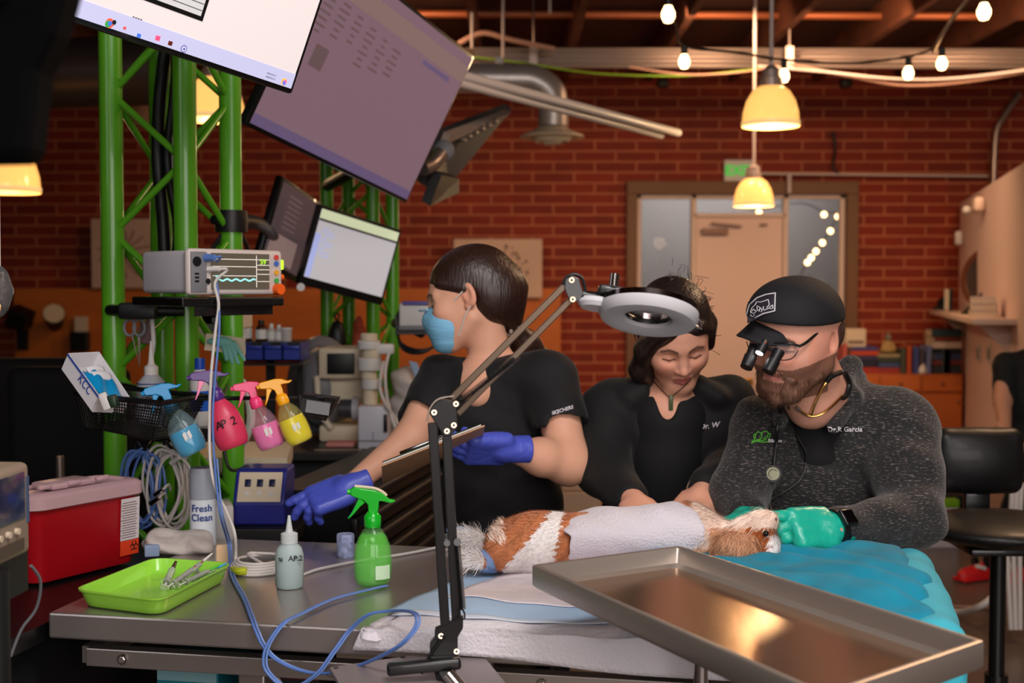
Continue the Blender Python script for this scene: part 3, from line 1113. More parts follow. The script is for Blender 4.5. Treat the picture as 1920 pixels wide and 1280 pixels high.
MB().box(on_cab(1609, 49 * mm) + Vector((0, -0.051, 9 * mm)), (30 * mm, 0.003, 6 * mm)).build('printed_band', M_ink, t, smooth=False)
# small seated statue
M_stone = mat('ochre_stone', (160, 132, 84), 0.7)
c = on_cab(1673, 37 * mm)
t = thing('seated_statue', 'small ochre seated statue on the books on the cabinet', 'ornament', c)
S = Sdf()
S.M = Matrix.Translation(c) @ Matrix.Scale(0.95, 4)
S.e((0, 0, 0.03), (0.075, 0.05, 0.03), k=.02).e((0, 0, 0.075), (0.035, 0.03, 0.05), k=.02)
S.c((-.04, 0, .1), (-.06, -.02, .045), .014, .012).c((.04, 0, .1), (.06, -.02, .045), .014, .012)
skin_obj('body', [S.mesh(0.006)], M_stone, t)
MB().ball(c + Vector((0, 0, 0.145)), 0.03, n=16).cyl(c + Vector((0, 0, .165)), c + Vector((0, 0, .195)), .014, .003, 10).build('head', mat('grey_stone', (120, 116, 100), .7), t)
t = thing('seashell', 'small white pointed shell in front of the upright books', 'ornament', on_cab(1738, 0, YC + 0.04))
MB().lathe([(0, 0), (.035, .0), (.045, .02), (.034, .05), (.036, .055), (.022, .08), (.024, .085), (0, .12)], on_cab(1738, 0, YC + 0.04), n=16).build('spiral', M_white, t)

# ---------------------------------------------------------------- small things on the orange wall at the left
t = thing('wall_spotlight', 'black spotlight with round pale face on the orange panel, left of the truss', 'light fixture', P(103, 605, 12.3))
MB().cyl(P(103, 608, 12.36), P(101, 588, 12.1), 0.07, 0.1, 24).build('housing', M_black, t)
MB().cyl(P(101, 588, 12.1), P(101, 587, 12.09), 0.095, n=24).build('lens', M_cream, t)
t = thing('wall_dispenser', 'black dispenser with white card on the orange panel', 'dispenser', P(150, 655, 12.3))
MB().box(P(150, 640, 12.38), (0.17, 0.1, 0.19), bev=0.01).build('housing', M_black, t, smooth=False)
MB().box(P(153, 608, 12.38), (0.12, 0.04, 0.15)).build('card', M_cream, t, smooth=False)
t = thing('wall_speaker', 'black wall speaker on a bracket on the orange panel at the far left', 'speaker', P(40, 650, 12.3))
MB().box(P(38, 596, 12.25), (0.2, 0.2, 0.18), (0.3, 0.4, 0), bev=0.02).build('cabinet', M_black, t, smooth=False)
MB().box(P(42, 637, 12.36), (0.1, 0.05, 0.2)).build('bracket', M_black, t, smooth=False)
# beige steps/boxes seen between the two women
for i, (px, py0, py1, w_, Y, lab) in enumerate(((1075, 912, 975, 100, 5.6, 'lower beige stair-like carton between the two women'), (1078, 878, 912, 64, 5.9, 'smaller beige carton on top between the two women'))):
    x = P(px, 0, Y).x
    z1, z0 = P(0, py0, Y).z, (P(0, py1, Y).z if i else 0.0)
    if i:
        z0 = P(0, 912, 5.6).z + 0.001
        z1 = z0 + 0.09
        Y = 5.62
    t = thing('carton', lab, 'box', (x, Y, z0))
    MB().box((x, Y, (z0 + z1) / 2), (w_ / F * Y, 0.3, z1 - z0), bev=0.006).build('box_body', mat('beige_card', (196, 160, 130), .7), t, smooth=False)
    MB().box((x, Y - 0.151, (z0 + z1) / 2 + 0.02), (w_ / F * Y * 0.98, 0.002, 0.02)).build('lid_edge', mat('beige_card_edge', (170, 134, 106), .7), t, smooth=False)
# ================================================================ GREEN TRUSS TOWERS
def truss(name, label, corners, z0, z1, r, nodes, period, rb):
    """square tower of four round columns with zigzag braces"""
    cx = sum(c.x for c in corners) / 4
    cy = sum(c.y for c in corners) / 4
    t = thing(name, label, 'truss', (cx, cy, z0))
    for c in corners:
        MB().cyl((c.x, c.y, z0), (c.x, c.y, z1), r, n=28).build('column', M_green, t)
    for i in range(4):
        a, b_ = corners[i], corners[(i + 1) % 4]
        a0 = a + (b_ - a).normalized() * r * 0.7
        b0_ = b_ - (b_ - a).normalized() * r * 0.7
        ph = nodes if i % 2 == 0 else nodes + period / 2
        k = 0
        z = ph
        while z > z0 + period:
            z -= period
        while z + period / 2 < z1 - 0.02:
            za, zb_ = z, z + period / 2
            gap = 0.015
            MB().cyl((a0.x, a0.y, za + gap), (b0_.x, b0_.y, zb_ - gap), rb, n=10).build('brace', M_green, t)
            if zb_ + period / 2 < z1 - 0.02:
                MB().cyl((b0_.x, b0_.y, zb_ + gap), (a0.x, a0.y, zb_ + period / 2 - gap), rb, n=10).build('brace', M_green, t)
            z += period
    MB().box((cx, cy, z0 + 0.006), (0.5, 0.5, 0.012), bev=0.003).build('base_plate', M_green, t)
    return t


TC = [Vector((-.996, 3.20, 0)), Vector((-.796, 3.133, 0)), Vector((-.729, 3.333, 0)), Vector((-.929, 3.40, 0))]
zn = P(0, 437, 3.2).z
truss('truss_tower', 'green round-column truss tower nearest the camera at the left', TC, 0.0, 3.6, 0.0285, zn, 0.345, 0.0085)
TC2 = []
for px, Y in ((610, 5.16), (651, 5.36), (697, 5.06), (734, 5.28)):
    TC2.append(Vector((P(px, 0, Y).x, Y, 0)))
TC2 = [TC2[0], TC2[2], TC2[3], TC2[1]]
truss('truss_tower', 'green truss tower farther back, behind the two small screens', TC2, 0.0, 3.3, 0.027, P(0, 600, 5.2).z, 0.345, 0.008)

# black and white cable bundle inside the near truss
for i, (px0, dx_, m, r, lab) in enumerate(((300, 0, M_black, .016, 'thick black cable running down inside the near truss'), (318, 8, M_black, .012, 'second black cable inside the near truss, beside its middle column'), (330, -4, M_whitepipe, .006, 'thin white cable running down inside the near truss'))):
    pipe('cable', lab, 'cable', [P(px0 + 14, 60, 3.29), P(px0 + dx_, 180, 3.27), P(px0 - 4, 300, 3.25), P(px0 + 6 + dx_, 420, 3.27), P(px0 + 10, 500, 3.27)], r, m, sub=6)


# ================================================================ SCREENS
def screen(name, label, BL, BR, TR, h, th, bez, m_screen, botbez=None, cat='screen'):
    """flat display from three corners; returns root, frame matrix (origin bottom-left), width, height"""
    u = BR - BL
    Wd = u.length
    u = u / Wd
    v = TR - BR
    v = (v - u * v.dot(u)).normalized()
    H_ = h if h else (TR - BR).length
    M = frame(BL, u, v)
    n = M.to_3x3() @ Vector((0, 0, 1))
    if n.dot(Vector((0, 0, CH)) - BL) < 0:
        n = -n
        sgn = -1
    else:
        sgn = 1
    t = thing(name, label, cat, BL + u * Wd / 2)
    R = M.to_3x3()
    cc = M @ Vector((Wd / 2, H_ / 2, -sgn * th / 2))
    MB().box(cc, (Wd, H_, th), R, bev=min(.006, th * .3)).build('casing', M_blackm, t)
    bb = botbez or bez
    c2 = M @ Vector((Wd / 2, (H_ + bb - bez) / 2, sgn * 0.0008))
    MB().box(c2, (Wd - 2 * bez, H_ - bez - bb, 0.0012), R).build('display_panel', m_screen, t, smooth=False)
    return t, M, Wd, H_, sgn


M_scr1 = mat('white_page_display', (200, 190, 190), 0.3, emis=(206, 194, 192), es=0.86)
M_scr2 = mat('mauve_display', (60, 50, 56), 0.25, emis=(128, 99, 110), es=0.85)
M_scr3 = mat('dim_mauve_display', (40, 34, 38), 0.25, emis=(80, 64, 66), es=0.7)
M_scr4 = mat('grey_white_display', (150, 150, 156), 0.3, emis=(176, 170, 172), es=0.85)
M_bar = mat('taskbar_blue', (170, 170, 200), 0.3, emis=(176, 176, 206), es=0.85)

# big screen 2 (mauve)
s = 0.95 / 1.1
t2, M2_, W2_, H2_, sg2 = screen('display_screen', 'large mauve-grey display showing a faint page, behind the white one',
                                P(460, 235, 4.01 * s), P(762, 381, 5.01 * s), P(890, 105, 4.99 * s), None, 0.03, 0.012, M_scr2)


def patch(M, x, y, w_, h, m, parent, name, z=0.002, sg=1):
    R = M.to_3x3()
    return MB().box(M @ Vector((x + w_ / 2, y + h / 2, z * sg)), (w_, h, 0.0008), R).build(name, m, parent, smooth=False)


M_txt2 = mat('faint_text_brown', (80, 64, 62), 0.4, emis=(98, 78, 80), es=0.75)
M_pan2 = mat('faint_panel_tan', (90, 74, 74), 0.4, emis=(132, 108, 104), es=0.75)
M_pan2b = mat('faint_panel_blue', (70, 60, 90), 0.4, emis=(100, 84, 116), es=0.75)
patch(M2_, 0.012, 0.012, W2_ - .024, 0.03, M_pan2b, t2, 'task_bar', sg=sg2)
patch(M2_, 0.012, H2_ - 0.10, W2_ - .024, 0.055, M_pan2, t2, 'page_header', sg=sg2)
patch(M2_, W2_ * .70, H2_ - 0.125, W2_ * .2, 0.014, M_pan2b, t2, 'header_button', 0.003, sg2)
bt = MB()
R2_ = M2_.to_3x3()
rnd = random.Random(5)
for col_ in range(6):
    for k in range(7 - col_ % 3):
        bt.box(M2_ @ Vector((W2_ * (.10 + .085 * col_) + .01, H2_ * (.80 - .035 * k - .012 * col_), sg2 * .0025)), (W2_ * .05 * (0.5 + rnd.random() * .7), 0.006, .0006), R2_)
tx = bt.build('page_text', M_txt2, t2, smooth=False)
patch(M2_, W2_ * .14, H2_ * .42, W2_ * .07, H2_ * .12, M_txt2, t2, 'page_picture', 0.0015, sg2)
# arm to the truss
MB().tube([P(700, 250, 4.6), P(690, 300, 4.66), Vector((TC2[0].x, TC2[0].y, P(0, 330, 4.7).z))], 0.025, 10, 3).build('wall_arm', M_black, t2)

# big screen 1 (white page), nearest
s = 0.76 / 1.1
r1 = [P(-100, -35, 2.83 * s), P(548, 178, 3.74 * s), P(680, -220, 3.67 * s)]
t1, M1_, W1_, H1_, sg1 = screen('display_screen', 'large tilted display with a white page and a row of app icons', *r1, None, 0.035, 0.011, M_scr1)
bh = 0.030
patch(M1_, 0.011, 0.011, W1_ - .022, bh, M_bar, t1, 'task_bar', sg=sg1)
R1_ = M1_.to_3x3()


def uv1(px, py):
    """pixel -> coordinates on screen 1"""
    r = ray(px, py)
    n = R1_ @ Vector((0, 0, 1))
    c = Vector((0, 0, CH))
    t = (M1_.translation - c).dot(n) / r.dot(n)
    q = M1_.inverted() @ (c + r * t)
    return q.x, q.y


ic = [((204, 43), [(0, 0, .0085, (230, 90, 60)), (-.003, -.002, .006, (60, 150, 70)), (0, 0, .004, (60, 110, 220)), (.007, .004, .004, (24, 26, 34))], 'round red green and blue browser icon'),
      ((232, 52), [(0, 0, .008, (40, 70, 170)), (0, 0, .003, (200, 90, 90))], 'dark blue icon'), ((260, 62), [(0, .001, .008, (240, 190, 60)), (0, -.004, .004, (60, 110, 210))], 'yellow folder icon'),
      ((291, 72), [(0, 0, .008, (236, 226, 230)), (.003, .002, .005, (220, 80, 120))], 'white and pink icon'), ((316, 80), [(0, 0, .008, (230, 160, 60)), (.002, 0, .0045, (90, 30, 20))], 'orange and brown icon'),
      ((343, 91), [(0, 0, .007, (90, 96, 150)), (0, 0, .005, (190, 190, 220)), (0, 0, .002, (60, 70, 140))], 'grey blue ring icon'), ((368, 99), [(0, 0, .007, (110, 130, 160))], 'grey blue grid icon'),
      ((531, 153), [(0, 0, .0075, (240, 180, 80)), (.001, -.001, .005, (90, 120, 220)), (.002, .002, .003, (220, 90, 150))], 'small rainbow icon at the lower right corner'), ((168, 31), [(0, 0, .007, (60, 60, 90))], 'dark folder icon')]
for (px, py), lst, lab in ic:
    x, y = uv1(px, py)
    par = None
    for j, (ox, oy, hs, c3) in enumerate(lst):
        m = mat('icon_%d_%d_%d' % c3, c3, 0.4, emis=c3, es=0.7)
        if 'round' in lab or 'ring' in lab or 'rainbow' in lab:
            a = M1_ @ Vector((x + ox, y + oy, sg1 * (.002 + .0006 * j)))
            b_ = M1_ @ Vector((x + ox, y + oy, sg1 * (.0026 + .0006 * j)))
            o = MB().cyl(a, b_, hs, n=20).build('app_icon' if par is None else 'icon_detail', m, t1 if par is None else par, smooth=False)
        else:
            o = MB().box(M1_ @ Vector((x + ox, y + oy, sg1 * (.002 + .0006 * j))), (hs * 2, hs * 1.7, .0006), R1_).build('app_icon' if par is None else 'icon_detail', m, t1 if par is None else par, smooth=False)
        if par is None:
            par = o
            o['label'] = lab
# dark window with a lined table
xa, ya = uv1(378, 40)
xb_, yb_ = uv1(200, -60)
patch(M1_, xa - 0.16, ya, 0.16, 0.14, M_black, t1, 'window_frame', 0.002, sg1)
M_wp = mat('grey_white_page', (190, 190, 190), 0.3, emis=(176, 172, 172), es=0.85)
patch(M1_, xa - 0.152, ya + .008, 0.144, 0.125, M_wp, t1, 'window_page', 0.0028, sg1)
bt = MB()
for k in range(8):
    bt.box(M1_ @ Vector((xa - 0.08, ya + .018 + k * .012, sg1 * .0036)), (.142, .0012, .0004), R1_)
bt.build('window_lines', M_black, t1, smooth=False)
M_txt1 = mat('grey_text_ink', (90, 84, 90), 0.4)
for px, py, bw in ((178, 13, .028), (218, 24, .024), (256, 35, .022)):
    x, y = uv1(px, py)
    for j in range(4):
        MB().box(M1_ @ Vector((x + (j - 1.5) * bw / 4, y, sg1 * .002)), (bw / 6, .004, .0006), R1_).build('page_word', M_txt1, t1, smooth=False)
x, y = uv1(506, 143)
for j in range(2):
    patch(M1_, x - .012, y - .004 + j * .007, .026, .003, M_txt1, t1, 'clock_text', .002, sg1)
MB().tube([M1_ @ Vector((W1_ * .62, H1_ * .3, -sg1 * .03)), P(330, 60, 2.95), Vector((TC[1].x, TC[1].y, P(0, 40, 3.13).z))], 0.025, 10, 3).build('mounting_arm', M_black, t1)

# screens 3 and 4 (office monitors)
s = 0.42 / 0.5
t4, M4_, W4_, H4_, sg4 = screen('computer_monitor', 'black computer monitor with a bright white page in front of the far green truss', P(560, 532, 4.45), P(716, 573, 4.70), P(755, 432, 4.71), None, 0.03, 0.012, M_scr4, 0.03)
M_tb4 = mat('cream_green_bar', (190, 200, 170), 0.3, emis=(188, 196, 160), es=0.85)
M_lb4 = mat('blue_side_bar', (150, 160, 210), 0.3, emis=(150, 160, 206), es=0.85)
patch(M4_, 0.012, H4_ - .045, W4_ - .024, .033, M_tb4, t4, 'page_header', sg=sg4)
patch(M4_, 0.012, H4_ - .053, W4_ - .024, .008, M_txt1, t4, 'menu_bar', .0025, sg4)
patch(M4_, 0.012, .032, .022, H4_ * .55, M_lb4, t4, 'side_bar', sg=sg4)
bt = MB()
for k in range(9):
    bt.box(M4_ @ Vector((.05 + .01 * (k % 3), H4_ - .075 - k * .012, sg4 * .002)), (.03 + .012 * ((k * 5) % 3), .004, .0006), M4_.to_3x3())
bt.build('page_text', M_lb4, t4, smooth=False)
t3, M3_, W3_, H3_, sg3 = screen('computer_monitor', 'dim computer monitor seen at an angle, left of the bright one', P(484, 492, 4.30), P(562, 532, 4.62), P(600, 378, 4.64), None, 0.03, 0.014, M_scr3, 0.02)
patch(M3_, 0.03, .03, W3_ * .6, H3_ * .3, M_pan2, t3, 'page_panel', .002, sg3)
bt = MB()
for k in range(7):
    bt.box(M3_ @ Vector((W3_ * .4, H3_ * (.85 - k * .06), sg3 * .002)), (W3_ * .3, .006, .0006), M3_.to_3x3())
bt.build('page_text', M_txt2, t3, smooth=False)
# arms for both, on the far and near truss
arm = thing('swivel_mount', 'black swivel mount with clamp around the near truss column', 'mount', P(435, 420, 3.33))
MB().lathe([(.030, -.028), (.041, -.028), (.043, 0), (.041, .028), (.030, .028), (.030, -.028)], (TC[2].x, TC[2].y, P(0, 415, 3.33).z), n=28).build('clamp', M_black, arm)
MB().tube([P(452, 415, 3.34), P(482, 418, 3.5), P(500, 430, 4.1), P(520, 450, 4.55)], 0.019, 10, 4).build('arm_link', M_black, arm)
MB().tube([P(400, 412, 3.31), P(418, 416, 3.3), P(450, 424, 3.35)], 0.012, 8, 4).build('cable_hook', M_black, arm)
tag(MB().tube([P(395, 470, 3.32), P(440, 425, 3.35), P(480, 500, 3.6), P(500, 520, 4.2)], 0.006, 8, 8).build('cable', M_black), 'thin black cable drooping below the monitor arm clamp', 'cable')
MB().tube([M4_ @ Vector((W4_ * .5, H4_ * .5, -sg4 * .03)), Vector((TC2[1].x, TC2[1].y, P(0, 480, 4.7).z))], 0.022, 10, 1).build('mounting_arm', M_black, t4)
MB().tube([M3_ @ Vector((W3_ * .5, H3_ * .45, -sg3 * .03)), P(600, 470, 5.05)], 0.02, 10, 1).build('mounting_arm', M_black, t3)
tag(MB().cyl(P(564, 538, 4.42), P(564, 538, 4.40), 0.014, n=14).build('power_badge', M_white, t4), 'small round white badge')

# screen 5 seen from behind (right of the mauve one)
t5 = thing('display_screen', 'large display seen from behind and below, right of the mauve display', 'screen', P(830, 300, 4.9))
q = [P(778, 376, 5.3), P(846, 350, 5.9), P(962, 204, 5.9), P(830, 262, 5.1)]
bq = MB()
u5 = (q[1] - q[0])
nrm = (q[1] - q[0]).cross(q[3] - q[0]).normalized()
if nrm.y > 0:
    nrm = -nrm
bq.prism([P(800, 352, 5.0), P(842, 350, 5.3), P(963, 204, 5.6), P(826, 258, 5.2)], -nrm * 0.05)
bq.build('casing', mat('dark_grey_casing', (72, 66, 66), .45), t5, smooth=False, bev=.008)
MB().prism([P(790, 376, 4.96), P(846, 352, 5.3), P(846, 326, 5.3), P(812, 318, 5.0)], nrm * 0.04).build('lower_edge', M_black, t5, smooth=False)
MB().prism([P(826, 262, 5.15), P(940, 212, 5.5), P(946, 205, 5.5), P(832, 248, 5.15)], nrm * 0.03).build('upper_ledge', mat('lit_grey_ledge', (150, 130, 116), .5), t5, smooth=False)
MB().ball(P(832, 282, 5.0), .042, (1, .4, 1)).build('hub', M_grey, t5)
MB().tube([P(828, 286, 4.98), P(812, 306, 4.95), P(792, 316, 4.9)], .03, 10, 3).build('mounting_arm', M_galv, t5)
for k in range(6):
    MB().ball(P(868 + k * 12, 262 - k * 7, 5.18 + k * .04), .012, n=8).build('port', M_galv, t5)

# dark near object at the very left top (close, out of focus)
nd = thing('display_screen', 'black back corner of a very near display at the top left edge', 'screen', P(20, 60, 1.15))
MB().prism([P(-260, -260, 1.0), P(95, -260, 1.0), P(130, -60, 1.0), P(98, 60, 1.0), P(66, 130, 1.0), P(48, 300, 1.0), P(-260, 306, 1.0)], (0, .05, 0)).build('casing', mat('matt_black_casing', (2, 2, 3), .9, spec=.1), nd, smooth=False, bev=.01)
MB().box(P(-60, -60, .985), (.05, .02, .05), bev=.004).build('mounting_plate', M_black, nd, smooth=False)

# ================================================================ PATIENT MONITOR ON ITS SHELF
sh2 = thing('monitor_shelf', 'black steel shelf on the near truss under the grey patient monitor', 'shelf', P(380, 565, 2.95))
a = [P(240, 552, 3.12), P(300, 545, 2.88), P(527, 563, 2.78), P(500, 560, 3.05)]
zt = P(0, 556, 2.9).z
zt = CH - (556 - 540) / F * 2.9
pts = [Vector((P(240, 0, 3.0).x, 3.0, zt)), Vector((P(335, 0, 2.67).x, 2.67, zt)), Vector((P(529, 0, 2.885).x, 2.885, zt)), Vector((P(430, 0, 3.12).x, 3.12, zt))]
MB().prism(pts, (0, 0, -0.020)).build('board', M_blackm, sh2, smooth=False, bev=.004)
MB().prism([pts[1] + Vector((0.02, .02, -.02)), pts[2] + Vector((-.03, .02, -.02)), pts[2] + Vector((-.05, .12, -.02)), pts[1] + Vector((.03, .12, -.02))], (0, 0, -0.02)).build('brace', M_black, sh2, smooth=False)
MB().box(((TC[0].x + TC[1].x) / 2, 3.10, zt - .035), (.09, .10, .04), bev=.008).build('bracket', M_black, sh2)
MB().tube([(TC[1].x, TC[1].y - .03, zt - .035), ((TC[0].x + TC[1].x) / 2, 3.08, zt - .035), (TC[0].x, TC[0].y - .03, zt - .035)], .014, 10, 2).build('clamp_bar', M_black, sh2)

M_lgrey = mat('pale_grey_plastic', (176, 172, 178), 0.45)
M_fgrey = mat('warm_front_plastic', (206, 194, 188), 0.45)
# front face from bottom-left (348,558) to (520,572), top-left (345,472) to (520,488)
bl = Vector((P(345, 0, 2.71).x, 2.71, zt + .004))
br = Vector((P(523, 0, 2.90).x, 2.90, zt + .004))
ux = (br - bl).normalized()
up = Vector((0, 0, 1))
MF = frame(bl, ux, up)
Wm = (br - bl).length
Hm = 0.100
pm = thing('patient_monitor', 'pale grey patient monitor with an orange dial and waveform display, on the black shelf', 'monitor', bl + ux * Wm / 2)
RF = MF.to_3x3()


def mf(x, y, z=0.0):
    return MF @ Vector((x, y, z))


MB().box(mf(Wm / 2, Hm / 2, -0.09), (Wm - .012, Hm - .008, .18), RF, bev=.010, seg=3).build('housing', M_lgrey, pm)
MB().box(mf(Wm / 2, Hm / 2, -0.004), (Wm, Hm, .022), RF, bev=.009, seg=3).build('front_bezel', M_fgrey, pm)
MB().box(mf(.024, Hm / 2, .0085), (.040, Hm * .86, .003), RF, bev=.001).build('side_panel', M_grey, pm)
scn = MB().box(mf(Wm * .53, Hm * .52, .0085), (Wm * .62, Hm * .78, .003), RF, bev=.001).build('display_panel', mat('olive_display', (60, 56, 48), .2, emis=(98, 88, 74), es=.6), pm)
scn['label'] = 'olive brown waveform display'
bt = MB()
for yy in (.78, .62, .42):
    bt.box(mf(Wm * .46, Hm * yy, .0105), (Wm * .46, .0012, .0006), RF)
for yy in (.78, .66, .56, .46, .3):
    bt.box(mf(Wm * .77, Hm * yy, .0105), (Wm * .13, .0012, .0006), RF)
bt.box(mf(Wm * .695, Hm * .52, .0105), (.0012, Hm * .7, .0006), RF)
bt.build('grid_lines', mat('white_line_glow', (230, 220, 210), .3, emis=(230, 220, 210), es=.8), scn, smooth=False)
wv = [mf(Wm * (.26 + .42 * k / 40), Hm * (.33 + .02 * math.sin(k * .7) + (.07 if k < 3 else 0)), .0112) for k in range(41)]
MB().tube(wv, .0018, 4, 1).build('waveform', mat('cyan_trace_glow', (140, 220, 220), .3, emis=(150, 225, 220), es=.9), scn)
M_yg = mat('lime_digit_glow', (160, 220, 40), .3, emis=(160, 225, 40), es=1.0)
text('pulse_digits', '59', .016, frame(mf(Wm * .735, Hm * .68, .0108), ux, up), M_yg, scn, .0004)
M_or = mat('orange_knob', (238, 96, 28), .4)
MB().cyl(mf(Wm * .93, Hm * .13, 0), mf(Wm * .93, Hm * .13, .022), .0135, .012, 24).build('dial', M_or, pm)['label'] = 'orange turning dial'
for yy, c3, nm in ((.84, (214, 70, 60), 'red'), (.70, (70, 110, 190), 'blue'), (.50, (236, 170, 50), 'amber'), (.32, (70, 170, 80), 'green')):
    MB().cyl(mf(Wm * .92, Hm * yy, .006), mf(Wm * .92, Hm * yy, .011), .0058, n=16).build('button', mat('button_' + nm, c3, .4), pm)['label'] = nm + ' button'
MB().box(mf(Wm * 1.0, Hm * .68, -.004), (.010, .022, .018), RF, bev=.003).build('alarm_light', mat('alarm_green_glow', (150, 255, 40), .3, emis=(150, 255, 40), es=2.2), pm)['label'] = 'bright green alarm light'
MB().cyl(mf(Wm * 1.0, Hm * .40, -.01), mf(Wm * 1.0 + .012, Hm * .40, -.01), .007, n=16).build('side_knob', M_or, pm)
MB().cyl(mf(.018, Hm * .72, .008), mf(.018, Hm * .72, .012), .0105, n=20).build('round_port', M_black, pm)
MB().cyl(mf(.046, Hm * .30, .008), mf(.046, Hm * .30, .012), .006, n=16).build('round_port', M_black, pm)
for k in range(3):
    MB().box(mf(.018, Hm * (.46 - k * .08), .0105), (.010, .004, .001), RF).build('printed_mark', M_black, pm, smooth=False)
M_bluec = mat('blue_cable', (88, 122, 190), 0.4)
M_wcable = mat('white_cable', (206, 200, 196), 0.45)
bc = thing('sensor_cable', 'blue sensor cable hanging from the patient monitor across the steel table', 'cable', mf(.05, Hm * .8, .02))
MB().cyl(mf(.042, Hm * .80, .008), mf(.048, Hm * .80, .032), .009, .007, 16).build('plug', M_bluec, bc)
# the long blue cable
zT = 0.9
path = [mf(.048, Hm * .80, .030), mf(.066, Hm * .82, .030), P(404, 500, 2.76), P(410, 560, 2.74), P(411, 620, 2.70), P(404, 700, 2.66), P(399, 780, 2.62), P(402, 860, 2.6), P(412, 960, 2.55), PZ(428, 1020, zT + .03), PZ(430, 1060, zT + .008),
        PZ(436, 1085, zT + .006), PZ(456, 1122, zT + .006), PZ(470, 1158, zT + .005), P(478, 1180, 2.105), P(492, 1210, 2.09), P(515, 1235, 2.08), P(560, 1256, 2.07), P(610, 1262, 2.05), P(670, 1248, 1.99), P(740, 1215, 1.93), P(775, 1180, 1.93), P(780, 1156, 1.95), P(765, 1146, 2.0), P(735, 1145, 2.05), P(690, 1152, 2.06),
        P(655, 1180, 2.07), P(625, 1220, 2.06), P(590, 1265, 2.05), P(540, 1290, 2.05), P(500, 1260, 2.06), P(494, 1230, 2.07), P(505, 1200, 2.08), P(530, 1168, 2.10), PZ(560, 1152, zT + .006), PZ(620, 1124, zT + .006), PZ(680, 1108, zT + .006), PZ(722, 1098, zT + .006)]
MB().tube(path, .0024, 8, 8).build('cord', M_bluec, bc)
path2 = [p + Vector((0.005, 0.002, 0.0)) for p in path[7:]]
MB().tube(path2, .0018, 8, 8).build('second_strand', mat('paler_blue_cable', (110, 142, 206), .4), bc)
wc = thing('sensor_cable', 'white sensor cable hanging from the patient monitor down to the coil on the table', 'cable', mf(.05, Hm * .55, .02))
MB().cyl(mf(.048, Hm * .56, .008), mf(.058, Hm * .56, .034), .0065, .005, 14).build('plug', M_white, wc)
path = [mf(.058, Hm * .56, .032), mf(.078, Hm * .54, .034), P(403, 530, 2.74), P(410, 570, 2.73), P(404, 620, 2.71), P(396, 700, 2.67), P(393, 780, 2.63), P(394, 860, 2.6), P(404, 915, 2.58), P(425, 960, 2.56), P(440, 1000, 2.53), PZ(442, 1045, zT + .02), PZ(438, 1066, zT + .006)]
cc = PZ(488, 1066, zT)
for k in range(5):
    for j in range(8):
        a = PI + (k * 8 + j) * PI / 4
        path.append(cc + Vector(((.060 - k * .004) * math.cos(a), (.075 - k * .006) * math.sin(a), .004 + k * .004)))
path += [PZ(545, 1078, zT + .004), PZ(600, 1066, zT + .004), PZ(680, 1050, zT + .004), PZ(760, 1038, zT + .004), PZ(830, 1024, zT + .004)]
MB().tube(path, .0032, 8, 5).build('cord', M_wcable, wc)
MB().tube([PZ(438, 1068, zT + .006), PZ(448, 1071, zT + .010), PZ(462, 1070, zT + .012)], .008, 8, 3).build('yellow_wrap', mat('lime_tape', (186, 196, 40), .5), wc)

# ================================================================ SIDE RAIL WITH BASKET AND SPRAY BOTTLES
YR = 2.72
zr = CH - (802 - 598 - 0) / F * YR
rail = thing('hanging_rail', 'thin black rail on the near truss carrying four coloured spray bottles', 'rail', P(450, 747, YR))
zrl = P(450, 748, YR).z
ra, rb_ = P(296, 748, YR), P(610, 745, YR)
MB().tube([ra, rb_], .0045, 8, 1).build('rod', M_blackm, rail)
for px in (352, 420):
    MB().tube([P(px, 747, YR), P(px, 742, YR + .15), Vector((P(px, 0, 3.1).x, 3.1, zrl))], .004, 8, 3).build('bracket', M_blackm, rail)
rt = thing('wire_tray', 'small black wire tray at the right end of the hanging rail', 'tray', P(600, 770, YR))
Q = [P(562, 742, YR - .02), P(628, 750, YR + .02), P(610, 786, YR), P(560, 775, YR - .04)]
MB().prism(Q, (0.0, .09, 0)).build('mesh_body', mat('black_mesh', (22, 22, 24), .5), rt, smooth=False)
MB().tube(Q + [Q[0]], .004, 6, 1).build('rim_wire', M_blackm, rt)
MB().box(P(596, 764, YR - .028), (.05, .004, .026), (0, .15, 0)).build('label_holder', M_grey, rt)

# basket
M_mesh = mat('black_mesh', (22, 22, 24), .5)
bk = thing('wire_basket', 'black mesh basket holding a box of wipes on the near truss', 'basket', P(225, 825, 2.72))


def basket_pt(a, b_, c_):
    """a 0..1 left-right, b 0..1 front-back, c 0..1 bottom-top"""
    A0, A1 = P(150, 800, 2.70), P(282, 826, 2.62)
    T0, T1 = P(140, 738, 2.70), P(303, 755, 2.60)
    bot = A0.lerp(A1, a)
    top = T0.lerp(T1, a)
    dpt = Vector((.05, .17, .0)) * b_
    return bot.lerp(top, c_) + dpt * (1 if c_ > .5 else .8) + Vector((0, .012, 0)) * (1 - c_)


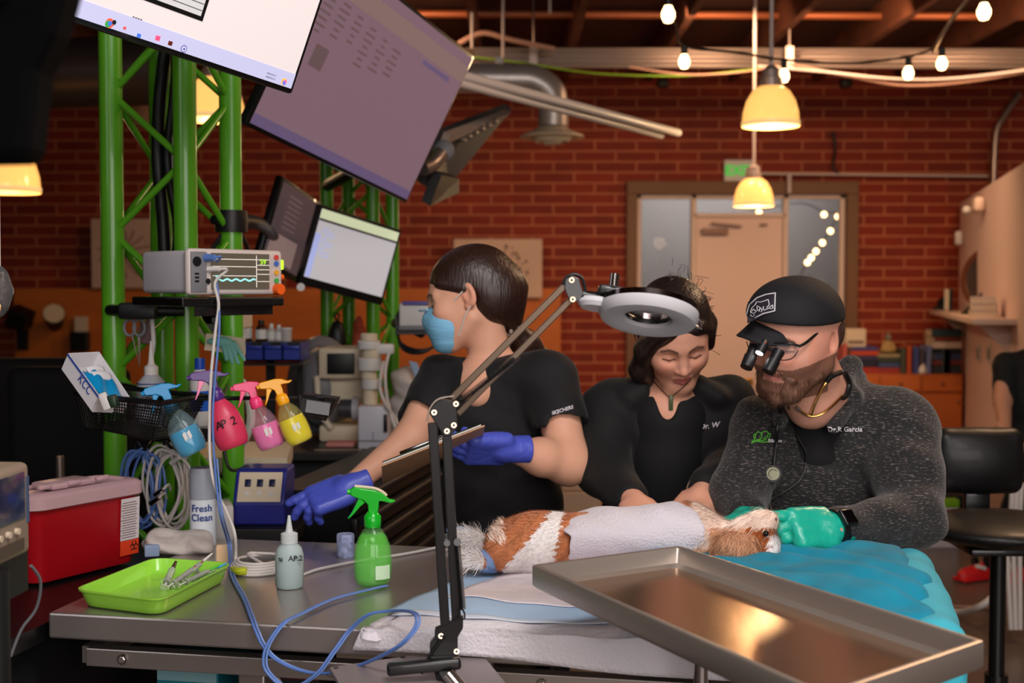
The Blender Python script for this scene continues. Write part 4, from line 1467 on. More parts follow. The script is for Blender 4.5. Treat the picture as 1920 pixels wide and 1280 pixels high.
wires = MB()
NA, NB, NC = 34, 26, 12
seg = lambda p, q_: wires.cyl(p, q_, .0011, n=4, cap=False)
for i in range(NA + 1):
    a = i / NA
    for bb in (0, 1):
        seg(basket_pt(a, bb, 0), basket_pt(a, bb, 1))
    seg(basket_pt(a, 0, 0), basket_pt(a, 1, 0))
for j in range(NB + 1):
    b_ = j / NB
    for aa in (0, 1):
        seg(basket_pt(aa, b_, 0), basket_pt(aa, b_, 1))
    seg(basket_pt(0, b_, 0), basket_pt(1, b_, 0))
for k in range(NC + 1):
    c_ = k / NC
    for bb in (0, 1):
        seg(basket_pt(0, bb, c_), basket_pt(1, bb, c_))
    for aa in (0, 1):
        seg(basket_pt(aa, 0, c_), basket_pt(aa, 1, c_))
ms = wires.build('wire_mesh', M_blackm, bk, smooth=False)
MB().tube([basket_pt(0, 0, 1), basket_pt(1, 0, 1), basket_pt(1, 1, 1), basket_pt(0, 1, 1), basket_pt(0, 0, 1)], .005, 8, 1).build('rim', M_blackm, bk)
MB().prism([basket_pt(.03, .04, .02), basket_pt(.97, .04, .02), basket_pt(.97, .96, .02), basket_pt(.03, .96, .02)], (0, 0, -.002)).build('base_sheet', M_black, bk, smooth=False)
# side brackets towards the truss
MB().tube([basket_pt(.5, 1, .95), Vector((TC[0].x, TC[0].y - .03, basket_pt(.5, 1, .95).z))], .006, 8, 1).build('bracket', M_blackm, bk)

# box of wipes leaning in the basket: open box, long axis up-left
wb = thing('wipes_box', 'open white box of blue wipes leaning in the black basket', 'box', P(200, 740, 2.70))
ax = (P(150, 668, 2.74) - P(222, 790, 2.70)).normalized()
side = Vector((.95, .2, .1)).normalized()
MWB = frame(P(152, 700, 2.69), -ax, side)
RW = MWB.to_3x3()


def wbp(x, y, z):
    return MWB @ Vector((x, y, z))


# flat surfaces given by corner pixels, depth by corner
c1, c2, c3, c4 = P(128, 662, 2.66), P(186, 659, 2.72), P(244, 745, 2.70), P(186, 742, 2.60)
dn = P(116, 690, 2.66) - c1
b = MB()
b.prism([c1, c4, c4 + dn * 1.0, c1 + dn], (c2 - c1).normalized() * .002)
b.prism([c1, c2, c2 + dn, c1 + dn], (c3 - c2).normalized() * .002)
b.prism([c2, c3, c3 + dn, c2 + dn], (c1 - c2).normalized() * .002)
b.prism([c1 + dn, c2 + dn, c3 + dn, c4 + dn], dn.normalized() * .002)
b.prism([c4, c3, c3 + dn, c4 + dn], (c1 - c4).normalized() * .002)
b.build('carton', mat('white_card', (206, 202, 206), .6), wb, smooth=False)
mb_ = lambda u, v, k=0.5: c1.lerp(c2, u).lerp(c4.lerp(c3, u), v) + dn * k
b = MB()
b.grid(lambda u, v: mb_(.14 + .72 * u, .35 + .6 * v, .28 - .22 * math.sin(PI * u) * math.sin(PI * v) + .1 * math.sin(9 * u + 5 * v)), 16, 16)
b.build('blue_wipes', mat('bright_blue_wrap', (14, 140, 200), .3), wb, solid=.004)['label'] = 'shiny bright blue wipes'
b = MB()
b.grid(lambda u, v: mb_(.3 + .55 * u, .3 + .3 * v, .12 - .12 * math.sin(PI * u) + .1 * math.sin(7 * v)), 10, 10)
b.build('white_tissue', mat('white_tissue', (224, 222, 224), .8), wb, solid=.002)
eb = (c4 - c1).normalized()
text('box_print', 'KCC', .024, frame(c1.lerp(c4, .42) + dn * .55 - (c2 - c1).normalized() * .0012, eb, -dn), mat('navy_print', (40, 70, 150), .5), wb, .0005)
MB().prism([c1 + dn * .12 - (c2 - c1).normalized() * .001, c4 + dn * .12 - (c2 - c1).normalized() * .001, c4 - (c2 - c1).normalized() * .001, c1 - (c2 - c1).normalized() * .001], -(c2 - c1).normalized() * .0006).build('blue_edge', mat('navy_print', (40, 70, 150), .5), wb, smooth=False)
# marker clip hanging on basket edge
t = thing('clip', 'small white and dark green clip hooked over the basket rim', 'clip', P(200, 750, 2.6))
MB().box(P(197, 752, 2.585), (.016, .012, .036), (0, -.35, 0), bev=.003).build('white_tab', M_white, t)
MB().box(P(211, 752, 2.59), (.020, .02, .026), (0, -.2, 0), bev=.004).build('dark_body', mat('dark_green_plastic', (20, 44, 26), .4), t)


# ---------------------------------------------------------------- spray bottles
def spray_bottle(label, body_m, liq_m, head_m, M, k=1.0, level=.6, solid=False, trig_m=None, group=None, loc=None):
    """upright bottle 0.215 m high built at the origin, nozzle towards -X, then placed by M"""
    t = thing('spray_bottle', label, 'spray bottle', (0, 0, 0), group=group)
    prof = [(0, .004), (.030, 0), (.0365, .004), (.041, .018), (.0425, .04), (.0425, .06), (.039, .085), (.031, .105), (.022, .119), (.0155, .127), (.0145, .140)]
    MB().lathe(prof + [(0.0, .140)] if solid else prof, n=36, sy=.78).build('bottle', body_m, t, local=True)
    if liq_m is not None:
        pr = [(0, .006), (.028, .0025), (.0340, .006), (.0385, .019), (.0400, .04), (.0400, .06), (.0368, .085), (.0290, .105), (.0200, .119)]
        top = level * .125
        pts_ = [p for p in pr if p[1] < top]
        a = pts_[-1]
        nx = pr[len(pts_)] if len(pts_) < len(pr) else (.014, .127)
        f_ = (top - a[1]) / (nx[1] - a[1])
        rt_ = a[0] + (nx[0] - a[0]) * f_
        MB().lathe(pts_ + [(rt_, top), (0, top)], n=36, sy=.77).build('liquid', liq_m, t, local=True)
    MB().tube([(0, 0, .135), (.004, 0, .08), (.014, 0, .012)], .0022, 8, 4).build('dip_tube', M_tubeclr, t, local=True)
    MB().lathe([(.0165, .126), (.0185, .130), (.0185, .150), (.0140, .156), (.011, .160), (0, .160)], n=28).build('collar', head_m, t, local=True)
    # spray head silhouette extruded across Y
    hp = [(-.046, .196), (-.048, .208), (-.040, .214), (-.022, .211), (.004, .207), (.022, .199), (.037, .186), (.048, .185), (.049, .181), (.038, .178), (.024, .182), (.014, .184), (.013, .168), (.010, .156), (-.009, .156), (-.010, .176), (-.020, .186), (-.032, .190)]
    h = MB().prism([(x, -.0085, z) for x, z in hp], (0, .017, 0)).build('spray_head', head_m, t, local=True, bev=.0025, angle=50)
    MB().cyl((-.046, 0, .203), (-.054, 0, .2045), .0065, .006, 14).build('nozzle', head_m, h, local=True)
    tp = [(-.022, .188), (-.030, .190), (-.034, .180), (-.044, .160), (-.054, .146), (-.050, .146), (-.038, .158), (-.026, .172), (-.016, .180)]
    MB().prism([(x, -.006, z) for x, z in tp], (0, .012, 0)).build('trigger', trig_m or head_m, t, local=True, bev=.002, angle=50)
    t.matrix_basis = M @ Matrix.Scale(k, 4)
    return t


M_tubeclr = mat('clear_tube', (230, 240, 235), 0.15, trans=0.8, ior=1.2)


def plast(name, c, rough=.06):
    return mat(name, c, rough, alpha=.14, spec=1.0, coat=.6)


M_gbot = plast('clear_green_plastic', (150, 246, 140))
M_gliq = mat('pale_green_liquid', (110, 226, 70), .05, alpha=.48)
M_ghead = mat('bright_green_plastic', (16, 196, 38), .25, coat=.4, trans=.15, sss=0.0)
pg_ = PZ(695, 1102, .9)
kg = 186 / F * pg_.y / .211
gsb = spray_bottle('clear green spray bottle with bright green trigger standing on the steel table', M_gbot, M_gliq, M_ghead, Matrix.Translation(pg_ + Vector((.002, 0.02, .001))) @ Matrix.Rotation(.12, 4, 'Z'), kg, .9)
RG = gsb.matrix_basis
lb = MB().grid(lambda u, v: ((.0435 * math.cos(-1.45 + u * .85)), .78 * .0435 * math.sin(-1.45 + u * .85), .018 + .03 * v), 10, 4).build('paper_label', mat('pale_green_label', (214, 246, 206), .6), gsb, local=True)
MB().tube([(-.038, 0, .2155), (-.018, 0, .2135), (.006, 0, .2095), (.022, 0, .2015), (.030, 0, .1935)], .0035, 8, 4).build('white_stripe', M_cream, gsb, local=True)


def hang(px, py, Y, ang, yaw=0.0):
    """matrix placing a bottle hanging by its neck at the pixel, leaning by ang"""
    neck = Vector((0, 0, .165))
    R = Matrix.Rotation(yaw, 4, 'Z') @ Matrix.Rotation(ang, 4, 'Y')
    return R, P(px, py, Y)


GSP = None
rows = [('clear spray bottle of bright blue liquid with a blue head, leftmost on the rail', 318, 756, 366, 850, plast('clear_blue_plastic', (190, 226, 236)), mat('bright_blue_liquid', (6, 150, 200), .08, alpha=.86), mat('blue_head_plastic', (16, 140, 200), .3), .58, False, .0),
        ('opaque pink-red spray bottle with a purple head, lettered by hand', 407, 745, 440, 838, mat('pink_red_plastic', (214, 56, 92), .35, sss=0), None, mat('purple_head_plastic', (78, 40, 120), .3), .6, True, .1),
        ('clear spray bottle of pale pink liquid with a hot pink head on the rail', 478, 750, 512, 840, plast('clear_pink_plastic', (246, 196, 220)), mat('pale_pink_liquid', (236, 110, 176), .08, alpha=.86), mat('hot_pink_plastic', (236, 60, 120), .3), .6, False, 0),
        ('clear spray bottle of yellow liquid with an orange-yellow head, rightmost on the rail', 527, 744, 566, 830, plast('clear_yellow_plastic', (248, 240, 150)), mat('bright_yellow_liquid', (232, 214, 0), .08, alpha=.86), mat('orange_yellow_plastic', (246, 170, 20), .3), .66, False, 0)]
for i, (lab, nx_, ny_, bx_, by_, bm, lm, hm, lv, sol, dy_) in enumerate(rows):
    Yh = YR - .035 - .01 * (i % 2)
    A_ = P(bx_, by_, Yh)
    B_ = P(nx_, ny_, Yh)
    up_ = (B_ - A_).normalized()
    kk = (B_ - A_).length / .150 * 1.0
    x_ = Vector((1, 0.25, 0))
    x_ = (x_ - up_ * x_.dot(up_)).normalized()
    y_ = up_.cross(x_)
    MM = Matrix((x_, y_, up_)).transposed().to_4x4()
    MM.translation = A_
    o = spray_bottle(lab, bm, lm, hm, MM, min(kk, 1.12) * (1.12 if sol else 1), lv, sol, mat('pale_pink_trigger', (236, 130, 170), .3) if sol else None)
    if sol:
        tm = frame(Vector((0, 0, 0)), (1, 0, 0), (0, 0, 1))
        # lettering wrapped on the front
        for ch, a in (('A', -2.05), ('P', -1.72), ('2', -1.12)):
            q_ = Vector((.0440 * math.cos(a), .78 * .0440 * math.sin(a), .056))
            nn = Vector((math.cos(a) * .78, math.sin(a), 0)).normalized()
            tg = Vector((-nn.y, nn.x, 0))
            Mt = frame(q_ + nn * .0005 - tg * .008, tg, (0, 0, 1))
            c = bpy.data.curves.new('t', 'FONT')
            c.body = ch
            c.size = .030
            c.extrude = .0008
            oo = bpy.data.objects.new('tmp', c)
            COL.objects.link(oo)
            me = bpy.data.meshes.new_from_object(oo.evaluated_get(bpy.context.evaluated_depsgraph_get()))
            bpy.data.objects.remove(oo)
            me.transform(Mt)
            me.materials.clear()
            link_mesh('handwritten_letter', me, M_black, o, local=True, smooth=False)
    else:
        mk = MB()
        for k_ in range(2):
            mk.grid(lambda u, v: (.0432 * math.cos(-1.75 + k_ * .3 + u * .2), .78 * .0432 * math.sin(-1.75 + k_ * .3 + u * .2), .040 + .02 * v + .004 * u), 4, 4)
        mk.build('label_mark', M_white, o, local=True)
# ================================================================ STEEL TABLE
ZT = 0.9
T0 = Vector((-.802, 2.191, 0))
TU = Vector((.982, -.19, 0)).normalized()
TV = Vector((.19, .982, 0)).normalized()
TL, TD = 1.47, .675


def T(u, v, z=ZT):
    return T0 + TU * u + TV * v + Vector((0, 0, z))


RT = Matrix((TU, TV, Vector((0, 0, 1)))).transposed()
tb = thing('steel_table', 'long brushed steel examination table in the foreground', 'table', T(TL / 2, TD / 2, 0))
MB().box(T(TL / 2, TD / 2, ZT - .0225), (TL, TD, .045), RT, bev=.004).build('tabletop', M_steel, tb, smooth=False)
b = MB().box(T(TL / 2 + .02, .05, ZT - .085), (TL - .06, .03, .032), RT, bev=.002)
rl = b.build('front_rail', M_steel, tb, smooth=False)
MB().box(T(TL / 2, TD - .05, ZT - .085), (TL - .06, .03, .032), RT, bev=.002).build('rear_rail', M_steel, tb, smooth=False)
MB().box(T(.05, TD / 2, ZT - .085), (.03, TD - .1, .03), RT).build('side_rail', M_steel, tb, smooth=False)
MB().box(T(TL - .05, TD / 2, ZT - .085), (.03, TD - .1, .03), RT).build('side_rail', M_steel, tb, smooth=False)
for u in (.12, .50, .86, 1.15):
    sc_ = MB().cyl(T(u, .036, ZT - .085), T(u, .031, ZT - .085), .011, .009, 20).build('screw', M_chrome, tb)
    MB().cyl(T(u, .0315, ZT - .085), T(u, .0290, ZT - .085), .0055, n=6).build('screw_socket', M_steel, sc_, smooth=False)
for u, v in ((.34, .10), (1.30, .10), (.34, TD - .08), (1.30, TD - .08)):
    MB().box(T(u, v, (ZT - .1) / 2), (.05, .05, ZT - .1), RT, bev=.004).build('leg', M_steel, tb, smooth=False)
MB().box(T(.85, TD / 2, .42), (1.1, TD - .12, .02), RT, bev=.003).build('under_shelf', M_steel, tb, smooth=False)
for u in (.10, .32, .72, 1.05):
    MB().box(T(u, .2, ZT - .058), (.09, .2, .026), RT).build('tabletop_support', M_blackm, tb, smooth=False)

# lower shelf with boxes, under the table on a dark cart
cartm = mat('dark_cart', (22, 22, 24), .5)
uc = thing('supply_cart', 'black supply cart under the left half of the steel table', 'cart', T(.45, .38, 0))
b = MB()
for z in (.30, .68):
    b.box(T(.42, .37, z), (.74, .46, .02), RT)
b.build('shelf', cartm, uc, smooth=False)
for u, v in ((.07, .16), (.78, .16), (.07, .58), (.78, .58)):
    MB().box(T(u, v, .42), (.03, .03, .60), RT).build('post', cartm, uc, smooth=False)
    MB().cyl(T(u - .012, v, .045), T(u + .012, v, .045), .045, n=20).build('wheel', cartm, uc)
    MB().box(T(u, v, .10), (.02, .02, .06), RT).build('caster_stem', cartm, uc)


def carton(name, label, c, d, col, m2=None, lid=None, cat='box', R=RT):
    t = thing(name, label, cat, c)
    MB().box(Vector(c) + Vector((0, 0, d[2] / 2)), d, R, bev=.003).build('box_body', mat('card_%d_%d_%d' % col, col, .6), t, smooth=False)
    MB().box(Vector(c) + R @ Vector((0, -d[1] / 2 - .0008, d[2] * .75)), (d[0] * .96, .0015, d[2] * .25), R).build('printed_panel', m2 or M_grey, t, smooth=False)
    return t


zc = .692
cb1 = carton('glove_box', 'teal and grey box on the cart, leftmost under the steel table', T(.185, .23, zc), (.12, .16, .085), (20, 110, 124), mat('pale_teal', (120, 160, 166), .5))
cb2 = carton('supply_box', 'black box with a round white letter under the steel table', T(.36, .27, zc), (.14, .20, .10), (24, 22, 24), mat('dark_red_band', (90, 20, 24), .5))
cS = T(.345, .165, zc + .05)
MB().cyl(cS, cS - TV * .002, .019, n=24).build('badge', M_white, cb2, smooth=False)
text('badge_letter', 'S', .030, frame(cS - TV * .0026 - TU * .009 + Vector((0, 0, -.011)), TU, (0, 0, 1)), M_black, cb2, .0004)
cb3 = carton('supply_box', 'pale brown box beside the black box under the steel table', T(.49, .32, zc), (.09, .20, .12), (140, 112, 98), M_cream)
cb4 = carton('supply_box', 'white flat box lying high under the steel table behind the front rail', T(.36, .46, zc + .0), (.26, .12, .13), (190, 186, 184), M_black)
bg = thing('foil_bag', 'crumpled silver foil bag hanging below the front rail of the steel table', 'bag', T(.68, .25, zc))
S = Sdf()
S.box(T(.69, .26, zc + .055), (.045, .02, .055), RT, .01)
skin_obj('bag_body', [S.mesh(.004, warp=wrinkle(.004, 2.4))], mat('foil', (196, 190, 176), .3, .85, bump=.5, bscale=40), bg)
MB().box(T(.69, .26, zc + .107), (.07, .012, .006), RT).build('seal_strip', M_galv, bg)

# black counter to the left of the table carrying the sharps container
lc = thing('black_counter', 'black counter at the left end of the steel table', 'counter', (-1.35, 2.6, 0))
MB().prism([Vector((-1.9, 1.85, .878)), T(-.012, -.34, .878), T(-.012, .72, .878), Vector((-1.9, 2.95, .878))], (0, 0, -.03)).build('worktop', mat('black_laminate', (13, 13, 14), .35), lc, smooth=False)
MB().prism([Vector((-1.88, 1.92, .848)), T(-.05, -.28, .848), T(-.05, .66, .848), Vector((-1.88, 2.9, .848))], (0, 0, -.84)).build('cabinet', cartm, lc, smooth=False)
MB().box((-1.2, 1.9, .62), (.14, .014, .012)).build('handle', M_galv, lc)

# sharps container
M_red = mat('red_plastic', (172, 14, 26), .38, sss=0)
M_lid = mat('pinkish_clear_lid', (216, 176, 182), .3, trans=.25, ior=1.2)
A_, B_ = PZ(66, 1100, .885), PZ(272, 1050, .885)
sd = (B_ - A_)
sl_ = sd.length
sd.normalize()
sn = Vector((-sd.y, sd.x, 0))
shp = thing('sharps_container', 'red sharps container with pinkish lid and white label on the black counter', 'container', A_ + sd * sl_ / 2 + sn * .08)
Ms = Matrix((sd, sn, Vector((0, 0, 1)))).transposed().to_4x4()
Ms.translation = A_
hS = .150
dS = .13


def tub(M, L, D, h, in0, out0, cr, z0=0.0, th=.0025, n=6, base=True):
    """open tub with rounded corners; in0 bottom inset, flaring to full size"""
    b = MB()

    def ring(ins, z):
        pts = []
        for (cx, cy, a0) in ((L - cr, cr, -PI / 2), (L - cr, D - cr, 0), (cr, D - cr, PI / 2), (cr, cr, PI)):
            for k in range(n + 1):
                a = a0 + k / n * PI / 2
                x = cx + math.cos(a) * cr
                y = cy + math.sin(a) * cr
                x = L / 2 + (x - L / 2) * (1 - 2 * ins / L)
                y = D / 2 + (y - D / 2) * (1 - 2 * ins / D)
                pts.append(b.b.verts.new(M @ Vector((x, y, z))))
        return pts
    return b, ring


b, ring = tub(Ms, sl_, dS, hS, .014, 0, .03)
rs = [ring(.014, 0), ring(.012, .004), ring(.004, hS - .01), ring(.0, hS)]
for r_a, r_b in zip(rs[:-1], rs[1:]):
    for i in range(len(r_a)):
        j = (i + 1) % len(r_a)
        b.b.faces.new((r_a[i], r_a[j], r_b[j], r_b[i]))
b.b.faces.new(rs[0][::-1])
b.build('tub', M_red, shp)
b, ring = tub(Ms, sl_, dS, hS, 0, 0, .032)
rs = [ring(-.004, hS - .006), ring(-.007, hS - .004), ring(-.007, hS + .018), ring(0.0, hS + .024), ring(.018, hS + .026), ring(.022, hS + .020), ring(.05, hS + .020)]
for r_a, r_b in zip(rs[:-1], rs[1:]):
    for i in range(len(r_a)):
        j = (i + 1) % len(r_a)
        b.b.faces.new((r_a[i], r_a[j], r_b[j], r_b[i]))
b.b.faces.new(rs[-1])
ld = b.build('lid', M_lid, shp)
b = MB()
b.box(Ms @ Vector((sl_ * .45, dS * .5, hS + .030)), (sl_ * .4, dS * .5, .014), Ms.to_3x3(), bev=.006)
b.build('lid_flap', M_lid, ld)
for k in range(3):
    MB().box(Ms @ Vector((sl_ * (.18 + .26 * k), dS * .25, hS + .034)), (.03, .012, .010), Ms.to_3x3(), bev=.003).build('lid_latch', M_lid, ld)
Mfl = frame(Ms @ Vector((0, .0115, 0)), sd, (0, 0, 1))
ti = -.0075 / hS


def lab_s(x, y, w_, h, m, nm, off, par):
    c = Ms @ Vector((x, .0115 + ti * y * 1.0 - .0032 - off, y))
    c2 = Ms @ Vector((x, .0115 + ti * (y + h) - .0032 - off, y + h))
    return MB().prism([c, c + sd * w_, c2 + sd * w_, c2], -sn * .0006).build(nm, m, par, smooth=False)


lx = sl_ - .062
pw = lab_s(lx, .050, .050, .088, mat('label_white', (214, 204, 206), .6), 'instruction_label', 0, shp)
lab_s(lx, .018, .050, .031, mat('label_orange', (226, 66, 26), .6), 'biohazard_label', 0, shp)
bt = MB()
for k in range(15):
    yy = .056 + k * .0052
    c = Ms @ Vector((lx + .004, .0115 + ti * yy - .0042, yy))
    bt.box(c + sd * (.018 + .004 * ((k * 3) % 3)), (.036 + .006 * ((k * 5) % 2), .0004, .0016), Ms.to_3x3())
bt.build('label_print', M_ink, pw, smooth=False)
bh_ = MB()
cB = Ms @ Vector((lx + .037, .0115 + ti * .034 - .0045, .036))
for k in range(3):
    a = PI / 2 + k * 2 * PI / 3
    cr_ = cB + sd * (.0055 * math.cos(a)) + Vector((0, 0, .0055 * math.sin(a)))
    pts = [cr_ + sd * (.005 * math.cos(t_)) + Vector((0, 0, .005 * math.sin(t_))) for t_ in [a - 2.3 + q * 4.6 / 10 + PI for q in range(11)]]
    pts = [cr_ + sd * (.0052 * math.cos(a + w_)) + Vector((0, 0, .0052 * math.sin(a + w_))) for w_ in [.5 + q * (2 * PI - 1.0) / 12 for q in range(13)]]
    bh_.tube(pts, .0011, 5, 1)
bh_.build('biohazard_symbol', M_black, shp)

# green tray with syringes
gq = [PZ(137, 1108, .93), PZ(300, 1128, .93), PZ(437, 1058, .93), PZ(290, 1048, .93)]
M_gtray = mat('lime_green_plastic', (160, 226, 74), .3, coat=.3)
gt = thing('instrument_tray', 'lime green plastic tray holding used syringes on the left of the table', 'tray', (gq[0] + gq[2]) / 2 - Vector((0, 0, .03)))


def rring(b, q, ins, z, cr=.10, n=5):
    """rounded quad ring; ins is inset fraction towards the middle"""
    c = sum(q, Vector()) / 4
    q2 = [c + (p - c) * (1 - ins) for p in q]
    pts = []
    for i in range(4):
        p0, p1, p2 = q2[i - 1], q2[i], q2[(i + 1) % 4]
        a = p1 + (p0 - p1).normalized() * .032
        d = p1 + (p2 - p1).normalized() * .032
        for k in range(n + 1):
            t = k / n
            pts.append(a * (1 - t) ** 2 + p1 * 2 * t * (1 - t) + d * t * t)
    return [b.b.verts.new(Vector((p.x, p.y, z))) for p in pts]


b = MB()
rr_ = [(.0, .929), (-.012, .931), (-.012, .9335), (.02, .9335), (.03, .930), (.075, .914), (.10, .9075), (.5, .9070), (.5, .9022), (.10, .9022), (.085, .9045), (.055, .914), (.02, .929), (0, .929)]
rs = [rring(b, gq, i_, z) for i_, z in rr_]
for r_a, r_b in zip(rs[:-1], rs[1:]):
    for i in range(len(r_a)):
        j = (i + 1) % len(r_a)
        b.b.faces.new((r_a[i], r_a[j], r_b[j], r_b[i]))
b.b.faces.new(rs[7])
b.b.faces.new(rs[8][::-1])
b.build('tray_body', M_gtray, gt, angle=60)
M_sbar = mat('clear_syringe_plastic', (226, 226, 220), .15, trans=.6, ior=1.2)
M_rub = mat('dark_rubber', (50, 40, 38), .6)


def syringe(label, p, ang, L, r, capc, tilt=0.0):
    t = thing('syringe', label, 'syringe', (0, 0, 0), group='syringes in the green tray')
    MB().lathe([(r, 0), (r, L * .62), (r * .35, L * .66), (r * .35, L * .72)], n=16).build('barrel', M_sbar, t, local=True)
    MB().lathe([(r * 1.8, 0), (r * 1.8, -.0015), (0, -.0015)], n=12).build('flange', M_sbar, t, local=True)
    MB().cyl((0, 0, L * .12), (0, 0, L * .18), r * .9, n=14).build('rubber_stopper', M_rub, t, local=True)
    MB().cyl((0, 0, -L * .22), (0, 0, L * .12), r * .35, n=8).cyl((0, 0, -L * .24), (0, 0, -L * .22), r * 1.2, n=14).build('plunger', M_white, t, local=True)
    MB().cyl((0, 0, L * .72), (0, 0, L * 1.0), r * .6, r * .4, 12).build('needle_cap', capc, t, local=True)
    t.matrix_basis = Matrix.Translation(p) @ Matrix.Rotation(ang, 4, 'Z') @ Matrix.Rotation(PI / 2 - tilt, 4, 'Y')
    return t


M_capw, M_capg, M_capb, M_capr, M_capk = M_white, mat('green_cap', (90, 200, 60), .4), mat('blue_cap', (80, 160, 220), .4), mat('red_cap', (180, 40, 60), .4), mat('brown_cap', (70, 50, 44), .4)
for i, (px, py, ang, L, r, cm_, lab, tl) in enumerate([(312, 1098, 1.45, .055, .0065, M_capk, 'short fat syringe with brown tip, leftmost in the green tray', .55), (326, 1098, 1.0, .075, .0045, M_capr, 'thin syringe with dark red cap in the green tray', .35), (338, 1094, .95, .085, .0050, M_capw, 'longest syringe with white cap in the green tray', .45),
                                                  (350, 1096, .85, .075, .0042, M_capg, 'syringe with green cap in the green tray', .25), (362, 1092, .8, .075, .0042, M_capb, 'syringe with light blue cap, rightmost in the green tray', .25), (372, 1082, 1.9, .055, .0040, M_capw, 'small syringe lying across behind the others in the green tray', .1)]):
    syringe(lab, PZ(px, py, .9145) + Vector((0, 0, .006)), ang, L, r, cm_, tl)

# squeeze bottle
q_ = PZ(543, 1101, .9)
kq = 137 / F * q_.y / .137
sb = thing('squeeze_bottle', 'small milky squeeze bottle of pale blue liquid with pointed nozzle', 'bottle', q_)
M_milk = mat('milky_plastic', (206, 226, 226), .35, trans=.35, ior=1.2)
z = lambda v: v * kq
RZ = Matrix.Identity(3)
MB().lathe([(0, z(.001)), (z(.024), z(.001)), (z(.0265), z(.006)), (z(.0268), z(.062)), (z(.023), z(.076)), (z(.0150), z(.084)), (z(.0145), z(.086))], q_, n=32).build('bottle_body', M_milk, sb)
MB().lathe([(0, z(.0025)), (z(.0235), z(.003)), (z(.0258), z(.007)), (z(.0258), z(.056)), (0, z(.056))], q_, n=32).build('liquid', mat('pale_blue_liquid', (120, 206, 216), .2, trans=.2), sb)
MB().lathe([(z(.0160), z(.085)), (z(.0160), z(.103)), (z(.012), z(.105)), (z(.008), z(.106)), (z(.0065), z(.110)), (z(.0025), z(.137)), (0, z(.138))], q_, n=24).build('nozzle_cap', mat('translucent_white', (220, 226, 226), .3, trans=.2, ior=1.2), sb)
nn = (Vector((0, 0, 0)) - Vector((q_.x, q_.y, 0))).normalized()
tg = Vector((-nn.y, nn.x, 0))
text('bottle_print', 'AP:2', z(.014), frame(q_ + nn * z(.0265) - tg * z(.002) + Vector((0, 0, z(.056))), tg, (0, 0, 1)), M_black, sb, .0006, bold=.0002)
text('bottle_print', '%)', z(.009), frame(q_ + nn * z(.0225) - tg * z(.020) + Vector((0, 0, z(.056))), (tg + nn * .6).normalized(), (0, 0, 1)), M_black, sb, .0006)

# little patterned roll behind the green bottle
q_ = PZ(648, 1044, .9)
ro = thing('bandage_roll', 'small blue and white patterned bandage roll behind the green spray bottle', 'bandage', q_)
m = mat('blue_white_pattern', (150, 160, 196), .7, var=.5, vscale=90)
MB().lathe([(.006, 0), (.017, 0), (.0185, .003), (.0185, .046), (.017, .049), (.006, .049), (.006, 0)], q_, n=28).build('wrap', m, ro)
MB().cyl(q_ + Vector((0, 0, .002)), q_ + Vector((0, 0, .047)), .0055, n=16).build('core', M_cream, ro)

# aerosol can
q_ = PZ(381, 1021, .9)
ka = 147 / F * q_.y
ra_ = 24.5 / F * q_.y
can = thing('aerosol_can', 'white and blue aerosol can with a grey cap at the back of the table', 'can', q_)
MB().lathe([(0, 0), (ra_, 0), (ra_ * 1.02, .003), (ra_, .006), (ra_, ka * .60)], q_, n=36).build('can_body', mat('can_white', (216, 222, 228), .3), can)
MB().lathe([(ra_, ka * .60), (ra_ * 1.01, ka * .605), (ra_ * .99, ka * .94), (ra_ * .90, ka), (0, ka)], q_, n=36).build('cap', mat('cool_grey_cap', (160, 166, 178), .35), can)
nn = (Vector((0, 0, 0)) - Vector((q_.x, q_.y, 0))).normalized()
a0 = math.atan2(nn.y, nn.x)
M_sky = mat('sky_blue_print', (70, 176, 220), .4)
MB().grid(lambda u, v: Vector((q_.x + ra_ * 1.012 * math.cos(a0 + .25 + .8 * u * (1 - .25 * v)), q_.y + ra_ * 1.012 * math.sin(a0 + .25 + .8 * u * (1 - .25 * v)), ka * (.22 + .36 * v))), 10, 4).build('blue_panel', M_sky, can)
MB().grid(lambda u, v: Vector((q_.x + ra_ * 1.012 * math.cos(a0 - 1.4 + 2.8 * u), q_.y + ra_ * 1.012 * math.sin(a0 - 1.4 + 2.8 * u), ka * (.02 + .10 * v))), 20, 2).build('blue_band', M_sky, can)


def curved_text(body, size, z_, a_c, par, c, r, m):
    """lettering wrapped round a can"""
    cu = bpy.data.curves.new('t', 'FONT')
    cu.body = body
    cu.size = size
    cu.extrude = .0005
    cu.offset = .0004
    cu.align_x = 'CENTER'
    oo = bpy.data.objects.new('tmp', cu)
    COL.objects.link(oo)
    me = bpy.data.meshes.new_from_object(oo.evaluated_get(bpy.context.evaluated_depsgraph_get()))
    bpy.data.objects.remove(oo)
    for v in me.vertices:
        a = a_c + v.co.x / r
        rr2 = r * 1.015 + v.co.z
        v.co = Vector((c.x + rr2 * math.cos(a), c.y + rr2 * math.sin(a), c.z + z_ + v.co.y))
    me.materials.clear()
    return link_mesh('lettering', me, m, par, smooth=False)


M_navy = mat('navy_letter', (36, 64, 130), .5)
curved_text('Fresh', .021, ka * .455, a0 - .1, can, q_, ra_, M_navy)
curved_text('Clean', .021, ka * .335, a0 - .1, can, q_, ra_, M_navy)

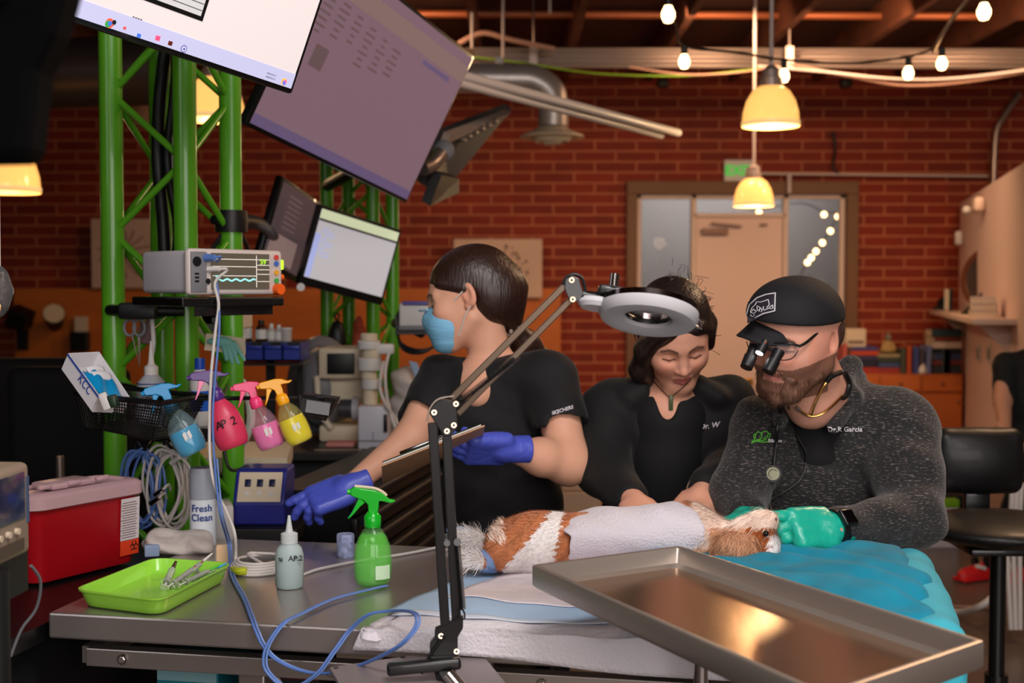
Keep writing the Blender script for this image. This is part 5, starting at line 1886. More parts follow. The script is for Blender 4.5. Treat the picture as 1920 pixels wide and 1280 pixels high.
# crumpled drape behind the sharps container
cp = thing('paper_towels', 'crumpled white paper towels between the sharps container and the can', 'cloth', PZ(325, 1040, .9))
S = Sdf()
S.M = Matrix.Translation(PZ(326, 1036, .9) + Vector((0, .03, 0)))
S.e((0, 0, .012), (.075, .06, .022), k=.02).e((-.03, .02, .026), (.04, .03, .018), k=.02).e((.035, .01, .024), (.035, .03, .016), k=.02).e((.05, -.03, .01), (.03, .03, .012), k=.02)
M_paper = mat('crumpled_white', (200, 190, 184), .8, bump=.8, bscale=25)
skin_obj('sheet', [S.mesh(.003, warp=wrinkle(.006, 2.2))], M_paper, cp)
MB().box(PZ(285, 1042, .9) + Vector((0, -.0, .012)), (.03, .02, .024), (0, 0, .3), bev=.002).build('blue_packet', mat('blue_white_packet', (140, 160, 190), .5), cp, smooth=False)

# hanging coils (blue and white) under the basket
hk = P(262, 835, 2.9)
for lab, m, px, rx, rz, n, r, sd_ in (('coil of blue tubing hanging behind the sharps container', M_bluec, 264, .050, .085, 7, .0032, 1), ('coil of white cable hanging beside the blue coil on the near truss', M_wcable, 316, .050, .088, 8, .0032, 2)):
    rnd = random.Random(sd_)
    c0 = P(px, 905, 2.92)
    pts = []
    for k in range(n):
        ox, oz = rnd.gauss(0, .010), rnd.gauss(0, .006)
        for j in range(8):
            a = j * PI / 4 + PI / 2
            pts.append(c0 + Vector((ox + (rx * (.55 + .45 * rnd.random())) * math.cos(a), (k - n / 2) * .008 + rnd.gauss(0, .002), oz + rz * math.sin(a) - .01)))
    t = thing('cable_coil', lab, 'cable coil', c0)
    MB().tube(pts, r, 7, 4).build('coil', m, t)
    MB().tube([c0 + Vector((-.01, 0, rz - .005)), c0 + Vector((0, -.02, rz + .01)), c0 + Vector((.012, 0, rz - .008)), c0 + Vector((0, .14, rz + .012))], .004, 8, 4).build('strap', M_black, t)
for k, (px, py) in enumerate(((292, 938), (300, 922), (330, 862))):
    t = thing('cable_plug', ['silver plug at the lower end of the white cable coil', 'clear plug just above the silver one on the coil', 'white plug sticking out at the top of the white cable coil'][k], 'plug', P(px, py, 2.86))
    MB().cyl(P(px - 8, py + 5, 2.87), P(px + 6, py - 5, 2.85), .007, .005, 12).build('plug_body', M_chrome if k < 2 else M_white, t)
    MB().tube([P(px + 6, py - 5, 2.85), P(px + 16, py - 14, 2.87), P(px + 20, py - 4, 2.9)], .003, 6, 3).build('lead', M_wcable, t)

# ================================================================ BLUE POWER UNIT on a back ledge
bk_l = thing('black_side_cart', 'low black cart behind the steel table carrying the blue unit', 'cart', (-.60, 3.05, 0))
MB().box((-.60, 3.05, .885), (.20, .18, .03), bev=.004).build('worktop', cartm, bk_l, smooth=False)
MB().box((-.60, 3.05, .45), (.18, .16, .82), bev=.004).build('cabinet', cartm, bk_l, smooth=False)
M_bunit = mat('deep_blue_plastic', (34, 40, 128), .4)
Yu = 3.0
k0 = F / Yu
bu = thing('power_unit', 'deep blue unit with a sloping cream panel and three rocker switches', 'device', Vector((P(478, 0, Yu).x, Yu, .9)))
xL, xR = P(428, 0, Yu).x, P(527, 0, Yu).x
zb_, zt_ = .9005, .9005 + 103 / k0
prof = [(Yu, zb_), (Yu - .004, zb_ + .055), (Yu + .035, zt_ - .006), (Yu + .05, zt_), (Yu + .14, zt_), (Yu + .145, zb_)]
MB().prism([Vector((xL, y, z_)) for y, z_ in prof], (xR - xL, 0, 0)).build('housing', M_bunit, bu, smooth=False, bev=.006)
pA, pB = Vector((0, Yu - .004, zb_ + .056)), Vector((0, Yu + .035, zt_ - .008))
pn = Vector((0, -(pB.z - pA.z), pB.y - pA.y)).normalized()
Mp = frame(Vector((xL + .010, pA.y, pA.z)) + pn * .001, (1, 0, 0), pB - pA)
wp, hp_ = xR - xL - .02, (pB - pA).length
MB().box(Mp @ Vector((wp / 2, hp_ / 2, 0)), (wp, hp_, .003), Mp.to_3x3(), bev=.001).build('front_panel', M_cream, bu)
for k in range(3):
    sw = MB().box(Mp @ Vector((wp * (.22 + .28 * k), hp_ * .62, .003)), (.014, .018, .005), Mp.to_3x3(), bev=.001).build('rocker_switch', mat('navy_rocker', (26, 28, 60), .4), bu)
    MB().cyl(Mp @ Vector((wp * (.22 + .28 * k), hp_ * .28, .0015)), Mp @ Vector((wp * (.22 + .28 * k), hp_ * .28, .003)), .006, n=14).build('socket', M_white, bu)
MB().tube([Vector((xL + .02, Yu + .08, zt_)), P(432, 880, 3.03), P(420, 840, 3.03), P(414, 790, 3.05)], .004, 8, 5).build('power_lead', M_black, bu)
# white wedge (pad) behind the can
tag(MB().box(P(415, 985, 2.98), (.05, .1, .11), (0, .0, .3), bev=.006).build('foam_block', M_white), 'white block between the aerosol can and the blue power unit', 'block')

# cream worktop at the far left behind the sharps container
cw = thing('cream_counter', 'cream worktop behind the red sharps container at the left', 'counter', (-1.45, 3.25, 0))
MB().prism([PZ(-200, 962, .9), PZ(20, 945, .9), PZ(262, 925, .9), PZ(255, 912, .9), PZ(95, 912, .9), PZ(-200, 912, .9)], (0, 0, -.03)).build('worktop', mat('cream_laminate', (190, 166, 136), .45), cw, smooth=False)
MB().prism([PZ(-190, 958, .87), PZ(240, 922, .87), PZ(240, 914, .87), PZ(-190, 914, .87)], (0, 0, -.86)).build('cabinet', cartm, cw, smooth=False)

# white shelf board attached to the near truss below the bottles
wsb = thing('shelf_board', 'white shelf board on the near truss below the hanging spray bottles', 'shelf', P(450, 850, 3.45))
zw = P(0, 858, 3.5).z + .01
MB().prism([Vector((-.95, 3.44, zw)), Vector((P(532, 0, 3.42).x, 3.42, zw)), Vector((P(540, 0, 3.75).x, 3.78, zw)), Vector((-.95, 3.8, zw))], (0, 0, -.045)).build('board', M_cream, wsb, smooth=False)
MB().box((-.78, 3.44, zw - .06), (.04, .1, .04)).build('bracket', M_blackm, wsb, smooth=False)
for xq in (-.90, -.66):
    MB().box((xq, 3.70, (zw - .045) / 2), (.04, .04, zw - .045)).build('post', M_blackm, wsb, smooth=False)

# bottles standing behind the rail (on a small shelf fixed to the truss)
sh3 = thing('small_shelf', 'small dark shelf on the near truss behind the spray bottles', 'shelf', P(330, 800, 2.98))
z3 = P(0, 800, 2.95).z
MB().box((P(330, 0, 2.96).x, 2.98, z3 - .008), (.24, .13, .016), bev=.002).build('board', M_blackm, sh3, smooth=False)
MB().box((P(330, 0, 3.0).x, 3.05, z3 - .03), (.14, .04, .03)).build('bracket', M_blackm, sh3, smooth=False)


def bottle(label, px, py0, py1, wpx, Y, m, capm, shape='round', z_=None, capf=.16, nozzle=False):
    c = P(px, py1, Y)
    if z_ is not None:
        c.z = z_
    h = (py1 - py0) / F * Y
    r = wpx / 2 / F * Y
    t = thing('bottle', label, 'bottle', c)
    hb = h * (1 - capf) if not nozzle else h * .62
    MB().lathe([(0, 0), (r * .95, 0), (r, h * .02), (r, hb * .74), (r * .92, hb * .84), (r * .5, hb * .97), (r * .42, hb)], c, n=28).build('body', m, t)
    if nozzle:
        MB().lathe([(r * .48, hb * .96), (r * .48, hb + h * .08), (r * .3, hb + h * .10), (r * .22, hb + h * .12), (r * .06, h), (0, h)], c, n=20).build('nozzle_cap', capm, t)
    else:
        MB().lathe([(r * .50, hb * .95), (r * .52, hb), (r * .5, h), (0, h)], c, n=24).build('cap', capm, t)
    return t, c, r, h


M_clearw = mat('frosted_clear_plastic', (206, 210, 220), .3, trans=.35, ior=1.2)
t, c, r, h = bottle('frosted squeeze bottle with white nozzle cap behind the blue spray bottle', 285, 645, 806, 54, 2.96, M_clearw, M_white, z_=z3, nozzle=True)
MB().lathe([(r * 1.01, h * .10), (r * 1.01, h * .30)], c, n=28).build('paper_label', mat('blue_white_label', (186, 200, 214), .5), t)
MB().lathe([(r * 1.01, h * .50), (r * 1.01, h * .512)], c, n=28).build('printed_line', M_navy, t)
t, c, r, h = bottle('white bottle with blue cap behind the purple-headed spray bottle', 376, 679, 806, 38, 2.98, M_white, mat('cobalt_cap', (30, 80, 190), .35), z_=z3, capf=.14)
MB().lathe([(r * 1.01, h * .22), (r * 1.01, h * .52)], c, n=28).build('blue_label', mat('cobalt_label', (30, 90, 190), .5), t)
# hanging thing with scissors handles / phone behind the column
t = thing('scissors', 'grey-handled scissors hanging inside the near truss above the frosted bottle', 'scissors', P(262, 640, 3.1))
for s_ in (-1, 1):
    cc_ = P(252 + s_ * 9, 614, 3.1)
    MB().tube([cc_ + Vector((.014 * math.cos(a), 0, .020 * math.sin(a))) for a in [k * PI / 5 for k in range(11)]], .004, 8, 1).build('handle', M_grey, t)
    MB().prism([P(252 + s_ * 6, 628, 3.1), P(256 + s_ * 7, 628, 3.1), P(262, 688, 3.1)], (0, .003, 0)).build('blade', M_galv, t, smooth=False)
t = thing('marker_pouch', 'small pouch with a pink and yellow edge hanging under the monitor shelf', 'pouch', P(272, 640, 3.12))
MB().box(P(275, 612, 3.13), (.035, .012, .085), (0, .15, 0), bev=.005).build('pouch_body', mat('taupe_fabric', (110, 84, 84), .7), t)
MB().box(P(276, 590, 3.12), (.03, .012, .02), (0, .15, 0), bev=.004).build('pink_edge', mat('magenta_trim', (196, 50, 120), .5), t)
MB().box(P(266, 596, 3.115), (.02, .012, .02), (0, .15, 0), bev=.004).build('yellow_patch', mat('yellow_trim', (206, 170, 60), .5), t)
MB().tube([P(284, 590, 3.12), P(288, 640, 3.11), P(284, 668, 3.11)], .006, 8, 4).build('white_strap', M_white, t)

# sticky items right of column 2: cream envelope with teal rubber hand, papers
t = thing('paper_card', 'cream card pinned to the near truss with a teal rubber glove over it', 'card', P(425, 662, 3.05))
MB().box(P(422, 645, 3.06), (.095, .004, .040), (0, .12, 0)).build('card_body', M_cream, t, smooth=False)
S = Sdf()
o_ = P(415, 640, 3.03)
S.e(o_, (.026, .008, .013), k=.008)
for k in range(4):
    S.c(o_ + Vector((.004 + k * .009, 0, -.004)), o_ + Vector((.012 + k * .014, 0, -.055 + abs(k - 1.5) * .008)), .0062, .0045, .004)
S.c(o_, o_ + Vector((-.03, 0, .0)), .007, .005, .006)
skin_obj('rubber_glove', [S.mesh(.0025)], mat('teal_rubber', (110, 176, 164), .5), t)['label'] = 'teal rubber glove'
for px, py, w_, h_, lab in ((400, 612, .075, .05, 'upper left of the two'), (425, 598, .10, .035, 'upper right of the two')):
    t = thing('equipment_case', 'cream equipment case under the monitor shelf, ' + lab, 'case', P(px, py, 3.5))
    MB().box(P(px, py, 3.55), (w_ * 1.2, .12, h_ * 1.5), bev=.006).build('case_body', M_cream, t, smooth=False)
    MB().box(P(px, py + 2, 3.485), (w_ * .8, .004, h_ * .4)).build('front_slot', M_grey, t, smooth=False)
# white cable bundle
tag(MB().tube([P(446, 600, 3.4), P(452, 660, 3.4), P(440, 700, 3.4), P(462, 730, 3.4), P(470, 790, 3.4), P(450, 840, 3.42)], .012, 8, 5).build('cable', M_wcable), 'thick white cable bundle hanging beside the blue bins', 'cable')

# ---------------------------------------------------------------- bottle shelf and blue bins (behind)
bs = thing('bottle_shelf', 'dark shelf with a row of small medicine bottles behind the near truss', 'shelf', P(510, 645, 4.4))
MB().box(P(508, 643, 4.5), (.24, .22, .018)).build('board', M_blackm, bs, smooth=False)
zs3 = P(0, 643, 4.5).z + .009
MB().box((P(500, 0, 4.6).x, 4.62, (zs3 + .9) / 2), (.03, .03, zs3 - .92)).build('post', M_blackm, bs, smooth=False)
M_amber = mat('brown_glass', (60, 28, 14), .15)
M_vial = mat('clear_vial', (220, 214, 208), .2, trans=.4, ior=1.2)
for i, (px, h, wpx, m, cm_, lab) in enumerate([(462, 46, 22, M_amber, M_black, 'brown glass medicine bottle, leftmost on the bottle shelf'), (490, 40, 22, M_amber, M_black, 'brown glass medicine bottle with white label, second on the bottle shelf'), (509, 33, 15, M_vial, M_white, 'clear vial right of the brown bottles on the bottle shelf'), (523, 31, 14, M_vial, M_white, 'clear vial next to the glass beaker on the bottle shelf')]):
    t, c, r, hh = bottle(lab, px, 643 - h, 643, wpx, 4.44, m, cm_, z_=zs3, capf=.2)
    MB().lathe([(r * 1.02, hh * .12), (r * 1.02, hh * .55)], c, n=20).build('paper_label', M_white, t)
    t['group'] = 'medicine bottles on the shelf'
c = P(537, 643, 4.44)
c.z = zs3
t = thing('beaker', 'clear glass beaker at the right end of the bottle shelf', 'glass', c)
MB().lathe([(0, 0), (.018, 0), (.020, .045), (.018, .045), (.0165, .003), (0, .003)], c, n=20).build('glass_wall', M_vial, t)
MB().lathe([(.021, .043), (.021, .047), (.019, .047)], c, n=20).build('rim', M_white, t)
M_bin = mat('royal_blue_plastic', (22, 44, 140), .4)
for k in range(3):
    px = 477 + k * 35
    c = P(px, 676, 4.3)
    t = thing('storage_bin', 'royal blue storage bin under the bottle shelf, ' + ['left one', 'middle one', 'right one'][k], 'bin', c, group='blue bins under the bottle shelf')
    w_ = 33 / F * 4.3
    b = MB()
    b.prism([c + Vector((-w_ / 2, 0, 0)), c + Vector((w_ / 2, 0, 0)), c + Vector((w_ / 2, 0, .05)), c + Vector((-w_ / 2, 0, .05))], (0, .003, 0))
    b.box(c + Vector((0, .09, .002)), (w_, .18, .004))
    for s_ in (-1, 1):
        b.box(c + Vector((s_ * w_ / 2 * .97, .09, .03)), (.003, .18, .06))
    b.build('bin_body', M_bin, t, smooth=False)
    MB().box(c + Vector((0, -.004, .045)), (w_ * .9, .008, .012), bev=.002).build('front_lip', M_bin, t)
sb2 = thing('bin_rack', 'dark rack holding the royal blue bins', 'rack', P(512, 690, 4.4))
MB().box(P(512, 679, 4.42), (.22, .26, .008)).build('board', M_blackm, sb2, smooth=False)
MB().box((P(512, 0, 4.5).x + .08, 4.54, (P(0, 680, 4.42).z + .9) / 2), (.02, .02, P(0, 680, 4.42).z - .92)).build('post', M_blackm, sb2, smooth=False)

# ---------------------------------------------------------------- dark back counter with equipment
bc2 = thing('back_counter', 'dark counter along the far truss carrying white equipment', 'counter', (-.65, 4.7, 0))
zc2 = .9
MB().box((-.62, 4.68, .885), (1.25, .66, .03), bev=.004).build('worktop', mat('dark_grey_laminate', (40, 36, 36), .4), bc2, smooth=False)
MB().box((-.62, 4.70, .44), (1.2, .60, .86)).build('cabinet', cartm, bc2, smooth=False)
for k in range(3):
    d = MB().box((-.98 + k * .38, 4.39, .60), (.36, .02, .44), bev=.003).build('door', cartm, bc2, smooth=False)
    MB().box((-.98 + k * .38 + .14, 4.375, .66), (.012, .014, .12)).build('handle', M_galv, d)
# large grey-white x-ray machine
Yx = 4.75
xm = thing('xray_machine', 'large cream and grey imaging machine with a round grey side on the back counter', 'machine', P(620, 850, Yx))
z0 = .901
mk = lambda px: P(px, 0, Yx).x
S = Sdf()
S.e((mk(590), Yx + .1, z0 + .19), (.13, .10, .19), k=.03)
S.e((mk(590) + .02, Yx + .02, z0 + .19), (.10, .10, .15), k=.02)
skin_obj('round_shell', [S.mesh(.007, lo=(-3, 0, .9))], mat('mid_grey_shell', (120, 118, 122), .45), xm)
MB().box(((mk(600) + mk(690)) / 2, Yx, z0 + .285), (mk(690) - mk(600), .22, .115), bev=.015).build('upper_body', M_cream, xm)
MB().box(((mk(618) + mk(668)) / 2, Yx - .113, z0 + .285), (.10, .01, .075), bev=.003).build('window', M_black, xm)
MB().box(((mk(606) + mk(680)) / 2, Yx + .03, z0 + .185), (.15, .2, .10), bev=.01).build('middle_body', M_cream, xm)
MB().cyl((mk(640), Yx - .1, z0 + .12), (mk(668), Yx - .1, z0 + .12), .035, n=24).build('lens_barrel', mat('gunmetal', (60, 58, 64), .35), xm)
MB().cyl((mk(664), Yx - .1, z0 + .12), (mk(676), Yx - .1, z0 + .12), .045, n=24).build('lens_ring', M_lgrey, xm)
MB().box(((mk(604) + mk(680)) / 2, Yx + .02, z0 + .03), (.16, .26, .06), bev=.01).build('base', M_cream, xm)
MB().tube([(mk(598), Yx - .11, z0 + .24), (mk(604), Yx - .12, z0 + .12), (mk(625), Yx - .12, z0 + .05)], .012, 8, 5).build('curved_trim', M_cream, xm)
tag(MB().box(P(640, 832, 4.55), (.10, .08, .02), bev=.004).build('pink_pad', mat('dusty_pink', (206, 130, 120), .6)), 'dusty pink pad on the back counter in front of the imaging machine', 'pad')
tag(MB().box(P(634, 851, 4.42) + Vector((0, 0, .006)), (.17, .03, .018), (0, 0, .04), bev=.004).build('white_stick', M_cream), 'long white applicator lying on the edge of the back counter', 'applicator')
# white upright device (anaesthetic stand)
Yw = 4.42
wd = thing('white_device', 'white upright device with a black side window in front of the far truss', 'device', P(705, 856, Yw))
x0_, x1_ = P(667, 0, Yw).x, P(724, 0, Yw).x
hh = (P(0, 762, Yw).z - .901)
MB().box(((x0_ + x1_) / 2, Yw + .07, .901 + hh / 2), (x1_ - x0_, .13, hh), bev=.006).build('body', mat('cool_white_plastic', (206, 204, 214), .4), wd)
MB().box((x1_ - .008, Yw + .0, .901 + hh * .62), (.012, .02, hh * .4), bev=.002).build('side_window', M_black, wd)
MB().box(((x0_ + x1_) / 2, Yw + .003, .901 + hh * .2), (x1_ - x0_ + .003, .004, .003)).build('seam', M_grey, wd)
MB().box(((x0_ + x1_) / 2, Yw + .003, .901 + hh * .3), (.002, .004, hh * .2)).build('seam', M_grey, wd)
xp = P(690, 0, Yw + .06).x
an = thing('breathing_column', 'white stacked column with rings and hoses standing on the white device', 'device', (xp, Yw + .07, .903 + hh))
zz = .903 + hh
for k, (h_, r_) in enumerate(((.055, .026), (.035, .036), (.03, .028), (.045, .042), (.03, .034), (.03, .040), (.025, .030))):
    MB().lathe([(0, 0), (r_, 0), (r_ * 1.02, .004), (r_, h_ - .004), (r_ * .9, h_ - .001), (0, h_ - .001)], (xp + .006 * math.sin(k * 2), Yw + .07, zz), n=24).build('ring', M_white if k % 2 else M_cream, an)
    zz += h_
MB().box((xp + .035, Yw + .07, zz - .055), (.10, .05, .035), bev=.006).build('side_arm', M_white, an)
MB().tube([(xp + .07, Yw + .06, zz - .06), P(722, 700, Yw), P(728, 760, Yw), P(744, 810, Yw - .02)], .006, 8, 5).build('hose', M_wcable, an)
MB().tube([(xp + .05, Yw + .05, zz - .1), P(712, 720, Yw), P(720, 752, Yw - .02), P(738, 780, Yw), P(748, 800, Yw)], .006, 8, 5).build('hose', M_wcable, an)
# clutter right of it
for i, (px, py, rx, rz, m, lab, nm) in enumerate(((760, 712, 26, 22, M_paper, 'crumpled clear plastic bags on the back counter behind the masked woman', 'plastic_bag'), (778, 742, 22, 14, M_paper, 'small white paper heap beside the masked woman', 'paper_heap'))):
    S = Sdf()
    c = P(px, py, 4.7)
    S.e(c, (rx / F * 4.7, .06, rz / F * 4.7), k=.02).e(c + Vector((.03, 0, .02)), (.03, .04, .03), k=.02)
    S.c(c - Vector((0, 0, .02)), Vector((c.x, c.y, .93)), .045, .05, .03)
    o = skin_obj(nm, [S.mesh(.006, warp=wrinkle(.008, 1.6))], m)
    tag(o, lab, 'bag' if i == 0 else 'paper')
tag(MB().prism([P(766, 676, 4.6), P(782, 680, 4.6), P(797, 726, 4.6), P(786, 728, 4.6)], (0, .01, 0)).build('blue_brush', mat('pale_blue_plastic', (150, 176, 206), .4), smooth=False, bev=.003), 'pale blue plastic brush standing up beside the masked woman', 'brush')
# white monitor device on the far truss (behind the masked face)
wm = thing('infusion_monitor', 'white boxy monitor with a purple top stripe behind the masked face', 'monitor', P(785, 625, 4.6))
MB().box(P(795, 592, 4.65), (.17, .16, .10), bev=.014).build('housing', M_white, wm)
MB().box(P(790, 568, 4.62), (.13, .12, .014), bev=.005).build('top_panel', mat('purple_stripe', (90, 84, 150), .4), wm)
MB().box(P(795, 614, 4.58), (.17, .12, .016), bev=.004).build('lower_edge', M_grey, wm)
MB().box(P(795, 622, 4.62), (.19, .2, .012)).build('tray', M_blackm, wm, smooth=False)
MB().tube([P(742, 606, 4.9), P(764, 612, 4.75), P(790, 624, 4.65)], .02, 8, 3).build('mounting_arm', M_black, wm)
for k in range(3):
    tag(MB().tube([P(742 + k * 4, 590 - 6 * k, 4.6), P(750, 640 + k * 4, 4.58), P(790, 656 + k * 3, 4.56), P(830, 640 - k * 3, 4.58), P(850, 610, 4.6)], .0045, 8, 6).build('cable', M_black), 'black cable looping under the white boxy monitor, ' + ['lowest loop', 'middle loop', 'upper loop'][k], 'cable')
t = thing('face_shield', 'black hanging bag on the far truss left of the white column', 'bag', P(630, 640, 5.0))
S = Sdf()
S.e(P(632, 635, 5.0), (.035, .03, .075), k=.02)
skin_obj('bag_body', [S.mesh(.006)], M_black, t)
MB().tube([P(632, 606, 5.0), P(628, 590, 5.02), P(636, 590, 5.02), P(632, 606, 5.0)], .004, 6, 3).build('handle', M_black, t)
t = thing('red_bag', 'dull red cloth hanging on the far truss behind the white column', 'cloth', P(672, 660, 5.0))
S = Sdf()
S.e(P(674, 640, 5.0), (.03, .02, .10), k=.02)
skin_obj('cloth_body', [S.mesh(.006, warp=wrinkle(.004, 2))], mat('dull_red_cloth', (150, 60, 36), .8), t)

# ---------------------------------------------------------------- black tool chest seen at an angle
A_ = Vector((P(650, 0, 3.1).x, 3.10, 0))
B_ = Vector((P(812, 0, 3.95).x, 3.95, 0))
tc_ = thing('tool_chest', 'black drawer chest with long rounded drawer fronts behind the steel table', 'drawers', (A_ + B_) / 2)
dv = (B_ - A_).normalized()
nv = Vector((dv.y, -dv.x, 0))
Lc = (B_ - A_).length
back = -nv * .20
MB().prism([A_, B_, B_ + back, A_ + back], (0, 0, .965)).build('chest_body', mat('satin_black', (12, 12, 13), .4), tc_, smooth=False)
RD = Matrix((dv, nv, Vector((0, 0, 1)))).transposed()
for k in range(9):
    zc_ = .93 - k * .058
    d = MB().box(A_ + dv * (Lc / 2) + nv * .006 + Vector((0, 0, zc_)), (Lc - .02, .02, .050), RD, bev=.004).build('drawer', mat('satin_black', (12, 12, 13), .4), tc_)
    MB().cyl(A_ + dv * .03 + nv * .022 + Vector((0, 0, zc_ + .014)), B_ - dv * .03 + nv * .022 + Vector((0, 0, zc_ + .014)), .011, n=14).build('drawer_pull', mat('charcoal_pull', (30, 34, 46), .5, spec=.25), d)

# ---------------------------------------------------------------- dark left background
oc = mat('black_fabric', (10, 10, 11), .8)
for i, (px, Y, s_, lab) in enumerate(((60, 5.2, 1.0, 'black office chair in the dark at the far left edge'), (120, 4.6, 1.0, 'black office chair in the dark just left of the near truss'))):
    x = P(px, 0, Y).x
    t = thing('office_chair', lab, 'chair', (x, Y, 0), group='office chairs in the dark')
    S = Sdf()
    S.box((x, Y, .92), (.22, .04, .26), None, .04)
    skin_obj('backrest', [S.mesh(.012)], oc, t)
    S = Sdf()
    S.box((x, Y - .22, .48), (.24, .24, .045), None, .04)
    skin_obj('seat', [S.mesh(.012)], oc, t)
    MB().cyl((x, Y - .2, .08), (x, Y - .2, .45), .03).build('gas_column', M_blackm, t)
    MB().tube([(x, Y - .1, .45), (x, Y + .05, .5), (x, Y + .06, .75)], .018, 8, 4).build('back_stay', M_blackm, t)
    for k in range(5):
        a = k * 2 * PI / 5
        e_ = Vector((x + .28 * math.cos(a), Y - .2 + .28 * math.sin(a), .06))
        MB().cyl((x, Y - .2, .09), e_, .018, .012, 8).build('leg', M_blackm, t)
        MB().ball(e_ - Vector((0, 0, .03)), .03, n=10).build('wheel', M_blackm, t)
lk = thing('storage_cabinet', 'black storage cabinet in the dark behind the cream worktop', 'cabinet', (-2.2, 6.0, 0))
MB().box((-2.6, 6.2, .44), (2.6, .5, .88)).build('cabinet_body', cartm, lk, smooth=False)
for k in range(4):
    d = MB().box((-3.57 + k * .64, 5.94, .44), (.62, .02, .82), bev=.004).build('door', cartm, lk, smooth=False)
    MB().tube([(-3.57 + k * .64 + .24, 5.93, .55), (-3.57 + k * .64 + .24, 5.90, .56), (-3.57 + k * .64 + .24, 5.90, .72), (-3.57 + k * .64 + .24, 5.93, .73)], .008, 8, 1).build('handle', M_galv, d)
tag(MB().box((-3.05, 6.2, .905), (.5, .35, .05), (0, 0, .1), bev=.005).build('paper_stack', M_cream), 'stack of cream papers on the dark cabinet at the far left', 'papers')
dk = thing('equipment_rack', 'tall black rack with chrome pole in the dark at the far left', 'rack', (-1.6, 4.2, 0))
MB().box((-1.62, 3.95, .40), (.4, .24, .78), bev=.01).build('rack_body', cartm, dk, smooth=False)
MB().cyl((P(100, 0, 3.8).x, 3.8, .0), (P(100, 0, 3.8).x, 3.8, P(0, 855, 3.8).z), .012).build('pole', M_galv, dk)

# patient monitor cut by the lower left edge
Yp = 1.9
b5 = thing('patient_monitor', 'beige patient monitor with dark blue display cut by the lower left edge', 'monitor', P(0, 1110, Yp))
MpF = frame(P(-120, 1120, 1.62), (Vector((P(60, 0, 1.90).x, 1.90, 0)) - Vector((P(-120, 0, 1.62).x, 1.62, 0))).normalized(), (0, 0, 1))
Wp = (Vector((P(60, 0, 1.90).x, 1.90, 0)) - Vector((P(-120, 0, 1.62).x, 1.62, 0))).length
Hp = 178 / F * 1.85
RP = MpF.to_3x3()
bx_ = lambda x, y, z=0: MpF @ Vector((Wp * x, Hp * y, z))
MB().box(bx_(.5, .5, -.05), (Wp, Hp, .1), RP, bev=.010, seg=3).build('housing', mat('beige_plastic', (150, 134, 118), .5), b5)
MB().box(bx_(.56, .66, .001), (Wp * .72, Hp * .50, .003), RP, bev=.001).build('display_panel', mat('dark_blue_display', (20, 26, 44), .15, emis=(26, 34, 56), es=.6), b5)
for k in range(3):
    MB().cyl(bx_(.62 + .1 * k, .30, 0), bx_(.62 + .1 * k, .30, .006), .005, n=12).build('button', M_cream, b5)
MB().box(bx_(.55, .14, .001), (Wp * .7, Hp * .12, .004), RP).build('front_slot', mat('brown_slot', (84, 72, 62), .5), b5)
MB().box(bx_(.96, .6, .001), (.005, Hp * .5, .003), RP).build('key_strip', mat('blue_keys', (70, 90, 120), .4), b5)
MB().tube([P(58, 1060, 1.95), P(76, 1090, 1.98), P(68, 1140, 2.0), P(40, 1180, 2.0), P(20, 1230, 2.0)], .0025, 8, 6).build('lead', M_grey, b5)
pst = thing('monitor_stand', 'black pole stand under the beige patient monitor at the lower left', 'stand', Vector((P(-40, 0, 1.78).x, 1.80, 0)))
bx0 = Vector((P(-40, 0, 1.78).x, 1.80, 0))
MB().cyl(bx0 + Vector((0, 0, .03)), Vector((bx0.x, bx0.y, bx_(.5, 0).z - .004)), .02).build('pole', cartm, pst)
MB().lathe([(0, 0), (.2, 0), (.2, .02), (.03, .04), (0, .04)], bx0, n=28).build('base', cartm, pst)
MB().box(Vector((bx0.x, bx0.y, bx_(.5, 0).z - .006)), (.2, .1, .008), RP).build('top_plate', cartm, pst)
# clear bag of fluid at the left edge
fb = thing('fluid_bag', 'clear plastic fluid bag hanging at the left edge of the picture', 'bag', P(2, 590, 2.2))
S = Sdf()
S.e(P(-2, 545, 2.2), (.022, .014, .045), k=.01)
skin_obj('bag_body', [S.mesh(.003, warp=wrinkle(.002, 3))], mat('clear_bag', (220, 220, 220), .1, trans=.9, ior=1.2), fb)
MB().tube([P(-2, 500, 2.2), P(-4, 300, 2.2), P(-6, -120, 2.2)], .003, 6, 1).build('hanging_cord', M_wcable, fb)
# ================================================================ PEOPLE
from mathutils.bvhtree import BVHTree

M_skinA = mat('skin', (214, 160, 132), .5, vcol=True, sss=.12, spec=.35, bump=.06, bscale=260)
M_navyglove = mat('violet_blue_nitrile', (74, 88, 196), .42, bump=.25, bscale=55, coat=.1)
M_tealglove = mat('mint_nitrile', (26, 176, 150), .38, bump=.35, bscale=50, coat=.15)
M_scrub = mat('black_scrub_cloth', (13, 12, 15), .8, bump=.35, bscale=20, sheen=.05)
M_jackb = mat('black_jacket_cloth', (10, 9, 11), .8, bump=.3, bscale=26, sheen=.04)
M_tee = mat('black_tee', (9, 9, 11), .85)
M_pants = mat('black_trousers', (12, 12, 14), .8)
M_shoe = mat('black_shoe', (16, 16, 18), .5)


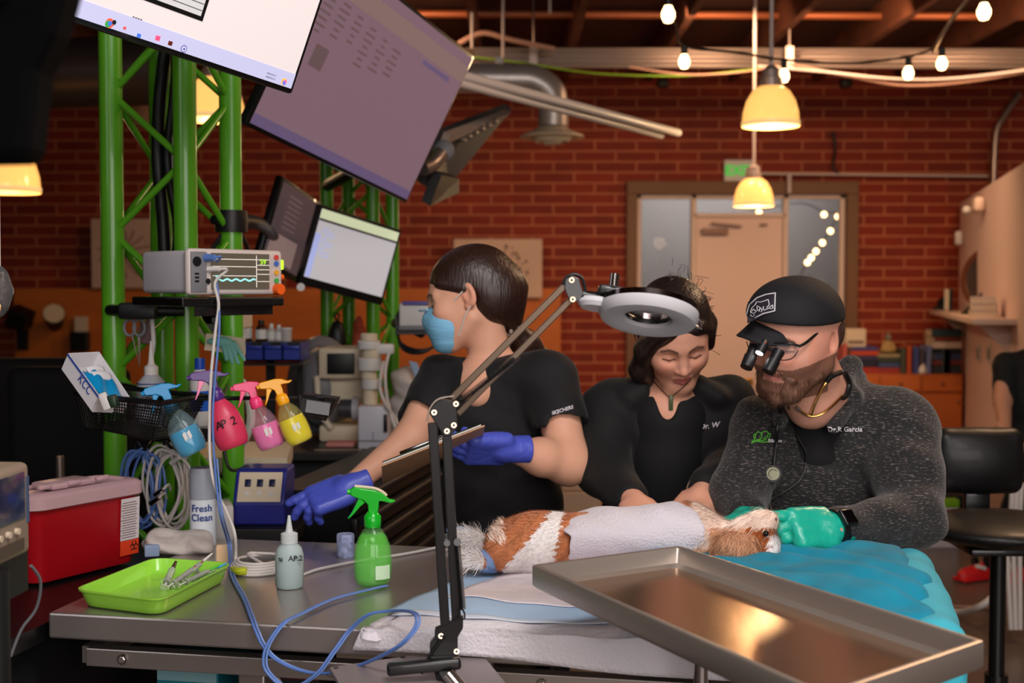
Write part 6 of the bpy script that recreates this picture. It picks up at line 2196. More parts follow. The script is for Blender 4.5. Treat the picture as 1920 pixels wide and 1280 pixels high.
def hair_mat(name, c0, c1, rough=.38):
    m = bpy.data.materials.new(name)
    m.use_nodes = True
    nt = m.node_tree
    b = nt.nodes['Principled BSDF']
    tc = nt.nodes.new('ShaderNodeTexCoord')
    mp = nt.nodes.new('ShaderNodeMapping')
    mp.inputs['Scale'].default_value = (130, 130, 12)
    n = nt.nodes.new('ShaderNodeTexNoise')
    n.inputs['Scale'].default_value = 1.2
    n.inputs['Detail'].default_value = 3
    cr = nt.nodes.new('ShaderNodeMix')
    cr.data_type = 'RGBA'
    cr.inputs['A'].default_value = rgb(*c0)
    cr.inputs['B'].default_value = rgb(*c1)
    bp = nt.nodes.new('ShaderNodeBump')
    bp.inputs['Strength'].default_value = .5
    bp.inputs['Distance'].default_value = .004
    L = nt.links.new
    L(tc.outputs['Object'], mp.inputs[0])
    L(mp.outputs[0], n.inputs['Vector'])
    L(n.outputs['Fac'], cr.inputs['Factor'])
    L(cr.outputs['Result'], b.inputs['Base Color'])
    L(n.outputs['Fac'], bp.inputs['Height'])
    L(bp.outputs[0], b.inputs['Normal'])
    b.inputs['Roughness'].default_value = rough
    return m


M_hair1 = hair_mat('dark_brown_hair', (22, 13, 11), (62, 36, 28))
M_hair2 = hair_mat('black_brown_hair', (14, 10, 10), (46, 32, 28))
M_beard = hair_mat('brown_beard_hair', (78, 48, 36), (156, 110, 84), .65)


def knit_mat():
    m = bpy.data.materials.new('heather_grey_knit')
    m.use_nodes = True
    nt = m.node_tree
    b = nt.nodes['Principled BSDF']
    tc = nt.nodes.new('ShaderNodeTexCoord')
    mp = nt.nodes.new('ShaderNodeMapping')
    mp.inputs['Scale'].default_value = (110, 110, 520)
    n = nt.nodes.new('ShaderNodeTexNoise')
    n.inputs['Scale'].default_value = 1.0
    n.inputs['Detail'].default_value = 3
    mr = nt.nodes.new('ShaderNodeMapRange')
    mr.inputs['From Min'].default_value = .56
    mr.inputs['From Max'].default_value = .72
    cr = nt.nodes.new('ShaderNodeMix')
    cr.data_type = 'RGBA'
    cr.inputs['A'].default_value = rgb(19, 18, 20)
    cr.inputs['B'].default_value = rgb(122, 114, 110)
    bp = nt.nodes.new('ShaderNodeBump')
    bp.inputs['Strength'].default_value = .5
    bp.inputs['Distance'].default_value = .004
    L = nt.links.new
    L(tc.outputs['Object'], mp.inputs[0])
    L(mp.outputs[0], n.inputs['Vector'])
    L(n.outputs['Fac'], mr.inputs['Value'])
    L(mr.outputs[0], cr.inputs['Factor'])
    L(cr.outputs['Result'], b.inputs['Base Color'])
    L(n.outputs['Fac'], bp.inputs['Height'])
    L(bp.outputs[0], b.inputs['Normal'])
    b.inputs['Roughness'].default_value = .85
    b.inputs['Sheen Weight'].default_value = .2
    return m


M_knit = knit_mat()


def head_ops(S, M, jaw=1.0, nose=1.0, ears=True, lips=1.0, down=0.0):
    """face looks towards local -Y; one unit = one metre, 0.23 m from chin to crown"""
    S.M = M
    S.e((0, .018, .036), (.074, .094, .082), k=.02)
    S.e((0, -.022, -.020), (.063 * (.5 + .5 * jaw), .068, .084), k=.03)
    for s_ in (-1, 1):
        S.c((s_ * .054 * jaw, .008, -.052), (s_ * .020 * jaw, -.062, -.096), .018 * jaw, .015, .028)
        S.e((s_ * .040, -.060, -.022), (.021, .020, .020), k=.028)
        S.c((s_ * .012, -.082, .0235), (s_ * .044, -.068, .022), .0085, .007, .018)
    S.e((0, -.066, -.094), (.024 * jaw, .022, .018), k=.022)
    for s_ in (-1, 1):
        S.e((s_ * .031, -.093, .004), (.018, .014, .0125), k=.014, sub=True)
    for s_ in (-1, 1):
        S.e((s_ * .031, -.0705, .003), (.0150, .0130, .0128), k=.004)
        S.c((s_ * .018, -.0815, .0035), (s_ * .031, -.0845, -.0015 + .0), .0021, .0024, .003)
        S.c((s_ * .031, -.0845, -.0015), (s_ * .045, -.077, .002), .0024, .0018, .003)
    S.c((0, -.083, .014), (0, -.1035 * 1.0, -.026 * nose), .0065, .0095, .012)
    S.e((0, -.106, -.0285 * nose), (.0095, .0095, .0085), k=.006)
    for s_ in (-1, 1):
        S.e((s_ * .0125, -.0965, -.031 * nose), (.0068, .0085, .0062), k=.005)
        S.e((s_ * .0065, -.0995, -.0385 * nose), (.0030, .0045, .0028), k=.003, sub=True)
    S.c((-.019 * lips, -.0880, -.0555), (0, -.0945, -.0535), .0040, .0052, .006)
    S.c((.019 * lips, -.0880, -.0555), (0, -.0945, -.0535), .0040, .0052, .006)
    S.c((-.015 * lips, -.0860, -.0640), (0, -.0920, -.0650), .0042, .0062, .005)
    S.c((.015 * lips, -.0860, -.0640), (0, -.0920, -.0650), .0042, .0062, .005)
    for s_ in (-1, 1):
        S.c((0, -.0985, -.0592), (s_ * .024 * lips, -.0880, -.0600), .0014, .0010, .0022, sub=True)
    if ears:
        for s_ in (-1, 1):
            S.e((s_ * .0800, .014, .001), (.0085, .0175, .0300), (0.12, 0, s_ * -.50), k=.006)
            S.e((s_ * .0885, .009, .003), (.0065, .0100, .0180), (0.12, 0, s_ * -.50), k=.004, sub=True)
            S.e((s_ * .0745, .006, -.026), (.0060, .0090, .0080), k=.005)
    S.M = Matrix.Identity(4)


def face_paint(Mh, skin, lip, brow, lidc, beard=None, beardz=-.045):
    Mi = np.array(Mh.inverted(), dtype=np.float32)
    sk, lp, br_, ld_ = [np.array(rgb(*c)[:3], dtype=np.float32) for c in (skin, lip, brow, lidc)]

    def f(V_):
        L = V_ @ Mi[:3, :3].T + Mi[:3, 3]
        C_ = np.tile(sk, (len(V_), 1))
        x, y, z = L[:, 0], L[:, 1], L[:, 2]
        ax = np.abs(x)

        def mix(w_, c):
            nonlocal C_
            w_ = np.clip(w_, 0, 1)[:, None]
            C_ = C_ * (1 - w_) + c * w_
        front = (y < -.05) & (np.abs(z) < .13)
        red = np.array([sk[0], sk[1] * .74, sk[2] * .72])
        mix(np.where(front, .55 * np.exp(-((ax - .042) / .02) ** 2 - ((z + .024) / .018) ** 2), 0), red)
        mix(np.where(front, .5 * np.exp(-(ax / .012) ** 2 - ((z + .030) / .012) ** 2), 0), red)
        mix(np.where((ax > .074) & (np.abs(z) < .035), .4, 0), red)
        mix(np.where((y < -.080) & (z < -.0485 + ax * -.12) & (z > -.0715) & (ax < .0235), 1 - (ax / .0235) ** 6, 0), lp)
        bz = .0235 + .006 * np.sin(np.clip((ax - .012) / .04, 0, 1) * PI) - .002 * (ax > .04)
        mix(np.where((y < -.05) & (ax > .012) & (ax < .052), np.clip(1.6 - np.abs(z - bz) / .0030, 0, 1) * .85, 0), br_)
        mix(np.where((y < -.06) & (ax > .017) & (ax < .047), np.clip(1.5 - np.abs(z + .0010 - .05 * (ax - .031) ** 1) / .0020, 0, 1) * .9, 0), ld_)
        if beard is not None:
            bc = np.array(rgb(*beard)[:3], dtype=np.float32)
            m_ = (z < -.040 + .35 * np.maximum(ax - .045, 0)) & (z > -.122) & (y < .03)
            lipz = (ax < .026) & (z > -.073) & (z < -.047) & (y < -.07)
            mix(np.where(m_ & ~lipz, .8, 0), bc)
        return C_
    return f


def hand_ops(S, M, side=1, curl=(.25, .3, .35, .4), thumb=.4, spread=1.0, k=1.0, pinch=0.0):
    """palm along +X from the wrist, back of the hand towards +Z; thumb on side*Y"""
    S.M = M @ Matrix.Scale(k, 4)
    S.c((-.03, 0, 0), (.012, 0, 0), .0245, .0235, .012)
    S.box((.050, 0, -.001), (.043, .037, .0125), None, .0115, .012)
    S.e((.025, side * .022, -.010), (.026, .018, .014), k=.010)
    S.e((.030, -side * .024, -.008), (.028, .013, .013), k=.010)
    L_ = (.068, .077, .071, .056)
    R_ = (.0092, .0095, .0090, .0080)
    for i in range(4):
        y = side * (.0285 - .019 * i)
        x0 = .088 - .004 * abs(i - 1) - (.006 if i == 3 else 0)
        p = Vector((x0 - .012, y, .000))
        a = 0.0
        yaw = side * (.10 - .075 * i) * spread
        r = R_[i]
        q = Vector((x0, y, .001))
        S.c(p, q, r * 1.05, r * 1.04, .007)
        S.e(q + Vector((0, 0, .003)), (r * .95, r * .9, r * .8), k=.004)
        c_ = curl[i]
        for j, f_ in enumerate((.46, .30, .24)):
            a += c_ * (.9, 1.25, .8)[j]
            d = Vector((math.cos(a) * math.cos(yaw), math.sin(yaw), -math.sin(a)))
            q2 = q + d * L_[i] * f_
            S.c(q, q2, r * (1.0, .95, .88)[j], r * (.95, .88, .80)[j], .0025)
            q = q2
    t0 = Vector((.016, side * .028, -.008))
    t1 = t0 + Vector((.030, side * (.026 - .012 * pinch), -.008 - .012 * thumb))
    t2 = t1 + Vector((.030, side * (.010 - .016 * pinch), -.006 - .020 * thumb))
    t3 = t2 + Vector((.022, side * (-.002 - .010 * pinch), -.004 - .014 * thumb))
    S.c(t0, t1, .0135, .0110, .009).c(t1, t2, .0105, .0098, .003).c(t2, t3, .0098, .0080, .0025)
    S.M = Matrix.Identity(4)
    return S


def hmat(o, xd, zd):
    """hand matrix: origin wrist, X towards the knuckles, Z out of the back of the hand"""
    x = Vector(xd).normalized()
    z = Vector(zd)
    z = (z - x * z.dot(x)).normalized()
    y = z.cross(x)
    M = Matrix((x, y, z)).transposed().to_4x4()
    M.translation = Vector(o)
    return M


def world_mesh(o):
    me = o.data
    n = len(me.vertices)
    co = np.empty(n * 3, dtype=np.float32)
    me.vertices.foreach_get('co', co)
    M = np.array(root_of(o).matrix_basis, dtype=np.float32) if o.parent else np.array(o.matrix_basis, dtype=np.float32)
    return co.reshape(-1, 3) @ M[:3, :3].T + M[:3, 3]


def bvh(*objs):
    V_, F_, off = [], [], 0
    for o in objs:
        w_ = world_mesh(o)
        V_ += [tuple(v) for v in w_.tolist()]
        F_ += [tuple(i + off for i in p.vertices) for p in o.data.polygons]
        off += len(w_)
    return BVHTree.FromPolygons(V_, F_)


def on(tree, px, py, off=.002, default=None):
    r = ray(px, py).normalized()
    h = tree.ray_cast(Vector((0, 0, CH)), r)
    if h[0] is None:
        return default
    n = h[1] if h[1].dot(r) < 0 else -h[1]
    return h[0] + n * off * .5 - r * off * .5


def stitch(tree, name, strokes, wpx, m, parent, off=.0015):
    """embroidered strokes (pixel polylines) laid on a garment"""
    b = MB()
    for st in strokes:
        pts = []
        for (x0, y0), (x1, y1) in zip(st[:-1], st[1:]):
            n = max(2, int(math.hypot(x1 - x0, y1 - y0) / 2))
            for i in range(n):
                q = on(tree, x0 + (x1 - x0) * i / n, y0 + (y1 - y0) * i / n, off)
                if q is not None:
                    pts.append(q)
        q = on(tree, st[-1][0], st[-1][1], off)
        if q is not None:
            pts.append(q)
        if len(pts) > 1:
            b.tube(pts, wpx / F * pts[0].y / 2, 5, 1)
    return b.build(name, m, parent)


def cloth_text(tree, body, size, px, py, rot, m, parent, name='embroidered_lettering', off=.0035, shear=0.0, bold=.0):
    """embroidered lettering laid on a garment; size and offsets in pixels of the photograph"""
    cu = bpy.data.curves.new('t', 'FONT')
    cu.body = body
    cu.size = size
    cu.offset = bold
    cu.shear = shear
    cu.resolution_u = 2
    oo = bpy.data.objects.new('tmp', cu)
    COL.objects.link(oo)
    me = bpy.data.meshes.new_from_object(oo.evaluated_get(bpy.context.evaluated_depsgraph_get()))
    bpy.data.objects.remove(oo)
    ca, sa = math.cos(rot), math.sin(rot)
    last = None
    for v in me.vertices:
        x, y = v.co.x, v.co.y
        q = on(tree, px + x * ca + y * sa, py + x * sa - y * ca, off, last)
        if q is None:
            q = P(px + x, py - y, 2.6)
        last = q
        v.co = q
    me.materials.clear()
    o = link_mesh(name, me, m, parent, smooth=False)
    md = o.modifiers.new('thickness', 'SOLIDIFY')
    md.thickness = .0008
    return o


def patch_cloth(tree, name, poly, m, parent, off=.002, n=14):
    """small cloth patch given by four pixel corners"""
    a, b_, c, d = poly
    bb = MB()

    def fn(u, v):
        x = (a[0] * (1 - u) + b_[0] * u) * (1 - v) + (d[0] * (1 - u) + c[0] * u) * v
        y = (a[1] * (1 - u) + b_[1] * u) * (1 - v) + (d[1] * (1 - u) + c[1] * u) * v
        return on(tree, x, y, off, P(x, y, 2.5))
    bb.grid(fn, n, n)
    return bb.build(name, m, parent, solid=.0008)


M_thread = mat('white_thread', (220, 216, 220), .7)
M_gthread = mat('green_thread', (96, 200, 60), .7)


def legs(S, hipL, hipR, footL, footR, r=.085):
    for h_, f_ in ((hipL, footL), (hipR, footR)):
        h_, f_ = Vector(h_), Vector(f_)
        kn = h_.lerp(f_, .5) + Vector((0, -.02, 0))
        S.c(h_, kn, r, r * .72, .04).c(kn, f_, r * .72, r * .55, .03)


def shoe(c, yaw, parent, m=None):
    S = Sdf()
    S.M = Matrix.Translation(c) @ Matrix.Rotation(yaw, 4, 'Z')
    S.e((0, -.05, .035), (.045, .12, .04), k=.02).e((0, .04, .05), (.04, .05, .05), k=.03).box((0, -.03, .012), (.046, .14, .012), None, .01, .01)
    return skin_obj('shoe', [S.mesh(.006, lo=(c.x - .3, c.y - .4, c.z))], m or M_shoe, parent)


SKIN_A = (222, 166, 138)
# ---------------------------------------------------------------- masked woman
w1 = thing('person', 'person in black short-sleeved scrubs and blue face mask holding a clipboard', 'person', (P(950, 0, 3.08).x, 3.1, 0))
H1 = Matrix.Translation(P(876, 561, 3.06)) @ Matrix.Rotation(math.radians(-93), 4, 'Z') @ Matrix.Rotation(math.radians(14), 4, 'X') @ Matrix.Rotation(math.radians(-6), 4, 'Y') @ Matrix.Scale(.97, 4)
S = Sdf()
head_ops(S, H1, .92, .95)
nb = P(925, 700, 3.07)
S.c(H1 @ Vector((0, .028, -.055)), nb, .046, .050, .02)
S.c(P(895, 715, 3.05), P(1000, 708, 3.08), .040, .045, .05)
S.e(P(925, 735, 3.06), (.11, .08, .07), k=.04)
S.c(nb, P(895, 740, 2.985), .04, .03, .03)
pc_head = S.mesh(.0028)
sR, eR, wR = P(826, 712, 3.12), P(772, 822, 2.99), P(652, 914, 2.90)
sL, eL, wL = P(1034, 712, 2.99), P(1066, 868, 2.90), P(950, 842, 2.80)
HR1 = hmat(wR, P(560, 950, 2.86) - wR, (0.1, -.5, .8))
HL1 = hmat(wL, P(850, 842, 2.76) - wL, (0.0, -.75, -.65))
S = Sdf()
S.c(sR, eR, .048, .041, .03).c(eR, wR, .041, .023, .02)
S.c(sL, eL, .050, .046, .03).c(eL, eL.lerp(wL, .45), .047, .041, .03).c(eL.lerp(wL, .45), wL, .041, .023, .02)
S.c(P(850, 715, 3.1), P(1010, 710, 3.0), .05, .05, .04)
S.e(P(935, 850, 3.08), (.12, .085, .2), k=.05)
hand_ops(S, HR1, -1, (.10, .34, .55, .62), .3, 1.2, .88)
hand_ops(S, HL1, 1, (.30, .32, .36, .4), .2, .8, .86)
pc_arms = S.mesh(.0048)
body = skin_obj('body', [pc_head, pc_arms], M_skinA, w1, face_paint(H1, SKIN_A, (190, 100, 96), (60, 36, 30), (50, 32, 30)))
for nm_, HM, sd_, cu_, th_, sp_, kk in (('glove', HR1, -1, (.10, .34, .55, .62), .3, 1.2, .88), ('glove', HL1, 1, (.30, .32, .36, .4), .2, .8, .86)):
    S = Sdf()
    hand_ops(S, HM, sd_, cu_, th_, sp_, kk)
    S.M = HM
    S.c((-.060, 0, 0), (.0, 0, 0), .0300, .0262, .008)
    S.box((-.108, 0, 0), (.055, .06, .06), None, .002, .003, sub=True)
    S.M = Matrix.Identity(4)
    skin_obj(nm_, [S.mesh(.0026, infl=.0022)], M_navyglove, w1)
# scrub top
S = Sdf()
S.c(P(858, 716, 3.1), P(1008, 706, 3.0), .060, .062, .05)
S.e(P(935, 790, 3.06), (.150, .105, .14), k=.05)
S.e(P(940, 900, 3.08), (.125, .100, .16), k=.06)
S.e(P(948, 985, 3.08), (.145, .110, .16), k=.06)
S.c(sR, sR.lerp(eR, .72), .060, .062, .03)
S.c(sL, sL.lerp(eL, .62), .064, .067, .03)
S.e(P(886, 668, 2.965), (.026, .080, .056), (0, -.2, 0), k=.012, sub=True)
S.c(P(900, 655, 3.05), P(945, 655, 3.08), .050, .050, .012, sub=True)
S.c(sR.lerp(eR, .80), sR.lerp(eR, 1.1), .060, .060, .010, sub=True)
S.c(sL.lerp(eL, .72), sL.lerp(eL, 1.1), .070, .070, .010, sub=True)
top1 = skin_obj('scrub_top', [S.mesh(.0052, warp=wrinkle(.0035, 1.1))], M_scrub, w1)
bt1 = bvh(top1)
cloth_text(bt1, 'SKECHERS', 9, 1035, 778, -.30, M_thread, top1, bold=.25, shear=.2)
S = Sdf()
S.e(P(950, 1030, 3.1), (.15, .11, .12), k=.05)
cx_ = P(950, 0, 3.1).x
legs(S, (cx_ - .08, 3.1, .78), (cx_ + .08, 3.1, .78), (cx_ - .10, 3.1, .1), (cx_ + .10, 3.14, .1))
skin_obj('trousers', [S.mesh(.009)], M_pants, w1)
shoe(Vector((cx_ - .10, 3.1, 0)), 0, w1)
shoe(Vector((cx_ + .10, 3.14, 0)), 0, w1)
# mask
S = Sdf()
S.M = H1
S.e((0, -.060, -.050), (.0585, .053, .056), k=.01)
S.e((0, -.088, -.030), (.020, .030, .026), k=.02)
S.e((0, -.070, -.095), (.034, .034, .022), k=.02)
S.box((0, .055, -.05), (.12, .072, .12), None, .01, .006, sub=True)
mk_ = skin_obj('face_mask', [S.mesh(.0026)], mat('sky_blue_mask', (124, 186, 222), .7, bump=.35, bscale=40, stretch=(.3, .3, 2)), w1)
for a, b_, c_ in (((.055, -.040, -.018), (.070, -.015, .002), (.074, .012, .018)), ((.052, -.035, -.088), (.066, -.010, -.050), (.074, .012, -.026))):
    for s_ in (-1, 1):
        MB().tube([H1 @ Vector((s_ * a[0], a[1], a[2])), H1 @ Vector((s_ * (b_[0] + .009), b_[1], b_[2])), H1 @ Vector((s_ * (c_[0] + .008), c_[1], c_[2]))], .0016, 6, 4).build('ear_loop', M_white, mk_)
MB().tube([H1 @ Vector((-.030, -.098, -.004)), H1 @ Vector((0, -.122, .002)), H1 @ Vector((.030, -.098, -.004))], .0025, 6, 4).build('nose_strip', mat('pale_mask_edge', (176, 206, 226), .6), mk_)
# hair
S = Sdf()
S.M = H1
S.e((0, .024, .044), (.079, .101, .083), k=.02)
S.e((0, .060, -.005), (.074, .070, .075), k=.03)
S.e((0, -.128, -.038), (.10, .078, .100), (.25, 0, 0), k=.020, sub=True)
for s_ in (-1, 1):
    S.e((s_ * .080, -.030, -.030), (.030, .048, .040), k=.010, sub=True)
    S.e((s_ * .085, .012, -.025), (.020, .022, .038), k=.008, sub=True)
    S.c((s_ * .058, -.052, .048), (s_ * .074, .004, .018), .010, .010, .014)
S.M = Matrix.Identity(4)
pt = P(962, 612, 3.09)
S.c(H1 @ Vector((0, .10, .0)), pt, .052, .022, .03)
skin_obj('hair', [S.mesh(.004)], M_hair1, w1)
S = Sdf()
S.chain([pt, P(985, 645, 3.13), P(1015, 685, 3.16), P(1030, 750, 3.18)], [.02, .034, .034, .012], .02)
skin_obj('ponytail', [S.mesh(.005)], M_hair1, w1)
sc_ = MB()
sc_.ball(pt, .020, n=14)
sc_.build('hair_tie', M_black, w1)
b = MB()
rnd = random.Random(2)
for k in range(22):
    v = Vector((rnd.gauss(0, 1), rnd.gauss(-.6, 1), rnd.gauss(0, 1))).normalized()
    b.ball(pt + v * .021, .0050, n=8)
b.build('beads', mat('pearl_bead', (200, 186, 170), .2, .3), w1)
# clipboard
cA, cB_, cC, cD_ = P(716, 874, 2.64), P(909, 799, 2.60), P(905, 826, 2.86), P(718, 905, 2.90)
cbd = thing('clipboard', 'brown clipboard with white paper held by the masked woman', 'clipboard', (cA + cC) / 2)
un = (cB_ - cA).cross(cD_ - cA).normalized()
if un.z > 0:
    un = -un
MB().prism([cA, cB_, cC, cD_], -un * .003).build('board', mat('brown_hardboard', (206, 160, 122), .5), cbd, smooth=False)
i_ = lambda u, v, o: cA.lerp(cB_, u).lerp(cD_.lerp(cC, u), v) - un * o
MB().prism([i_(.02, -.01, .0032), i_(.97, -.01, .0032), i_(.97, 1.02, .0032), i_(.02, 1.02, .0032)], -un * .003).build('paper_sheets', M_white, cbd, smooth=False)
MB().tube([i_(.02, 0, .007), i_(.98, 0, .007)], .002, 6, 1).build('metal_edge', M_chrome, cbd)
MB().box(i_(.42, .06, .012), (.10, .022, .008), Matrix(((cB_ - cA).normalized(), un.cross((cB_ - cA).normalized()), un)).transposed(), bev=.002).build('clip', M_chrome, cbd)

# ---------------------------------------------------------------- woman looking down
w2 = thing('person', 'person in an open black jacket with a green pendant, head bent down, between the others', 'person', (P(1255, 0, 3.1).x, 3.12, 0))
H2 = Matrix.Translation(P(1266, 633, 2.95)) @ Matrix.Rotation(math.radians(7), 4, 'Z') @ Matrix.Rotation(math.radians(33), 4, 'X') @ Matrix.Rotation(math.radians(-7), 4, 'Y') @ Matrix.Scale(.95, 4)
S = Sdf()
head_ops(S, H2, .90, .95)
nb2 = P(1257, 735, 3.03)
S.c(H2 @ Vector((0, .035, -.055)), nb2, .050, .052, .02)
S.e(P(1252, 775, 3.0), (.080, .062, .070), k=.03)
S.c(P(1180, 745, 3.06), P(1330, 742, 3.06), .045, .045, .05)
pc_head = S.mesh(.0026)
sR, eR, wR = P(1140, 765, 3.02), P(1128, 880, 2.92), P(1192, 945, 2.72)
sL, eL, wL = P(1366, 760, 3.04), P(1380, 870, 2.96), P(1312, 932, 2.70)
HR2 = hmat(wR, (.35, -.75, -.30), (.1, -.3, 1))
HL2 = hmat(wL, (-.45, -.7, -.30), (-.1, -.3, 1))
S = Sdf()
S.c(sR, eR, .045, .040, .03).c(eR, wR, .038, .025, .02)
S.c(sL, eL, .045, .040, .03).c(eL, wL, .038, .025, .02)
S.c(sR + Vector((0, .03, 0)), sL + Vector((0, .03, 0)), .04, .04, .03)
S.e(P(1252, 880, 3.08), (.12, .085, .2), k=.05)
hand_ops(S, HR2, -1, (.3, .35, .4, .45), .4, .8, .85)
hand_ops(S, HL2, 1, (.3, .35, .4, .45), .4, .8, .85)
pc_arms = S.mesh(.0042)
skin_obj('body', [pc_head, pc_arms], M_skinA, w2, face_paint(H2, (218, 158, 132), (192, 112, 102), (48, 30, 26), (44, 28, 26)))
S = Sdf()
S.e(P(1252, 850, 3.02), (.10, .090, .15), k=.04)
S.e(P(1254, 780, 3.0), (.09, .072, .07), k=.03)
S.e(P(1252, 960, 3.05), (.11, .095, .14), k=.05)
S.e(P(1254, 728, 2.92), (.028, .075, .076), k=.01, sub=True)
S.c(P(1215, 700, 3.0), P(1300, 700, 3.0), .045, .045, .01, sub=True)
scr2 = skin_obj('scrub_top', [S.mesh(.005)], M_tee, w2)
S = Sdf()
S.c(P(1150, 760, 3.05), P(1358, 755, 3.05), .060, .060, .05)
S.e(P(1256, 800, 3.06), (.155, .105, .11), k=.05)
S.e(P(1250, 900, 3.07), (.150, .105, .17), k=.06)
S.e(P(1250, 985, 3.08), (.155, .115, .14), k=.05)
S.c(sR, eR, .064, .060, .04).c(eR, eR.lerp(wR, .80), .060, .044, .03)
S.c(sL, eL, .064, .060, .04).c(eL, eL.lerp(wL, .82), .060, .044, .03)
S.c(P(1215, 722, 3.0), P(1180, 748, 2.98), .030, .03, .02).c(P(1310, 722, 3.0), P(1345, 745, 2.98), .030, .03, .02)
S.e(P(1254, 722, 2.93), (.046, .11, .095), k=.012, sub=True)
S.e(P(1252, 830, 2.90), (.018, .085, .12), k=.012, sub=True)
S.e(P(1244, 900, 2.90), (.026, .075, .12), k=.012, sub=True)
S.c(P(1245, 930, 2.90), P(1243, 1010, 2.90), .028, .016, .012, sub=True)
jk2 = skin_obj('jacket', [S.mesh(.0050, warp=wrinkle(.004, 1.0, 2.0))], M_jackb, w2)
bt2 = bvh(jk2)
cloth_text(bt2, 'Dr. W', 14, 1311, 805, -.12, M_thread, jk2, bold=.3, shear=.3)
b = MB()
pts = [q for q in (on(bt2, x, y, .004) for x, y in ((1204, 868), (1201, 880), (1199, 893))) if q is not None]
if len(pts) > 1:
    b.tube(pts, .0035, 6, 2)
    b.build('zip_pull', M_galv, jk2)
# turned-back cuff
Rr = (wL - eL).normalized()
cf = MB()
cc_ = eL.lerp(wL, .84)
cf.cyl(cc_ - Rr * .014, cc_ + Rr * .016, .0435, .0400, 24, cap=False)
cf.build('cuff', mat('taupe_cuff', (170, 142, 122), .7), jk2, solid=.004)
S = Sdf()
cx_ = P(1255, 0, 3.1).x
S.e((cx_, 3.12, .82), (.15, .11, .13), k=.05)
legs(S, (cx_ - .08, 3.12, .76), (cx_ + .08, 3.12, .76), (cx_ - .10, 3.12, .1), (cx_ + .10, 3.16, .1))
skin_obj('trousers', [S.mesh(.009)], M_pants, w2)
shoe(Vector((cx_ - .10, 3.12, 0)), 0, w2)
shoe(Vector((cx_ + .10, 3.16, 0)), 0, w2)
# hair
S = Sdf()
S.M = H2
S.e((0, .026, .044), (.082, .100, .086), k=.02)
S.e((0, .055, -.010), (.082, .070, .080), k=.03)
S.e((.008, -.125, -.050), (.072, .085, .104), k=.010, sub=True)
S.e((.062, -.075, -.030), (.040, .060, .075), k=.012, sub=True)
S.c((-.045, -.070, .070), (-.080, -.035, .0), .020, .022, .02).c((-.080, -.035, .0), (-.086, -.020, -.07), .024, .026, .02).c((-.086, -.02, -.07), (-.070, -.01, -.125), .028, .018, .02)
S.c((.040, -.068, .072), (.080, -.010, .02), .012, .016, .015).c((.084, .02, .02), (.088, .03, -.05), .022, .018, .02)
S.M = Matrix.Identity(4)
hr2 = skin_obj('hair', [S.mesh(.0038)], M_hair2, w2)
b = MB()
b.tube([P(1318, 655, 2.96), P(1324, 668, 2.94), P(1327, 664, 2.93), P(1325, 656, 2.93)], .0025, 6, 4)
b.tube([P(1316, 640, 2.96), P(1322, 662, 2.95), P(1318, 674, 2.95)], .004, 6, 4)
b.build('hair_curl', M_hair2, hr2)
b = MB()
rnd = random.Random(8)
for k in range(60):
    a = rnd.random() * 2.6 - .9
    e0 = H2 @ Vector((.086 * math.cos(a), .03 + rnd.gauss(0, .04), .046 + .09 * math.sin(a)))
    d = (e0 - H2.translation).normalized()
    b.tube([e0 - d * .01, e0 + d * .006 + Vector((rnd.gauss(0, .004), 0, .004)), e0 + d * .013 + Vector((rnd.gauss(0, .01), 0, rnd.gauss(0, .006)))], .0006, 4, 2)
b.build('stray_hairs', M_hair2, hr2)
# necklace
tn = bvh(*[o for o in w2.children if o.name.split('.')[0] in ('body', 'scrub_top')])
nk = w2
pts = [q for q in (on(tn, x, y, .003) for x, y in ((1222, 708), (1236, 725), (1248, 736), (1258, 743), (1270, 734), (1284, 722), (1296, 708))) if q is not None]
ob = MB().tube(pts, .0012, 6, 4).build('necklace', mat('brown_cord', (90, 58, 44), .6), w2)
q = on(tn, 1258, 755, .006, P(1258, 755, 2.9))
MB().box(q, (.010, .006, .036), (0.1, 0, 0), bev=.002).build('pendant', mat('olive_stone', (74, 84, 52), .3), ob)

# ---------------------------------------------------------------- bearded man
mn = thing('person', 'bearded person in black cap, magnifying loupes and dark heather jacket with mint green gloves', 'person', (P(1570, 0, 2.85).x, 2.9, 0))
H3 = Matrix.Translation(P(1490, 634, 2.60)) @ Matrix.Rotation(math.radians(-43), 4, 'Z') @ Matrix.Rotation(math.radians(14), 4, 'X') @ Matrix.Rotation(math.radians(8), 4, 'Y') @ Matrix.Scale(.91, 4)
S = Sdf()
head_ops(S, H3, 1.12, 1.0, lips=1.05)
nb3 = P(1545, 760, 2.74)
S.c(H3 @ Vector((0, .03, -.055)), nb3, .064, .068, .03)
S.c(H3 @ Vector((0, -.02, -.085)), P(1520, 760, 2.66), .038, .05, .03)
S.e(P(1545, 790, 2.78), (.09, .06, .05), k=.03)
pc_head = S.mesh(.0026)
sR, eR, wR = P(1430, 815, 2.76), P(1388, 925, 2.68), P(1400, 972, 2.57)
sL, eL, wL = P(1692, 815, 2.72), P(1712, 972, 2.56), P(1558, 990, 2.40)
HR3 = hmat(P(1400, 972, 2.57), (-.42, -.75, .05), (-.4, .0, .9))
HL3 = hmat(wL, P(1452, 992, 2.34) - wL, (0.05, -.80, .55))
S = Sdf()
S.c(sR, eR, .05, .045, .03).c(eR, wR, .043, .029, .02)
S.c(sL, eL, .05, .045, .03).c(eL, wL, .043, .029, .02)
S.c(sR + Vector((0, .05, -.02)), sL + Vector((0, .05, -.02)), .045, .045, .04)
S.e(P(1560, 890, 2.85), (.12, .08, .16), k=.04)
hcR, hcL = (.85, .95, 1.0, 1.0), (.12, .70, .92, 1.05)
